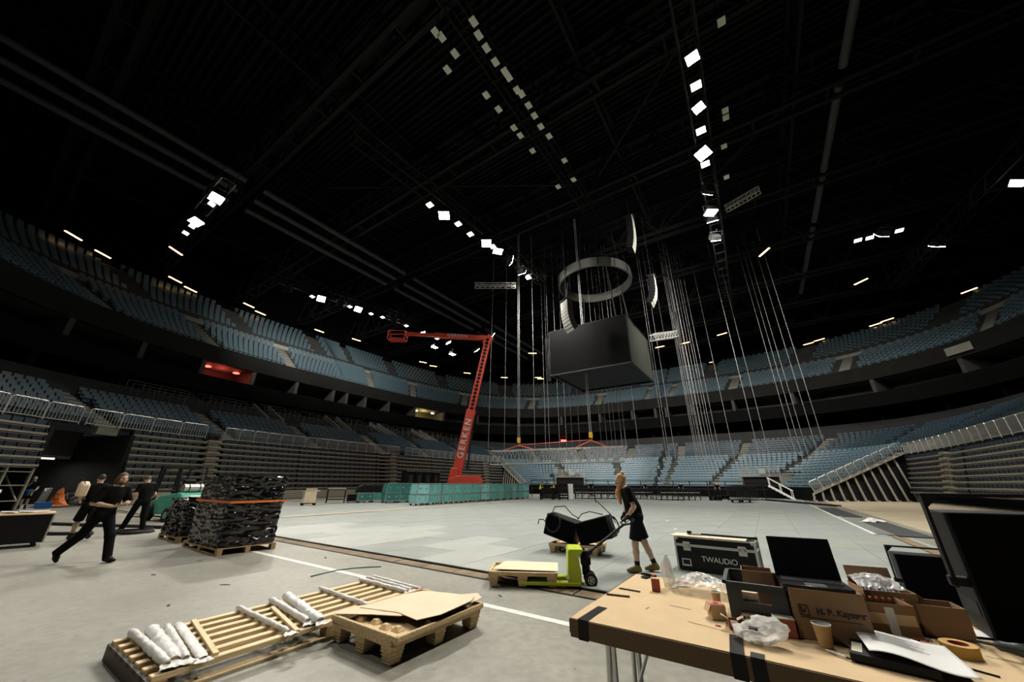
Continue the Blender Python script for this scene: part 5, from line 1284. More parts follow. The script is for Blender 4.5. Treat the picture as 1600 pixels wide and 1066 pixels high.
MB().tube([(.55, 0, .85), (.42, 0, 1.2)], .025, 8).build('steering_column', 'black', t); MB().lathe([(.16, 0), (.18, .012), (.16, .024), (.145, .012), (.16, 0)], 24).xf(Matrix.Rotation(R(-25), 4, 'Y')).xf(Matrix.Translation((.42, 0, 1.22))).build('steering_wheel', 'black', t)
MB().b2((-.2, -.531, .42), (.1, -.521, .52)).build('red_plate', 'red_pink', t)

# table edge with papers and a black case at the left rim of the picture
t = thing('road_case', 'black road case with metal edges at the photo\'s left rim, its wooden lid on top', 'case', (-12.75, 9.75, 0), R(52))
MB().b2((-.9, -.4, .10), (.9, .4, .74)).build('body', 'case_black', t, bevel=.01); MB().b2((-.92, -.42, .745), (.92, .42, .775)).build('wooden_lid', 'wood_pale', t)
for x in (-.9, .9):
    for y in (-.4, .4): MB().box((x, y, .42), (.03, .03, .66)).build('corner_strip', 'alu', t); MB().cyl((x * .85, y * .8 - .02, .05), (x * .85, y * .8 + .02, .05), .05, n=14).build('caster', 'black_rubber', t, shade=40)
t = thing('paper_pile', 'loose white papers with a red edge on the wooden lid at the left rim', 'paper', (-12.7, 9.8, .777), R(52))
for k in range(4): MB().grid(lambda u, v, k=k: (-.6 + .5 * u + .28 * k, -.2 + .34 * v + .02 * k, .006 + .012 * k + .015 * math.sin(3 * u + k)), 6, 4).build('sheet', 'paper' if k != 1 else 'red_pink', t, solid=.002)

# things at the tunnel mouth
def frame_fence(label, loc, rz, lean=12):
    t = thing('folding_barrier', label, 'barrier', loc, 0, 'steel crowd barriers at the tunnel mouth', (R(lean), 0, rz)); inst('railing_panel', pan_me, t); MB().bar((-.8, -.3, .03), (-.8, .3, .03), .05, .03).build('foot', 'galv', t); MB().bar((.8, -.3, .03), (.8, .3, .03), .05, .03).build('foot', 'galv', t)
for k in range(5): frame_fence(f'steel crowd barrier leaning by the tunnel mouth, {names[k]} from the raised bank', W(1.4 + .05 * k, -33.6 - .32 * k, 0), AX + R(96), 10)
for k in range(4): frame_fence(f'steel crowd barrier standing near the bicycles, {names[k]} of its stack', W(3.6 + .1 * k, -37.6 - .25 * k, 0), AX + R(86), 6)
t = thing('storage_crate', 'bright blue plastic crate on the floor at the tunnel mouth', 'crate', W(3.75, -36.1), AX)
mb = MB()
mb.hexa([Vector((sx * .28, sy * .20, 0)) for sx, sy in ((-1, -1), (1, -1), (1, 1), (-1, 1))] + [Vector((sx * .34, sy * .25, .34)) for sx, sy in ((-1, -1), (1, -1), (1, 1), (-1, 1))]); mb.build('tub', 'blue_plastic', t, bevel=.02); MB().box((0, 0, .33), (.72, .54, .04)).build('rim', 'blue_plastic', t, bevel=.01)
t = thing('tarpaulin', 'crumpled orange cloth heaped beside the bicycles', 'cloth', W(4.4, -37.0), 0)
MB().grid(crumple(lambda u, v: (-.55 + 1.1 * u, -.4 + .8 * v, .06 + 1.1 * math.exp(-((u - .35) ** 2 + (v - .5) ** 2) * 14) + .25 * math.exp(-((u - .75) ** 2 + (v - .5) ** 2) * 18)), 22, 22, .09, 3, 2), 22, 22).build('cloth', 'orange', t)
def bicycle(label, loc, rz):
    t = thing('bicycle', label, 'bicycle', loc, rz)
    for x in (-.52, .52):
        wl = MB().tube([(x + .33 * math.cos(2 * PI * k / 24), 0, .34 + .33 * math.sin(2 * PI * k / 24)) for k in range(24)], .02, 6, closed=True).build('wheel', 'black_rubber', t)
        for k in range(8): th = PI * k / 8; MB().cyl((x - .32 * math.cos(th), 0, .34 - .32 * math.sin(th)), (x + .32 * math.cos(th), 0, .34 + .32 * math.sin(th)), .004, n=4).build('spoke', 'galv', wl)
    fr = MB()
    for p, q in (((-.52, 0, .34), (-.08, 0, .32)), ((-.08, 0, .32), (-.2, 0, .84)), ((-.52, 0, .34), (-.18, 0, .74)), ((-.18, 0, .74), (.34, 0, .80)), ((-.08, 0, .32), (.36, 0, .72)), ((.36, 0, .70), (.52, 0, .34)), ((.36, 0, .70), (.33, 0, .98))): fr.cyl(p, q, .02, n=8)
    fr.build('frame', 'galv', t); MB().tube([(.28, -.28, 1.0), (.34, -.1, .99), (.34, .1, .99), (.28, .28, 1.0)], .014, 6).build('handlebar', 'black', t); MB().prism([(-.34, .86), (-.06, .88), (-.06, .90), (-.34, .92)], -.05, .05, 'y').build('saddle', 'black', t, bevel=.01)
    MB().cyl((-.08, -.05, .32), (-.08, .05, .32), .09, n=16).build('chainring', 'steel_dark', t)
bicycle('bicycle with a silver frame parked at the tunnel mouth, nearer the orange cloth', W(5.0, -38.6), AX + R(-20)); bicycle('bicycle with a silver frame parked at the tunnel mouth, nearer the stacked seats', W(5.6, -37.4), AX + R(-35))
# cables on the floor
for pts, lab, r_ in (([(-20.8, 15.6), (-17.5, 14.9), (-15, 14.4), (-13.3, 14.2), (-12.2, 13.9)], 'thick black cable running along the floor behind the walking men, farther one', .06), ([(-17.2, 13.0), (-15.4, 12.4), (-14, 12.2), (-12.9, 12.3)], 'thick black cable running along the floor behind the walking men, nearer one', .055)):
    tag(MB().tube([(x, y, r_ * .8) for x, y in pts], r_, 6).build('floor_cable', 'black_rubber', smooth=True), lab, 'cable')
coil('cable_coil', 'black cable coiled on the floor beside the bowed man\'s feet', (-12.15, 12.8, .05), .48, 4, (0, 0, 0), .02, spread=.08)

# ================================================================ MIDDLE GROUND
# carton on a dolly
t = thing('dolly', 'small black wheeled dolly under the tall carton', 'dolly', (-14.4, 27.5, 0), R(40))
MB().box((0, 0, .14), (.9, .6, .05)).build('deck', 'black', t)
for x in (-.38, .38):
    for y in (-.24, .24): MB().cyl((x, y - .03, .06), (x, y + .03, .06), .06, n=12).build('caster', 'black_rubber', t)
t = thing('carton', 'tall brown carton with open flaps standing on a wheeled dolly', 'box', (-14.4, 27.5, .17), R(40)); open_carton(t, .75, .55, .78, 'cardboard_pale', .012, flaps=(('l', -5, .25), ('r', -5, .25), ('f', -60, .2)))
t = thing('steel_rack', 'open steel table frame standing by the stacked seats', 'rack', (-14.1, 31.0, 0), R(20))
for x in (-.65, .65):
    for y in (-.3, .3): MB().bar((x, y, 0), (x, y, 1.0), .05).build('leg', 'black', t)
for z in (.25, .98): 
    for y in (-.3, .3): MB().bar((-.65, y, z), (.65, y, z), .05).build('rail', 'black', t)
MB().box((0, 0, 1.05), (1.3, .6, .12)).build('top', 'galv', t)
t = thing('rack_case', 'small black case with metal edges between steel rack and green cases', 'case', (-12.7, 31.8, 0), R(15)); MB().box((0, 0, .38), (1.5, .7, .55)).build('body', 'case_black', t)
for x in (-.75, 0, .75): MB().box((x, -.36, .38), (.04, .03, .6)).build('edge_strip', 'alu', t)
for z in (.1, .66): MB().box((0, -.36, z), (1.54, .03, .04)).build('edge_strip', 'alu', t)
for x in (-.6, .6): MB().cyl((x, -.33, .05), (x, -.27, .05), .05, n=10).build('caster', 'black_rubber', t)
# mint green cases: meshes shared by all
def case_parts(key, L, D, H, slant=0):
    body = MB().hexa([Vector((x, y, 0)) for x, y in ((-L / 2, -D / 2), (L / 2, -D / 2), (L / 2, D / 2), (-L / 2, D / 2))] + [Vector((x, y, H)) for x, y in ((-L / 2 + slant, -D / 2), (L / 2, -D / 2), (L / 2, D / 2), (-L / 2 + slant, D / 2))]).mesh('body', key)
    ed = []
    for y in (-1, 1): ed += [((-L / 2, y * D / 2, 0), (L / 2, y * D / 2, 0)), ((-L / 2 + slant, y * D / 2, H), (L / 2, y * D / 2, H)), ((-L / 2, y * D / 2, 0), (-L / 2 + slant, y * D / 2, H)), ((L / 2, y * D / 2, 0), (L / 2, y * D / 2, H))]
    for x, z in ((-L / 2, 0), (L / 2, 0), (-L / 2 + slant, H), (L / 2, H)): ed.append(((x, -D / 2, z), (x, D / 2, z)))
    em = [MB().bar(p, q, .045).mesh('edge_strip', 'alu') for p, q in ed]
    lt = MB().box((0, -D / 2 - .012, H * .55), (.14, .02, .12)).mesh('latch', 'alu')
    return body, em, lt
CASE = {(k, up): case_parts(k, 1.24, .74, .72 if up else .58, .12 if up else 0) for k in ('teal', 'teal_light', 'teal_dark') for up in (0, 1)}
cast_me = MB().cyl((0, -.03, 0), (0, .03, 0), .07, n=10).mesh('caster', 'black_rubber')
def green_case(label, a, b, z, rot, key, up, group, wheels):
    t = thing('flight_case', label, 'case', W(a, b, z), AX + rot, group); bd, em, lt = CASE[(key, up)]
    inst('body', bd, t); [inst('edge_strip', e, t) for e in em]
    for x in (-.32, .32): inst('latch', lt, t, (x, 0, 0))
    if wheels:
        for x in (-.5, .5):
            for y in (-.28, .28): inst('caster', cast_me, t, (x, y, -.09))
ordn = ['first', 'second', 'third', 'fourth', 'fifth', 'sixth', 'seventh', 'eighth', 'ninth', 'tenth', 'eleventh', 'twelfth', 'thirteenth']
for i in range(13):
    a_ = 19.75 + i * 1.29 + (.12 if i > 1 else 0) + (.12 if i > 5 else 0); b_ = -21.35 - .07 * i
    key = ['teal_light', 'teal', 'teal', 'teal', 'teal', 'teal', 'teal_light', 'teal', 'teal', 'teal', 'teal_light', 'teal', 'teal_light'][i]
    green_case(f'{ordn[i]} mint green flight case of the bottom row, counted from the near end', a_, b_, .16, 0, key, 0, 'mint green cases, bottom row', True)
    green_case(f'{ordn[i]} mint green flight case of the top row, counted from the near end', a_, b_, .16 + .60, 0, key, 1, 'mint green cases, top row', False)
for i in range(3):
    green_case(f'{ordn[i]} dark green flight case of the shorter row behind, bottom layer', 20.6 + i * 1.3, -25.6, .16, R(-12), 'teal_dark', 0, 'dark green cases of the shorter row', True)
    green_case(f'{ordn[i]} dark green flight case of the shorter row behind, top layer', 20.6 + i * 1.3, -25.6, .76, R(-12), 'teal_dark', 1, 'dark green cases of the shorter row', False)
for i in range(3): green_case(f'{ordn[i]} green flight case of the low row at the near end, under black lids', 19.6 + i * 1.3, -27.6, .16, R(-20), 'teal' if i else 'teal_dark', 0, 'low green cases under black lids', True)
t = athing('case_lid', 'long black padded lid lying on the low green cases', 'lid', 20.9, -27.6, .75, R(-20)); MB().prism([(-1.9, 0), (1.9, 0), (1.8, .55), (-1.4, .62), (-1.7, .45)], -.36, .36, 'y').build('shell', 'black', t, bevel=.04)
# black road cases behind
for i in range(4):
    t = athing('road_case', f'tall black road case behind the green cases, {ordn[i]} from the left', 'case', 27.3 + i * 1.25, -31.5, 0, 0, 'black road cases behind the green cases')
    MB().box((0, 0, 1.4), (1.15, .8, 2.6)).build('body', 'case_black', t); MB().box((0, -.41, 1.5), (.5, .03, 1.6)).build('door_panel', 'duct_grey', t); MB().box((0, -.405, 2.68), (1.18, .02, .05)).build('edge_strip', 'alu', t)
    for x in (-.45, .45): MB().cyl((x, -.3, .05), (x, -.24, .05), .05, n=10).build('caster', 'black_rubber', t)

# ---------------------------------------------------------------- red boom lift
def ry(u, v, Y):
    x = (u - 800) / 550.0; y = (533 - v) / 550.0; d = _F + _r * x + _u * y; return Vector((0, 0, CAM_H)) + d * (Y / d.y)
b0 = ry(711, 753, 46); b1 = ry(763, 529, 46); bk = ry(622, 521, 43)
t = thing('boom_lift', 'tall red articulated boom lift with white lettering', 'boom lift', (b0.x + 1.4, 46.2, 0), 0)
def wb(mb, nm, m, **k): return mb.build(nm, m, t, world=True, **k)
wb(MB().b2((b0.x - 1.6, 44.8, .5), (b0.x + 3.4, 47.6, 1.1)), 'chassis', 'crane_red', bevel=.05)
for x in (-1.0, 2.6):
    for y in (44.7, 47.7): wb(MB().cyl((b0.x + x, y - .25, .55), (b0.x + x, y + .25, .55), .55, n=20), 'wheel', 'black_rubber', shade=40)
wb(MB().prism([(b0.x - .6, 1.15), (b0.x + 3.2, 1.15), (b0.x + 3.4, 1.7), (b0.x + 3.0, 2.35), (b0.x + .6, 2.35), (b0.x - .6, 2.0)], 45.0, 47.2, 'y'), 'turret', 'crane_red', bevel=.06)
wb(MB().prism([(b0.x - .9, 1.2), (b0.x + .3, 1.2), (b0.x + .3, 3.2), (b0.x - .5, 3.2)], 45.3, 46.7, 'y'), 'boom_mount', 'crane_red', bevel=.05)
dB = b1 - b0; mid = b0 + dB * .46
wb(MB().bar(b0, mid, 1.15, 1.0, up=(0, 1, 0)), 'lower_boom', 'crane_red', bevel=.05); wb(MB().bar(b0 + dB * .44, b1, .85, .75, up=(0, 1, 0)), 'upper_boom', 'crane_red', bevel=.04)
for k in range(20):
    f_ = .47 + .51 * k / 19; p = b0 + dB * f_ + Vector((0, -.40, 0)); wb(MB().cyl(p, p + Vector((0, .03, 0)), .22, n=14), 'lightening_hole', 'black')
wb(MB().bar(b0 + dB * .12 + Vector((1.0, -.3, -1.0)), b0 + dB * .42 + Vector((.55, -.3, 0)), .22), 'lift_cylinder', 'steel_dark')
dA = bk - b1
wb(MB().bar(b1 + Vector((.4, 0, .3)), b1 - Vector((.4, 0, .9)), .95, .8, up=(0, 1, 0)), 'elbow', 'crane_red', bevel=.05)
wb(MB().bar(b1, b1 + dA * .62, .62, .62), 'jib', 'crane_red', bevel=.03); wb(MB().bar(b1 + dA * .6, b1 + dA * .93, .42, .42), 'jib_extension', 'crane_red', bevel=.02)
# basket of tubes
c = bk
wb(MB().box(c - Vector((0, 0, 1.0)), (2.2, 1.2, .08)), 'basket_floor', 'crane_red')
mb = MB()
for sx in (-1.1, 1.1):
    for sy in (-.6, .6): mb.bar(c + Vector((sx, sy, -1.0)), c + Vector((sx, sy, .15)), .08)
wb(mb, 'basket_post', 'crane_red')
for z in (-.4, .15):
    mb = MB()
    for p, q in (((-1.1, -.6), (1.1, -.6)), ((1.1, -.6), (1.1, .6)), ((1.1, .6), (-1.1, .6)), ((-1.1, .6), (-1.1, -.6))): mb.bar(c + Vector((*p, z)), c + Vector((*q, z)), .07)
    wb(mb, 'basket_rail', 'crane_red')
x_ = dB.normalized(); yv = Vector((0, -1, 0)).cross(x_)
inv = parent_matrix(t).inverted()
lettering('GERKEN', 1.05, 'white', t, inv @ frame_mx(b0 + dB * .27 + Vector((0, -.53, 0)), x_, Vector((0, -1, 0)).cross(x_)), depth=.01, bold=.02, spacing=1.35)
xA = -dA.normalized(); sdv = xA.cross(Vector((0, 0, 1)))
lettering('GERKEN', .62, 'white', t, inv @ frame_mx(b1 + dA * .36 + Vector((.0, -.02, 0)) + Vector((dA.y, -dA.x, 0)).normalized() * (-.33 if Vector((dA.y, -dA.x, 0)).y > 0 else .33), xA, (0, 0, 1)), depth=.008, bold=.012, spacing=1.25)

# ---------------------------------------------------------------- stage risers and far clutter
def riser(label, c0, c1, z, n):
    c0, c1 = Vector((*c0, 0)), Vector((*c1, 0)); d = (c1 - c0); L = d.length; rz = math.atan2(d.y, d.x)
    t = thing('stage_riser', label, 'stage', c0, rz); MB().b2((0, -.1, z - .14), (L, 2.3, z)).build('deck', 'black', t)
    for k in range(n + 1):
        for y in (0, 2.2): MB().bar((L * k / n, y, 0), (L * k / n, y, z - .14), .07).build('leg', 'steel_dark', t)
    for k in range(n):
        MB().bar((L * k / n, 0, .2), (L * (k + 1) / n, 0, z - .25), .04).build('brace', 'steel_dark', t)
    for zz in (.25, z - .35): MB().bar((0, 0, zz), (L, 0, zz), .05).build('tie_rail', 'galv', t)
riser('long black stage riser on steel legs behind the bearded man', (6.7, 40.2), (15.2, 41.2), 1.05, 12)
riser('shorter black stage riser on steel legs right of the bearded man', (14.9, 38.2), (19.0, 38.6), 1.10, 7)
def ladder_frame(label, loc, w_, h_, m, side):
    t = thing('riser_cart', label, 'cart', loc, R(5))
    for x in (-w_ / 2, w_ / 2): MB().bar((x, 0, .1), (x, 0, h_), .09).build('post', m, t)
    for k in range(6): MB().bar((-w_ / 2, 0, .2 + (h_ - .25) * k / 5), (w_ / 2, 0, .2 + (h_ - .25) * k / 5), .08, .16).build('rung', m, t)
    for x in (-w_ / 2, w_ / 2): MB().cyl((x, -.05, .07), (x, .05, .07), .07, n=10).build('caster', 'black_rubber', t)
    if side: MB().b2((w_ / 2 + .1, -.3, .08), (w_ / 2 + .5, .3, h_)).build('white_panel', 'white', t)
ladder_frame('black slatted cart with a white panel beside the long riser', (5.2, 38.3, 0), .9, 1.5, 'black', True)
ladder_frame('black slatted cart between the two workers in yellow vests', (3.7, 38.6, 0), 1.2, 1.1, 'black', False); ladder_frame('black slatted cart beside the worker with the white helmet', (4.55, 38.9, 0), .8, 1.1, 'black', False)
for (x, y, lab) in ((20.5, 38.6, 'small open black box on the grey floor, nearer one'), (23.2, 42.0, 'small open black box on the grey floor, farther one')):
    t = thing('stage_block', lab, 'box', (x, y, .03), R(10)); 
    for s_ in (-.5, 0, .5): MB().box((s_, 0, .2), (.09, .5, .4)).build('upright', 'black', t)
    for z in (.04, .38): MB().box((0, 0, z), (1.1, .5, .07)).build('shelf', 'black', t)
t = thing('chair_cart', 'cart loaded with a tangle of black folded chairs', 'cart', (20.9, 34.6, .03), R(15))
MB().box((0, 0, .22), (2.6, 1.0, .06)).build('deck', 'black', t)
for x in (-.9, .2):
    for y in (-.4, .4): MB().cyl((x, y - .04, .1), (x, y + .04, .1), .1, n=12).build('caster', 'black_rubber', t)
for k in range(14):
    x = -1.15 + 2.3 * k / 13; MB().tube([(x, -.45, .25), (x + .1, -.45, 1.35), (x + .12, .45, 1.4), (x + .02, .45, .25)], .025, 5).build('chair_frame', 'steel_dark', t); MB().box((x + .06, 0, 1.15), (.06, .8, .34)).build('chair_back', 'black', t)
t = thing('loading_ramp', 'low black lattice ramp lying on the grey floor', 'ramp', (23.2, 31.2, .03), R(120))
for y in (-.4, .4): MB().bar((-2.6, y, .06), (2.6, y, .3), .09).build('side_beam', 'black', t)
for k in range(12): MB().bar((-2.4 + .44 * k, -.4, .07 + .02 * k), (-2.4 + .44 * k, .4, .07 + .02 * k), .05).build('rung', 'black', t)
# black rail in front of the far stand
t = thing('stage_railing', 'long dark double railing in front of the far stand', 'railing', (16, 46, 0), 0)
P = [Vector((2.5, 46.5, 0)), Vector((12, 47, 0)), Vector((22, 46.8, 0)), Vector((31.5, 44.2, 0))]
for z in (1.0, 1.45, 1.9):
    for p, q in zip(P[:-1], P[1:]): MB().bar(p + Vector((0, 0, z)), q + Vector((0, 0, z)), .08).build('rail', 'steel_dark', t, world=True)
for p, q in zip(P[:-1], P[1:]):
    for k in range(5): r_ = p + (q - p) * k / 5; MB().bar(r_, r_ + Vector((0, 0, 1.9)), .08).build('post', 'steel_dark', t, world=True)
# white stairs
t = thing('stage_stairs', 'white steel stairs with handrail up to the far stand portal', 'stairs', (31.6, 42.9, 0), R(60))
for k in range(7): MB().b2((-.6, .3 * k, .2 * k), (.6, .3 * k + .3, .2 * k + .06)).build('step', 'white', t)
for x in (-.62, .62):
    MB().bar((x, 0, 0), (x, 2.1, 1.4), .06, .2).build('stringer', 'white', t); MB().bar((x, 0, .9), (x, 2.1, 2.3), .06).build('handrail', 'white', t)
    for k in range(3): MB().bar((x, .1 + .95 * k, .1 + .63 * k), (x, .1 + .95 * k, 1.0 + .63 * k), .05).build('post', 'white', t)
t = thing('utility_cabinet', 'white cabinet block at the foot of the sloping legs', 'cabinet', (33.6, 42.4, 0), R(56)); MB().box((0, 0, .7), (1.4, .8, 1.4)).build('body', 'kick', t, bevel=.02); MB().box((0, -.41, .75), (1.1, .02, 1.1)).build('door', 'white', t)
t = thing('traffic_cone', 'small orange traffic cone beside the white cabinet', 'cone', (33.8, 40.2, .02), 0); MB().lathe([(.28, 0), (.28, .05), (.18, .06), (.04, .75), (0, .75)], 16).build('body', 'orange', t, shade=40); MB().lathe([(.135, .25), (.10, .42)], 16).build('band', 'white', t, shade=40)
tag(MB().grid(crumple(lambda u, v: (15.6 + .9 * u, 17.2 + .5 * v, .05 + .14 * math.sin(PI * u) * math.sin(PI * v)), 12, 8, .06, 4, 2), 12, 8).build('white_cloth', 'foil_white'), 'small crumpled white cloth on the beige floor beside the floor pit', 'cloth')

# ================================================================ HANGING RIG
t = thing('lighting_truss', 'long grey lattice truss hanging low on two yellow hooks', 'truss', (4.2, 36.2, 4.6), 0)
p0, p1 = Vector((-1.95, 38.0, 3.25)), Vector((10.35, 34.0, 3.35)); p1.z = 3.42
ax = (p1 - p0); side = Vector((ax.y, -ax.x, 0)).normalized() * .55
for sd_ in (side, -side):
    for z in (0, 1.3): MB().cyl(p0 + sd_ + Vector((0, 0, z)), p1 + sd_ + Vector((0, 0, z)), .055, n=8).build('chord', 'truss_grey', t, world=True)
for k in range(16):
    for sd_ in (side, -side):
        a_, b_, c_ = (p0 + ax * (k / 16) + sd_, p0 + ax * ((k + .5) / 16) + sd_ + Vector((0, 0, 1.3)), p0 + ax * ((k + 1) / 16) + sd_)
        MB().cyl(a_, b_, .035, n=6).build('diagonal', 'truss_grey', t, world=True); MB().cyl(b_, c_, .035, n=6).build('diagonal', 'truss_grey', t, world=True)
    MB().cyl(p0 + ax * (k / 16) + side, p0 + ax * (k / 16) - side, .03, n=6).build('cross_tube', 'truss_grey', t, world=True)
hooks = [p0 + ax * .22 + Vector((0, 0, 1.95)), p0 + ax * .78 + Vector((0, 0, 2.15))]
for i, h_ in enumerate(hooks):
    lab = 'above the left end' if i == 0 else 'above the right end'
    t = thing('hoist_hook', f'yellow hoist hook block {lab} of the hanging truss', 'hook', h_)
    MB().box((0, 0, .35), (.34, .26, .55)).build('block', 'hook_yellow', t, bevel=.05); MB().tube([(0, 0, .1), (.12, 0, -.02), (.08, 0, -.16), (-.04, 0, -.18), (-.1, 0, -.08)], .035, 8).build('hook', 'hook_yellow', t)
    for s_ in (-1, 1):
        q = h_ + ax.normalized() * (1.9 * s_) ; q.z = p0.z + 1.32
        tag(MB().cyl(h_ - Vector((0, 0, .15)), q, .05, n=6).build('lifting_sling', 'crane_red'), f'red lifting sling from the hook {lab} of the truss to its {"right" if s_ > 0 else "left"}', 'sling')
tag(MB().cyl(hooks[0] - Vector((0, 0, .1)), hooks[1] - Vector((0, 0, .1)), .035, n=6).build('lifting_sling', 'crane_red'), 'long red sling spanning between the two hooks of the hanging truss', 'sling')
def rope(label, top, bot, r_=.035, group=None, m='rope_grey'):
    o = MB().cyl(bot, top, r_, n=6, cap=True).build('hoist_rope', m); return tag(o, label, 'rope', group)
for i, h_ in enumerate(hooks):
    for dx in (-.08, .08): rope(f'steel rope carrying the yellow hook above the {"left" if i == 0 else "right"} end of the truss', Vector((h_.x + dx, h_.y, 32.05)), Vector((h_.x + dx, h_.y, h_.z + .6)), .04, 'ropes of the truss hooks')
ROPES = [(763, 700, 40), (788, 706, 42), (836, 704, 38), (853, 706, 44), (859, 706, 44.4), (875, 705, 40), (886, 706, 42), (895, 706, 44), (907, 706, 41), (926, 706, 43), (941, 708, 40), (950, 708, 43), (958, 708, 46), (964, 708, 41), (974, 712, 40), (980, 712, 40.4), (999, 709, 45)]
for (u, v, Y) in ROPES:
    p = ry(u, v, Y); rope('thin steel hoist rope hanging behind the low lattice truss', Vector((p.x, p.y, 32.05)), p, .028, 'hoist ropes behind the hanging truss')
for (u, v, Y) in ((1043, 722, 40), (1047, 722, 40.5), (1057, 724, 41), (1090, 726, 40), (1093, 728, 40), (1097, 730, 40.5), (1102, 728, 41), (1107, 727, 41.5), (1112, 728, 42), (1117, 726, 41), (1121, 726, 41.5), (1127, 722, 42), (1099, 722, 39), (1105, 723, 39)):
    p = ry(u, v, Y); rope('thin steel hoist rope in the dense bundle right of the video cube', Vector((p.x, p.y, 32.05)), p, .022, 'hoist ropes of the dense bundle')
for (u, v, Y) in ((1150, 726, 44), (1189, 722, 38), (1204, 720, 42), (1246, 720, 40), (1255, 718, 41), (1265, 720, 38), (1281, 719, 39), (1295, 718, 36)):
    p = ry(u, v, Y); rope('steel hoist rope hanging apart above the far right seats', Vector((p.x, p.y, 32.05)), p, .024, 'hoist ropes above the far right seats')
# video cube
CA, CB, CH = 36.0, -12.2, 4.15
t = athing('video_cube', 'black four-sided video cube hanging over the floor, screens off', 'video screen', CA, CB, 12)
MB().b2((-CH + .25, -CH + .25, .1), (CH - .25, CH - .25, 4.6)).build('core_frame', 'black', t)
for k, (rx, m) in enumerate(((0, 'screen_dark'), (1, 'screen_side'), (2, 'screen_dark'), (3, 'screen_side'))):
    mb = MB().b2((-CH, -CH - .1, 0), (CH, -CH + .1, 4.9)); mb.xf(Matrix.Rotation(R(-90 + 90 * k), 4, 'Z')); pn = mb.build('screen', m, t)
    for z in (0, 4.9): mb = MB().b2((-CH - .05, -CH - .13, z - .03), (CH + .05, -CH + .13, z + .03)); mb.xf(Matrix.Rotation(R(-90 + 90 * k), 4, 'Z')); mb.build('edge_profile', 'ring_grey' if z == 0 and k == 0 else 'steel_dark', pn)
for x in (-3, 3):
    for y in (-3, 3): MB().bar((x, y, 4.6), (x * .8, y * .8, 11.6), .12).build('hanger', 'steel_dark', t)
t = athing('ring_display', 'pale grey ring display hanging above the video cube', 'ring', CA, CB, 23.6)
MB().lathe([(4.1, 0), (4.3, 0), (4.3, 1.1), (4.1, 1.1), (4.1, 0)], 56).build('band', 'ring_grey', t, shade=30)
for k in range(14): th = 2 * PI * k / 14; MB().bar((4.35 * math.cos(th), 4.35 * math.sin(th), 0), (4.35 * math.cos(th), 4.35 * math.sin(th), 1.1), .06).build('seam_profile', 'steel_dark', t)
for k in range(6): th = 2 * PI * k / 6; MB().bar((4.2 * math.cos(th), 4.2 * math.sin(th), 1.1), (3.6 * math.cos(th), 3.6 * math.sin(th), 5.6), .07).build('hanger', 'steel_dark', t)
# line arrays
arr_c = MB().prism([(-.3, -.13), (.3, -.15), (.3, .15), (-.3, .13)], -.6, .6, 'y').mesh('speaker_cabinet', 'black')
arr_g = MB().box((.31, 0, 0), (.03, 1.16, .27)).mesh('speaker_grille', 'array_white')
def line_array(label, top, rz, n, curve):
    t = thing('line_array', label, 'speaker', top, rz, 'line arrays around the video cube'); p = Vector((0, 0, 0)); ang = 0
    for k in range(n):
        o = inst('speaker_cabinet', arr_c, t, p, (0, ang, 0)); g_ = inst('speaker_grille', arr_g, o)
        p = p + Vector((-math.sin(ang) * .31, 0, -math.cos(ang) * .31)); ang += curve * (k / n)
    MB().box((0, 0, .25), (.9, 1.0, .1)).build('fly_frame', 'steel_dark', t); MB().bar((0, 0, .3), (0, 0, 29 - top[2]), .06).build('hanger', 'steel_dark', t)
line_array('tall white-fronted line array above the ring display, the highest of the three', ry(984, 344, 28), R(-30), 12, R(4))
line_array('white-fronted line array curving away right of the ring display', ry(1018, 436, 31), R(-30), 10, R(11))
line_array('white-fronted line array curving away left under the ring display', ry(885, 474, 31), R(205), 10, R(11))
# trusses near the cube and lamps on the lift side
for (q0, q1, lab, wd) in ((ry(1020, 532, 36), ry(1056, 527, 38), 'short grey truss piece hanging right of the video cube', .7), (ry(742, 449, 34), ry(806, 449, 34), 'short horizontal truss hanging from a rope left of the tall ropes', .45), (ry(1135, 330, 26), ry(1188, 300, 24), 'slender lattice truss slanting up toward the roof beside the lamp line', .5)):
    t = thing('truss_piece', lab, 'truss', q0); lattice(q0, q1, wd, 8, .07, .045, wd).build('lattice', 'galv', t, world=True)
    MB().bar((q0 + q1) / 2 + Vector((0, 0, wd)), Vector(((q0.x + q1.x) / 2, (q0.y + q1.y) / 2, 29)), .05).build('hanger', 'steel_dark', t, world=True)
for (u, v0, v1, Y, lab) in ((1054, 488, 540, 38, 'upright tower of cables and clamps right of the video cube'), (856, 530, 596, 36, 'upright tower of cables left of the video cube')):
    top, bot = ry(u, v0, Y), ry(u, v1, Y); bot.x = top.x; bot.y = top.y
    t = thing('cable_tower', lab, 'cables', bot)
    for k in range(7): MB().tube([top + Vector((.09 * k - .3, .1 * (k % 2), 0)), (top + bot) / 2 + Vector((.09 * k - .3 + .12 * math.sin(k * 2.1), 0, 0)), bot + Vector((.08 * k - .3, 0, 0))], .04, 5).build('cable', 'duct_grey' if k % 2 else 'steel_dark', t, world=True)
    MB().bar(top, Vector((top.x, top.y, 29)), .06).build('hanger', 'steel_dark', t, world=True)
for (u, v, Y, lab) in ((679, 542, 46, 'small white lamp head hanging left of the boom lift arm, higher one'), (707, 553, 47, 'small white lamp head hanging under the boom lift arm, lower one')):
    flood(lab, ry(u, v, Y), F_ON, None, 0, None, 1.3)

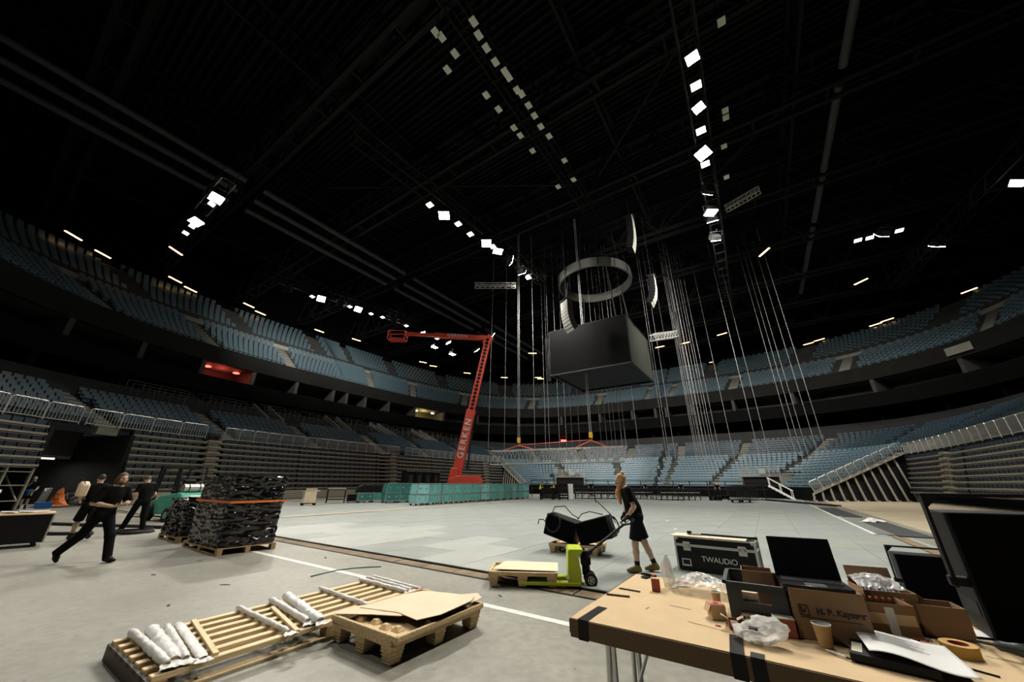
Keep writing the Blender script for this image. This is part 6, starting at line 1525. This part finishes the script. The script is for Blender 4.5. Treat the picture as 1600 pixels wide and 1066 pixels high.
# ================================================================ PEOPLE: smooth bodies grown from tapered capsules
def smin(a, b, k):
    h = np.maximum(k - np.abs(a - b), 0) / k
    return np.minimum(a, b) - h * h * k * .25
def sdf_mesh(prims, res, name, material, cuts=()):
    """prims: ('c', p0, p1, r0, r1, k[, flat]) capsule, ('e', centre, radii, rotation or None, k) ellipsoid; cuts: (point, normal) half-spaces removed"""
    los, his = [], []
    for q in prims:
        if q[0] == 'c':
            p0, p1 = np.array(q[1]), np.array(q[2]); r = max(q[3], q[4]) + .01
            los.append(np.minimum(p0, p1) - r); his.append(np.maximum(p0, p1) + r)
        else:
            r = max(q[2]) + .01; los.append(np.array(q[1]) - r); his.append(np.array(q[1]) + r)
    lo = np.min(los, 0) - 2 * res; hi = np.max(his, 0) + 2 * res
    n = np.ceil((hi - lo) / res).astype(int) + 1
    F = np.full(n, .5, np.float32)
    ax_ = [lo[i] + res * np.arange(n[i]) for i in range(3)]
    for q, l_, h_ in zip(prims, los, his):
        k = q[5] if q[0] == 'c' else q[4]
        i0 = np.maximum(((l_ - k - lo) / res).astype(int) - 1, 0); i1 = np.minimum(((h_ + k - lo) / res).astype(int) + 2, n)
        X, Y, Z = np.meshgrid(ax_[0][i0[0]:i1[0]], ax_[1][i0[1]:i1[1]], ax_[2][i0[2]:i1[2]], indexing='ij')
        if q[0] == 'c':
            p0, p1 = np.array(q[1], float), np.array(q[2], float); d = p1 - p0; L2 = max(d @ d, 1e-9)
            t_ = np.clip(((X - p0[0]) * d[0] + (Y - p0[1]) * d[1] + (Z - p0[2]) * d[2]) / L2, 0, 1)
            D = np.sqrt((X - p0[0] - t_ * d[0]) ** 2 + (Y - p0[1] - t_ * d[1]) ** 2 + (Z - p0[2] - t_ * d[2]) ** 2) - (q[3] + (q[4] - q[3]) * t_)
            if len(q) > 6 and q[6]:
                u_ = d / math.sqrt(L2); D = np.maximum(D, (X - p1[0]) * u_[0] + (Y - p1[1]) * u_[1] + (Z - p1[2]) * u_[2])
        else:
            c, r = np.array(q[1], float), np.array(q[2], float); A = np.stack([X - c[0], Y - c[1], Z - c[2]])
            if q[3] is not None:
                M3 = np.array(q[3].inverted()); A = np.tensordot(M3, A, 1)
            k0 = np.sqrt(((A / r[:, None, None, None]) ** 2).sum(0)) + 1e-9; k1 = np.sqrt(((A / (r ** 2)[:, None, None, None]) ** 2).sum(0)) + 1e-9
            D = k0 * (k0 - 1) / k1
        sl = (slice(i0[0], i1[0]), slice(i0[1], i1[1]), slice(i0[2], i1[2]))
        F[sl] = smin(F[sl], D.astype(np.float32), max(k, 1e-4))
    if cuts:
        X, Y, Z = np.meshgrid(*ax_, indexing='ij')
        for p, nn in cuts: F = np.maximum(F, ((X - p[0]) * nn[0] + (Y - p[1]) * nn[1] + (Z - p[2]) * nn[2]).astype(np.float32))
    # surface nets
    Sg = F < 0
    cnt = sum(Sg[i:n[0] - 1 + i, j:n[1] - 1 + j, k:n[2] - 1 + k].astype(np.int8) for i in (0, 1) for j in (0, 1) for k in (0, 1))
    act = (cnt > 0) & (cnt < 8); I = np.argwhere(act); idx = np.full(act.shape, -1, np.int64); idx[act] = np.arange(len(I))
    acc = np.zeros((len(I), 3)); num = np.zeros(len(I))
    cor = [(i, j, k) for i in (0, 1) for j in (0, 1) for k in (0, 1)]
    for a in cor:
        for b in cor:
            if sum(b) - sum(a) == 1 and all(y >= x for x, y in zip(a, b)):
                f0 = F[I[:, 0] + a[0], I[:, 1] + a[1], I[:, 2] + a[2]]; f1 = F[I[:, 0] + b[0], I[:, 1] + b[1], I[:, 2] + b[2]]
                cr = (f0 < 0) != (f1 < 0); t_ = np.where(cr, f0 / np.where(cr, f0 - f1, 1), 0)
                acc += np.where(cr[:, None], np.array(a) + t_[:, None] * (np.array(b) - np.array(a)), 0); num += cr
    Vv = lo + res * (I + acc / num[:, None])
    faces = []
    for axn in range(3):
        sl0 = [slice(None)] * 3; sl1 = [slice(None)] * 3; sl0[axn] = slice(0, -1); sl1[axn] = slice(1, None)
        s0, s1 = Sg[tuple(sl0)], Sg[tuple(sl1)]; E_ = np.argwhere(s0 != s1)
        o1, o2 = [(1, 2), (2, 0), (0, 1)][axn]
        E_ = E_[(E_[:, o1] > 0) & (E_[:, o2] > 0) & (E_[:, o1] < n[o1] - 1) & (E_[:, o2] < n[o2] - 1)]
        def cell(d1, d2):
            c = E_.copy(); c[:, o1] -= d1; c[:, o2] -= d2; return idx[c[:, 0], c[:, 1], c[:, 2]]
        q = np.stack([cell(1, 1), cell(0, 1), cell(0, 0), cell(1, 0)], 1); inside = s0[E_[:, 0], E_[:, 1], E_[:, 2]]
        q = np.where(inside[:, None], q, q[:, ::-1]); faces.append(q[(q >= 0).all(1)])
    Q = np.concatenate(faces)
    me = bpy.data.meshes.new(name); me.vertices.add(len(Vv)); me.vertices.foreach_set('co', Vv.astype(np.float32).ravel())
    me.loops.add(Q.size); me.loops.foreach_set('vertex_index', Q.astype(np.int32).ravel()); me.polygons.add(len(Q))
    me.polygons.foreach_set('loop_start', np.arange(0, Q.size, 4, dtype=np.int32)); me.polygons.foreach_set('loop_total', np.full(len(Q), 4, np.int32))
    me.polygons.foreach_set('use_smooth', [True] * len(Q)); me.update(); me.validate(); me.materials.append(MATS[material]); return me

def lerp(a, b, t_): return tuple(a[i] + (b[i] - a[i]) * t_ for i in range(3))
def hand_prims(wr, d, palm_n, curl=25, thumb_side=1, gl=0.0):
    """palm and five fingers from the wrist along d; palm_n points out of the palm"""
    d = Vector(d).normalized(); pn = Vector(palm_n); pn = (pn - d * pn.dot(d)).normalized(); sd = d.cross(pn) * thumb_side; wr = Vector(wr); P = []
    pc = wr + d * .05
    for s_ in (-.024, -.008, .008, .024): P.append(('c', wr + d * .012 + sd * s_ * .7, wr + d * .088 + sd * s_, .014 + gl, .012 + gl, .012))
    for s_, ln in ((-.031, .055), (-.0105, .070), (.0105, .075), (.031, .068)):
        a0 = wr + d * .09 + sd * s_; th = R(curl); d1 = (d * math.cos(th) + pn * math.sin(th)); a1 = a0 + d1 * ln * .55; th2 = R(curl * 2.4); d2 = (d * math.cos(th2) + pn * math.sin(th2)); a2 = a1 + d2 * ln * .5
        P += [('c', a0 - d * .01, a1, .0095 + gl, .0085 + gl, .003), ('c', a1, a2, .0085 + gl, .007 + gl, .003)]
    b0 = wr + d * .025 + sd * .022; b1 = b0 + (d * .6 + sd * .7 + pn * .35).normalized() * .045; b2 = b1 + (d * .85 + sd * .1 + pn * .5).normalized() * .035
    P += [('c', b0, b1, .013 + gl, .010 + gl, .006), ('c', b1, b2, .010 + gl, .008 + gl, .003)]
    return [tuple(tuple(v) if isinstance(v, Vector) else v for v in q) for q in P]

def make_person(label, loc, heading, J, look, group=None, res=.009, name='person'):
    """J: joints in the person's own frame (x right, y forward, z up); heading: world angle of forward"""
    t = thing(name, label, 'person', loc, heading - PI / 2, group)
    hc = Vector(J['head']); hf = Vector(J['face']).normalized(); hu = Vector(J.get('crown', (0, 0, 1))); hr = hf.cross(hu).normalized(); hu = hr.cross(hf).normalized()
    HM = Matrix(((hr.x, hf.x, hu.x), (hr.y, hf.y, hu.y), (hr.z, hf.z, hu.z)))
    def H(x, y, z): return tuple(hc + HM @ Vector((x, y, z)))
    B = [('e', H(0, -.008, .03), (.076, .098, .095), HM, .02), ('e', H(0, .022, -.045), (.058, .070, .075), HM, .03), ('e', H(0, .07, -.085), (.03, .03, .028), HM, .03)]
    B += [('c', H(0, .092, .022), H(0, .114, -.022), .010, .015, .012), ('c', H(-.03, .088, .028), H(.03, .088, .028), .012, .012, .012)]
    for s_ in (-1, 1): B += [('e', H(s_ * .078, -.008, -.008), (.012, .022, .034), HM, .008), ('e', H(s_ * .045, .062, -.018), (.022, .02, .02), HM, .02)]
    nk = J['neck']; ch = J['chest']; pv = J['pelvis']
    B += [('c', nk, H(0, -.02, -.05), .060, .055, .03)]
    tw = (Vector(J['shR']) - Vector(J['shL'])).normalized(); ut = (Vector(nk) - Vector(pv)).normalized(); ft = ut.cross(tw).normalized(); TM = Matrix(((tw.x, ft.x, ut.x), (tw.y, ft.y, ut.y), (tw.z, ft.z, ut.z)))
    wv = look.get('belly', .115)
    tors = [('e', ch, (.17, .112, .20), TM, .06), ('e', lerp(pv, ch, .42), (.145, wv, .16), TM, .07), ('e', pv, (.155, .115, .12), TM, .06)]
    B += tors
    for s_ in 'LR':
        sh, el, wr, hp, kn, an = (J[k + s_] for k in ('sh', 'el', 'wr', 'hip', 'kn', 'an'))
        B += [('c', lerp(ch, nk, .8), sh, .06, .058, .05), ('c', sh, el, .054, .042, .03), ('c', el, lerp(el, wr, .35), .043, .043, .02), ('c', lerp(el, wr, .35), wr, .043, .028, .02)]
        B += [('c', hp, kn, .085, .058, .04), ('c', kn, lerp(kn, an, .35), .058, .058, .03), ('c', lerp(kn, an, .35), an, .058, .038, .03)]
        hd = J.get('hd' + s_) or tuple(Vector(wr) - Vector(el)); pn_ = J.get('pn' + s_, (1 if s_ == 'L' else -1, 0, 0))
        if not look.get('gloves'): B += hand_prims(wr, hd, pn_, J.get('curl', 28), 1 if s_ == 'R' else -1)
        else: B += hand_prims(wr, hd, pn_, J.get('curl', 28), 1 if s_ == 'R' else -1, -.003)
        toe = J['toe' + s_]; B.append(('c', an, lerp(an, toe, .4), .034, .028, .02))
    inst('body', sdf_mesh(B, res, 'body', look['skin']), t)
    if look.get('face', True):
        for s_ in (-1, 1): inst('eye', MB().lathe([(0, -.009), (.008, -.004), (.009, 0), (.008, .004), (0, .009)], 10).mesh('eye', 'white', True), t, H(s_ * .030, .094, .006)); inst('pupil', MB().lathe([(0, -.004), (.004, 0), (0, .004)], 8).mesh('pupil', 'black'), t, H(s_ * .030, .1025, .006)); inst('eyebrow', sdf_mesh([('c', H(s_ * .018, .103, .026), H(s_ * .044, .092, .027), .004, .003, .002)], .004, 'eyebrow', look['hair']), t)
        inst('mouth', sdf_mesh([('c', H(-.020, .091, -.062), H(.020, .091, -.062), .006, .006, .004)], .004, 'mouth', 'lip'), t)
    # shirt
    SP = [('e', ch, (.188, .132, .215), TM, .06), ('e', lerp(pv, ch, .42), (.168, wv + .022, .17), TM, .07), ('e', pv, (.172, .132, .125), TM, .06), ('c', lerp(ch, nk, .5), lerp(ch, nk, .98), .09, .066, .05)]
    sl = look.get('sleeve', .62)
    for s_ in 'LR':
        sh, el, wr = J['sh' + s_], J['el' + s_], J['wr' + s_]
        SP += [('c', lerp(ch, nk, .8), sh, .075, .073, .05)]
        if sl <= 1: SP += [('c', sh, lerp(sh, el, sl), .072, .076, .03, True)]
        else: SP += [('c', sh, el, .068, .058, .03), ('c', el, wr, .058, .045, .02, True)]
    hem = Vector(pv) - ut * look.get('hem', .02); nkp = Vector(nk) + ut * .012
    inst('shirt', sdf_mesh(SP, res * 1.3, 'shirt', look.get('shirt', 'shirt_black'), [(tuple(hem), tuple(-ut)), (tuple(nkp), tuple((ut + ft * .25).normalized()))]), t)
    if look.get('vest'): inst('vest', sdf_mesh([(q[0], q[1], tuple(r + .014 for r in q[2]), q[3], q[4]) for q in SP[:3]], res * 1.3, 'vest', 'hivis', [(tuple(hem), tuple(-ut)), (tuple(nkp - ut * .02), tuple(ut))]), t)
    # trousers or shorts
    LP = [('e', pv, (.178, .138, .135), TM, .06)]
    for s_ in 'LR':
        hp, kn, an = J['hip' + s_], J['kn' + s_], J['an' + s_]
        if look.get('shorts'): LP += [('c', hp, lerp(hp, kn, look['shorts']), .105, .112, .05, True)]
        else: LP += [('c', hp, kn, .102, .078, .05), ('c', kn, lerp(an, kn, -.07), .080, .072, .04, True)]
    wst = Vector(pv) + ut * .08
    inst('shorts' if look.get('shorts') else 'trousers', sdf_mesh(LP, res * 1.3, 'trousers', look.get('pants', 'trouser_black'), [(tuple(wst), tuple(ut))]), t)
    for s_ in 'LR':
        an, toe = Vector(J['an' + s_]), Vector(J['toe' + s_]); fd = (toe - an); heel = an - Vector((fd.x, fd.y, 0)).normalized() * .035; 
        ank = Vector(an); bt = lerp(J['an' + s_], J['kn' + s_], look.get('boot', .18))
        inst('shoe', sdf_mesh([('c', tuple(an), bt, .050, .048, .03, True), ('c', tuple(an), lerp(tuple(an), tuple(toe), .6), .048, .040, .03), ('c', tuple(heel + Vector((0, 0, -.035))), tuple(lerp(heel + Vector((0, 0, -.04)), toe, .55)), .040, .040, .03), ('c', tuple(lerp(heel + Vector((0, 0, -.04)), toe, .5)), tuple(toe), .042, .032, .03)], .009, 'shoe', look.get('shoe', 'boot_black')), t)
        if look.get('sock'):
            k0 = lerp(J['an' + s_], J['kn' + s_], look.get('boot', .18)); inst('sock', sdf_mesh([('c', J['an' + s_], lerp(J['an' + s_], J['kn' + s_], .30), .046, .050, .01, True)], .009, 'sock', look['sock']), t)
    if look.get('gloves'):
        for s_ in 'LR':
            hd = J.get('hd' + s_) or tuple(Vector(J['wr' + s_]) - Vector(J['el' + s_])); inst('glove', sdf_mesh(hand_prims(J['wr' + s_], hd, J.get('pn' + s_, (1 if s_ == 'L' else -1, 0, 0)), J.get('curl', 28), 1 if s_ == 'R' else -1, .003) + [('c', tuple(Vector(J['wr' + s_]) - Vector(hd).normalized() * .03), J['wr' + s_], .036, .034, .01)], .007, 'glove', look['gloves']), t)
    # hair
    style = look.get('style', 'short'); HP = []
    if style == 'short': HP = [('e', H(0, -.016, .040), (.083, .101, .098), HM, .01)]; cuts = [(H(0, .045, .0), tuple(HM @ Vector((0, .9, -.75)).normalized())), (H(0, 0, -.035), tuple(HM @ Vector((0, .35, -1)).normalized()))]
    elif style == 'long': HP = [('e', H(0, -.018, .036), (.086, .106, .104), HM, .02), ('c', H(-.06, -.05, .0), H(-.065, -.07, -.14), .042, .034, .04), ('c', H(.06, -.05, .0), H(.065, -.07, -.14), .042, .034, .04), ('c', H(0, -.085, .0), H(0, -.10, -.15), .05, .045, .05), ('c', H(-.07, .03, .03), H(-.085, -.01, -.08), .02, .018, .02), ('c', H(.07, .03, .03), H(.085, -.01, -.08), .02, .018, .02)]; cuts = [(H(0, .052, .03), tuple(HM @ Vector((0, .95, -.45)).normalized()))]
    elif style == 'bun': HP = [('e', H(0, -.02, .034), (.080, .100, .098), HM, .02), ('e', H(0, -.085, .118), (.040, .038, .036), HM, .015), ('c', H(0, -.07, .10), H(0, -.085, .115), .03, .03, .02)]; cuts = [(H(0, .030, .035), tuple(HM @ Vector((0, .9, -.75)).normalized())), (H(0, 0, -.03), tuple(HM @ Vector((0, .5, -1)).normalized()))]
    elif style == 'helmet': HP = [('e', H(0, -.005, .05), (.10, .12, .095), HM, .01), ('c', H(0, .07, .03), H(0, .13, .025), .05, .03, .02)]; cuts = [(H(0, 0, .02), tuple(HM @ Vector((0, .1, -1)).normalized()))]
    inst('helmet' if style == 'helmet' else 'hair', sdf_mesh(HP, .007, 'hair', 'helmet_white' if style == 'helmet' else look['hair'], cuts), t)
    if look.get('beard') == 'long':
        inst('beard', sdf_mesh([('e', H(0, .058, -.098), (.052, .046, .040), HM, .03), ('c', H(0, .064, -.11), J['beard_mid'], .048, .056, .05), ('c', J['beard_mid'], J['beard_tip'], .056, .026, .04), ('c', H(-.066, .01, -.045), H(-.03, .055, -.11), .014, .024, .03), ('c', H(.066, .01, -.045), H(.03, .055, -.11), .014, .024, .03), ('c', H(-.025, .098, -.042), H(.025, .098, -.042), .012, .012, .02)], .008, 'beard', look['beard_m']), t)
    elif look.get('beard') == 'stubble':
        inst('beard', sdf_mesh([('e', H(0, .030, -.060), (.060, .066, .068), HM, .02), ('e', H(0, .071, -.086), (.031, .031, .029), HM, .03)], .007, 'beard', look['beard_m'], [(H(0, .0, -.070), tuple(HM @ Vector((0, -.2, 1)).normalized())), (H(0, .0, -.05), tuple(HM @ Vector((0, -1, -.1)).normalized()))]), t)
    return t

def pose(**k):
    J = dict(pelvis=(0, 0, .96), chest=(0, .0, 1.30), neck=(0, .0, 1.50), head=(0, .03, 1.635), face=(0, 1, 0), shL=(-.185, 0, 1.44), shR=(.185, 0, 1.44), elL=(-.24, -.02, 1.15), elR=(.24, -.02, 1.15), wrL=(-.25, .06, .90), wrR=(.25, .06, .90),
             hipL=(-.09, 0, .93), hipR=(.09, 0, .93), knL=(-.10, .02, .50), knR=(.10, .02, .50), anL=(-.11, 0, .085), anR=(.11, 0, .085), toeL=(-.13, .17, .04), toeR=(.13, .17, .04))
    J.update(k); return J
# the bearded man, walking with the truck handle
J = pose(pelvis=(0, -.02, .93), chest=(0, .07, 1.25), neck=(0, .13, 1.45), head=(0, .20, 1.585), face=(-.05, 1, -.30), shL=(-.205, .10, 1.395), shR=(.205, .12, 1.395), elL=(-.26, .02, 1.11), elR=(.22, .10, 1.11), wrL=(-.20, .145, .945), wrR=(.14, .20, .945), hdL=(.12, .62, -.55), hdR=(-.3, .5, -.6), pnL=(.5, .2, -.8), pnR=(-.5, .2, -.8), curl=42,
         hipL=(-.09, -.02, .90), hipR=(.09, -.02, .90), knL=(-.10, .06, .47), knR=(.10, -.13, .48), anL=(-.10, .06, .085), anR=(.10, -.28, .10), toeL=(-.11, .23, .04), toeR=(.11, -.11, .045), beard_mid=(0, .265, 1.35), beard_tip=(0, .245, 1.16))
BEARD_H = math.atan2(.22, -.97)
make_person('man with a long ginger beard and hair bun in black, pulling the pallet truck', (2.42, 7.66, .028), BEARD_H, J, dict(skin='skin_pale', hair='hair_blond', style='bun', beard='long', beard_m='beard_ginger', shorts=.86, pants='shorts_dark', shoe='boot_tan', sock='black', gloves='black_rubber', sleeve=.72, hem=.04, boot=.12, belly=.135))
# walking man with long hair, hands together
J = pose(pelvis=(0, -.02, .91), chest=(0, .03, 1.25), neck=(0, .05, 1.45), head=(.0, .10, 1.585), face=(.30, 1, .0), shL=(-.185, .06, 1.39), shR=(.185, .02, 1.39), elL=(-.27, .12, 1.12), elR=(.29, -.02, 1.12), wrL=(-.06, .30, 1.07), wrR=(.12, .26, 1.05), hdL=(.5, .6, .0), hdR=(-.45, .7, .05), pnL=(.3, -.3, .8), pnR=(-.3, -.3, .9), curl=40,
         hipL=(-.09, -.02, .88), hipR=(.09, -.02, .88), knL=(-.09, .20, .49), knR=(.11, -.22, .50), anL=(-.09, .32, .09), anR=(.12, -.56, .20), toeL=(-.09, .49, .045), toeR=(.13, -.50, .05))
make_person('man with shoulder-length hair in black walking with hands held together', (-8.62, 8.32, 0), R(-4), J, dict(skin='skin_pale', hair='hair_brown', style='long', beard='stubble', beard_m='hair_brown', sleeve=.95, hem=.09))
# man behind him, in shorts, with a pale cloth on his shoulder
J = pose(pelvis=(0, 0, .92), chest=(0, .04, 1.26), neck=(0, .05, 1.46), head=(0, .08, 1.60), face=(-.1, 1, -.1), elL=(-.26, .06, 1.12), wrL=(-.22, .26, 1.02), elR=(.27, .0, 1.12), wrR=(.24, .16, .94), shL=(-.18, .04, 1.40), shR=(.18, .04, 1.40),
         hipL=(-.09, 0, .89), hipR=(.09, 0, .89), knL=(-.10, .20, .50), knR=(.10, -.10, .48), anL=(-.11, .22, .09), anR=(.11, -.36, .16), toeL=(-.12, .39, .045), toeR=(.12, -.25, .05))
m2 = make_person('dark-haired man in black with long shorts walking behind the long-haired man', (-12.25, 11.35, 0), R(150), J, dict(skin='skin_pale', hair='hair_dark', style='short', beard='stubble', beard_m='hair_dark', shorts=1.0, pants='shorts_dark', sock='floor_pale', sleeve=.9, boot=.35, hem=.08), res=.011)
t = thing('shoulder_bag', 'cream bag slung on the back of the man in long shorts', 'bag', (-12.42, 11.10, 1.12), R(150)); MB().prism([(-.16, 0), (.17, .02), (.2, .36), (.05, .42), (-.2, .33)], -.09, .09, 'y').build('body', 'cardboard_pale', t, bevel=.04); MB().tube([(-.15, 0, .3), (-.1, .1, .5), (.1, .12, .5), (.16, 0, .3)], .012, 6).build('strap', 'black', t)
# bowed man by the forklift, seen from behind
J = pose(pelvis=(0, -.02, .93), chest=(0, .03, 1.26), neck=(0, .09, 1.46), head=(0, .16, 1.575), face=(-.05, 1, -.75), crown=(0, .5, 1), elL=(-.25, .05, 1.12), wrL=(-.23, .20, .90), elR=(.26, -.02, 1.12), wrR=(.22, .14, .95), shL=(-.19, .05, 1.40), shR=(.19, .05, 1.40), hipL=(-.10, 0, .90), hipR=(.10, 0, .90), knL=(-.13, .16, .48), knR=(.14, -.04, .48), anL=(-.16, .30, .09), anR=(.19, -.10, .09), toeL=(-.2, .47, .045), toeR=(.25, .05, .045))
make_person('short-haired man in black with bowed head standing before the green forklift', (-12.5, 13.15, 0), R(160), J, dict(skin='skin_pale', hair='hair_brown', style='short', sleeve=.7, hem=.06), res=.011)
# man at the tunnel mouth
J = pose(elR=(.26, .05, 1.14), wrR=(.12, .24, 1.30), hdR=(-.3, .3, .8), elL=(-.26, .02, 1.14), wrL=(-.2, .22, 1.02))
t = make_person('grey-haired man in black shirt and shorts with tool belt at the tunnel mouth', W(3.0, -36.3, 0), R(-35), J, dict(skin='skin_pale', hair='floor_pale', style='short', shorts=.9, pants='shorts_dark', sleeve=.7, sock='black', boot=.25), res=.014)
o = MB().lathe([(.185, 0), (.20, .03), (.20, .10), (.185, .13)], 20).build('tool_belt', 'blue_plastic', t); o.location = (0, 0, .93); o.scale = (1, .78, 1)
for k, m in enumerate(('hook_yellow', 'blue_plastic', 'black')): oo = MB().box((-.12 + .12 * k, .15, -.1), (.08, .06, .22)).build('pouch', m, o, bevel=.01)
# workers at the far side
J = pose(chest=(0, .10, 1.25), neck=(0, .17, 1.43), head=(0, .24, 1.55), face=(0, 1, -.4), shL=(-.19, .15, 1.37), shR=(.19, .15, 1.37), elL=(-.24, .25, 1.14), elR=(.24, .25, 1.14), wrL=(-.16, .45, 1.06), wrR=(.16, .45, 1.06))
lk = dict(skin='skin_pale', hair='hair_brown', style='short', sleeve=.7, vest=True, face=False)
make_person('worker in a yellow vest bending over the black cart, dark hair', (3.0, 39.2, 0), R(-10), J, lk, 'workers in yellow vests', res=.022)
make_person('worker in a yellow vest and white helmet beside the black cart', (4.5, 40.1, 0), R(170), J, dict(lk, style='helmet'), 'workers in yellow vests', res=.022)
make_person('worker in a yellow vest standing at the end of the green cases', (-.95, 45.5, 0), R(-80), pose(), dict(lk, hair='hair_dark'), 'workers in yellow vests', res=.022)
lk2 = dict(lk, vest=False)
base = make_person('dark-dressed worker standing at the front of the far stand, beside the long riser', (10.0, 47.9, 0), R(-90), pose(), lk2, 'dark-dressed workers before the far stand', res=.024)
for (x, y, rz, lab) in ((21.2, 47.6, -100, 'dark-dressed worker standing at the front of the far stand, right of the shorter riser'), (16.9, 48.0, -60, 'dark-dressed worker standing at the front of the far stand, between the two risers'), (25.2, 46.6, -120, 'dark-dressed worker standing at the front of the far stand, nearest the chair cart')):
    copy_thing(base, (x, y, 0), R(rz) - PI / 2, lab)
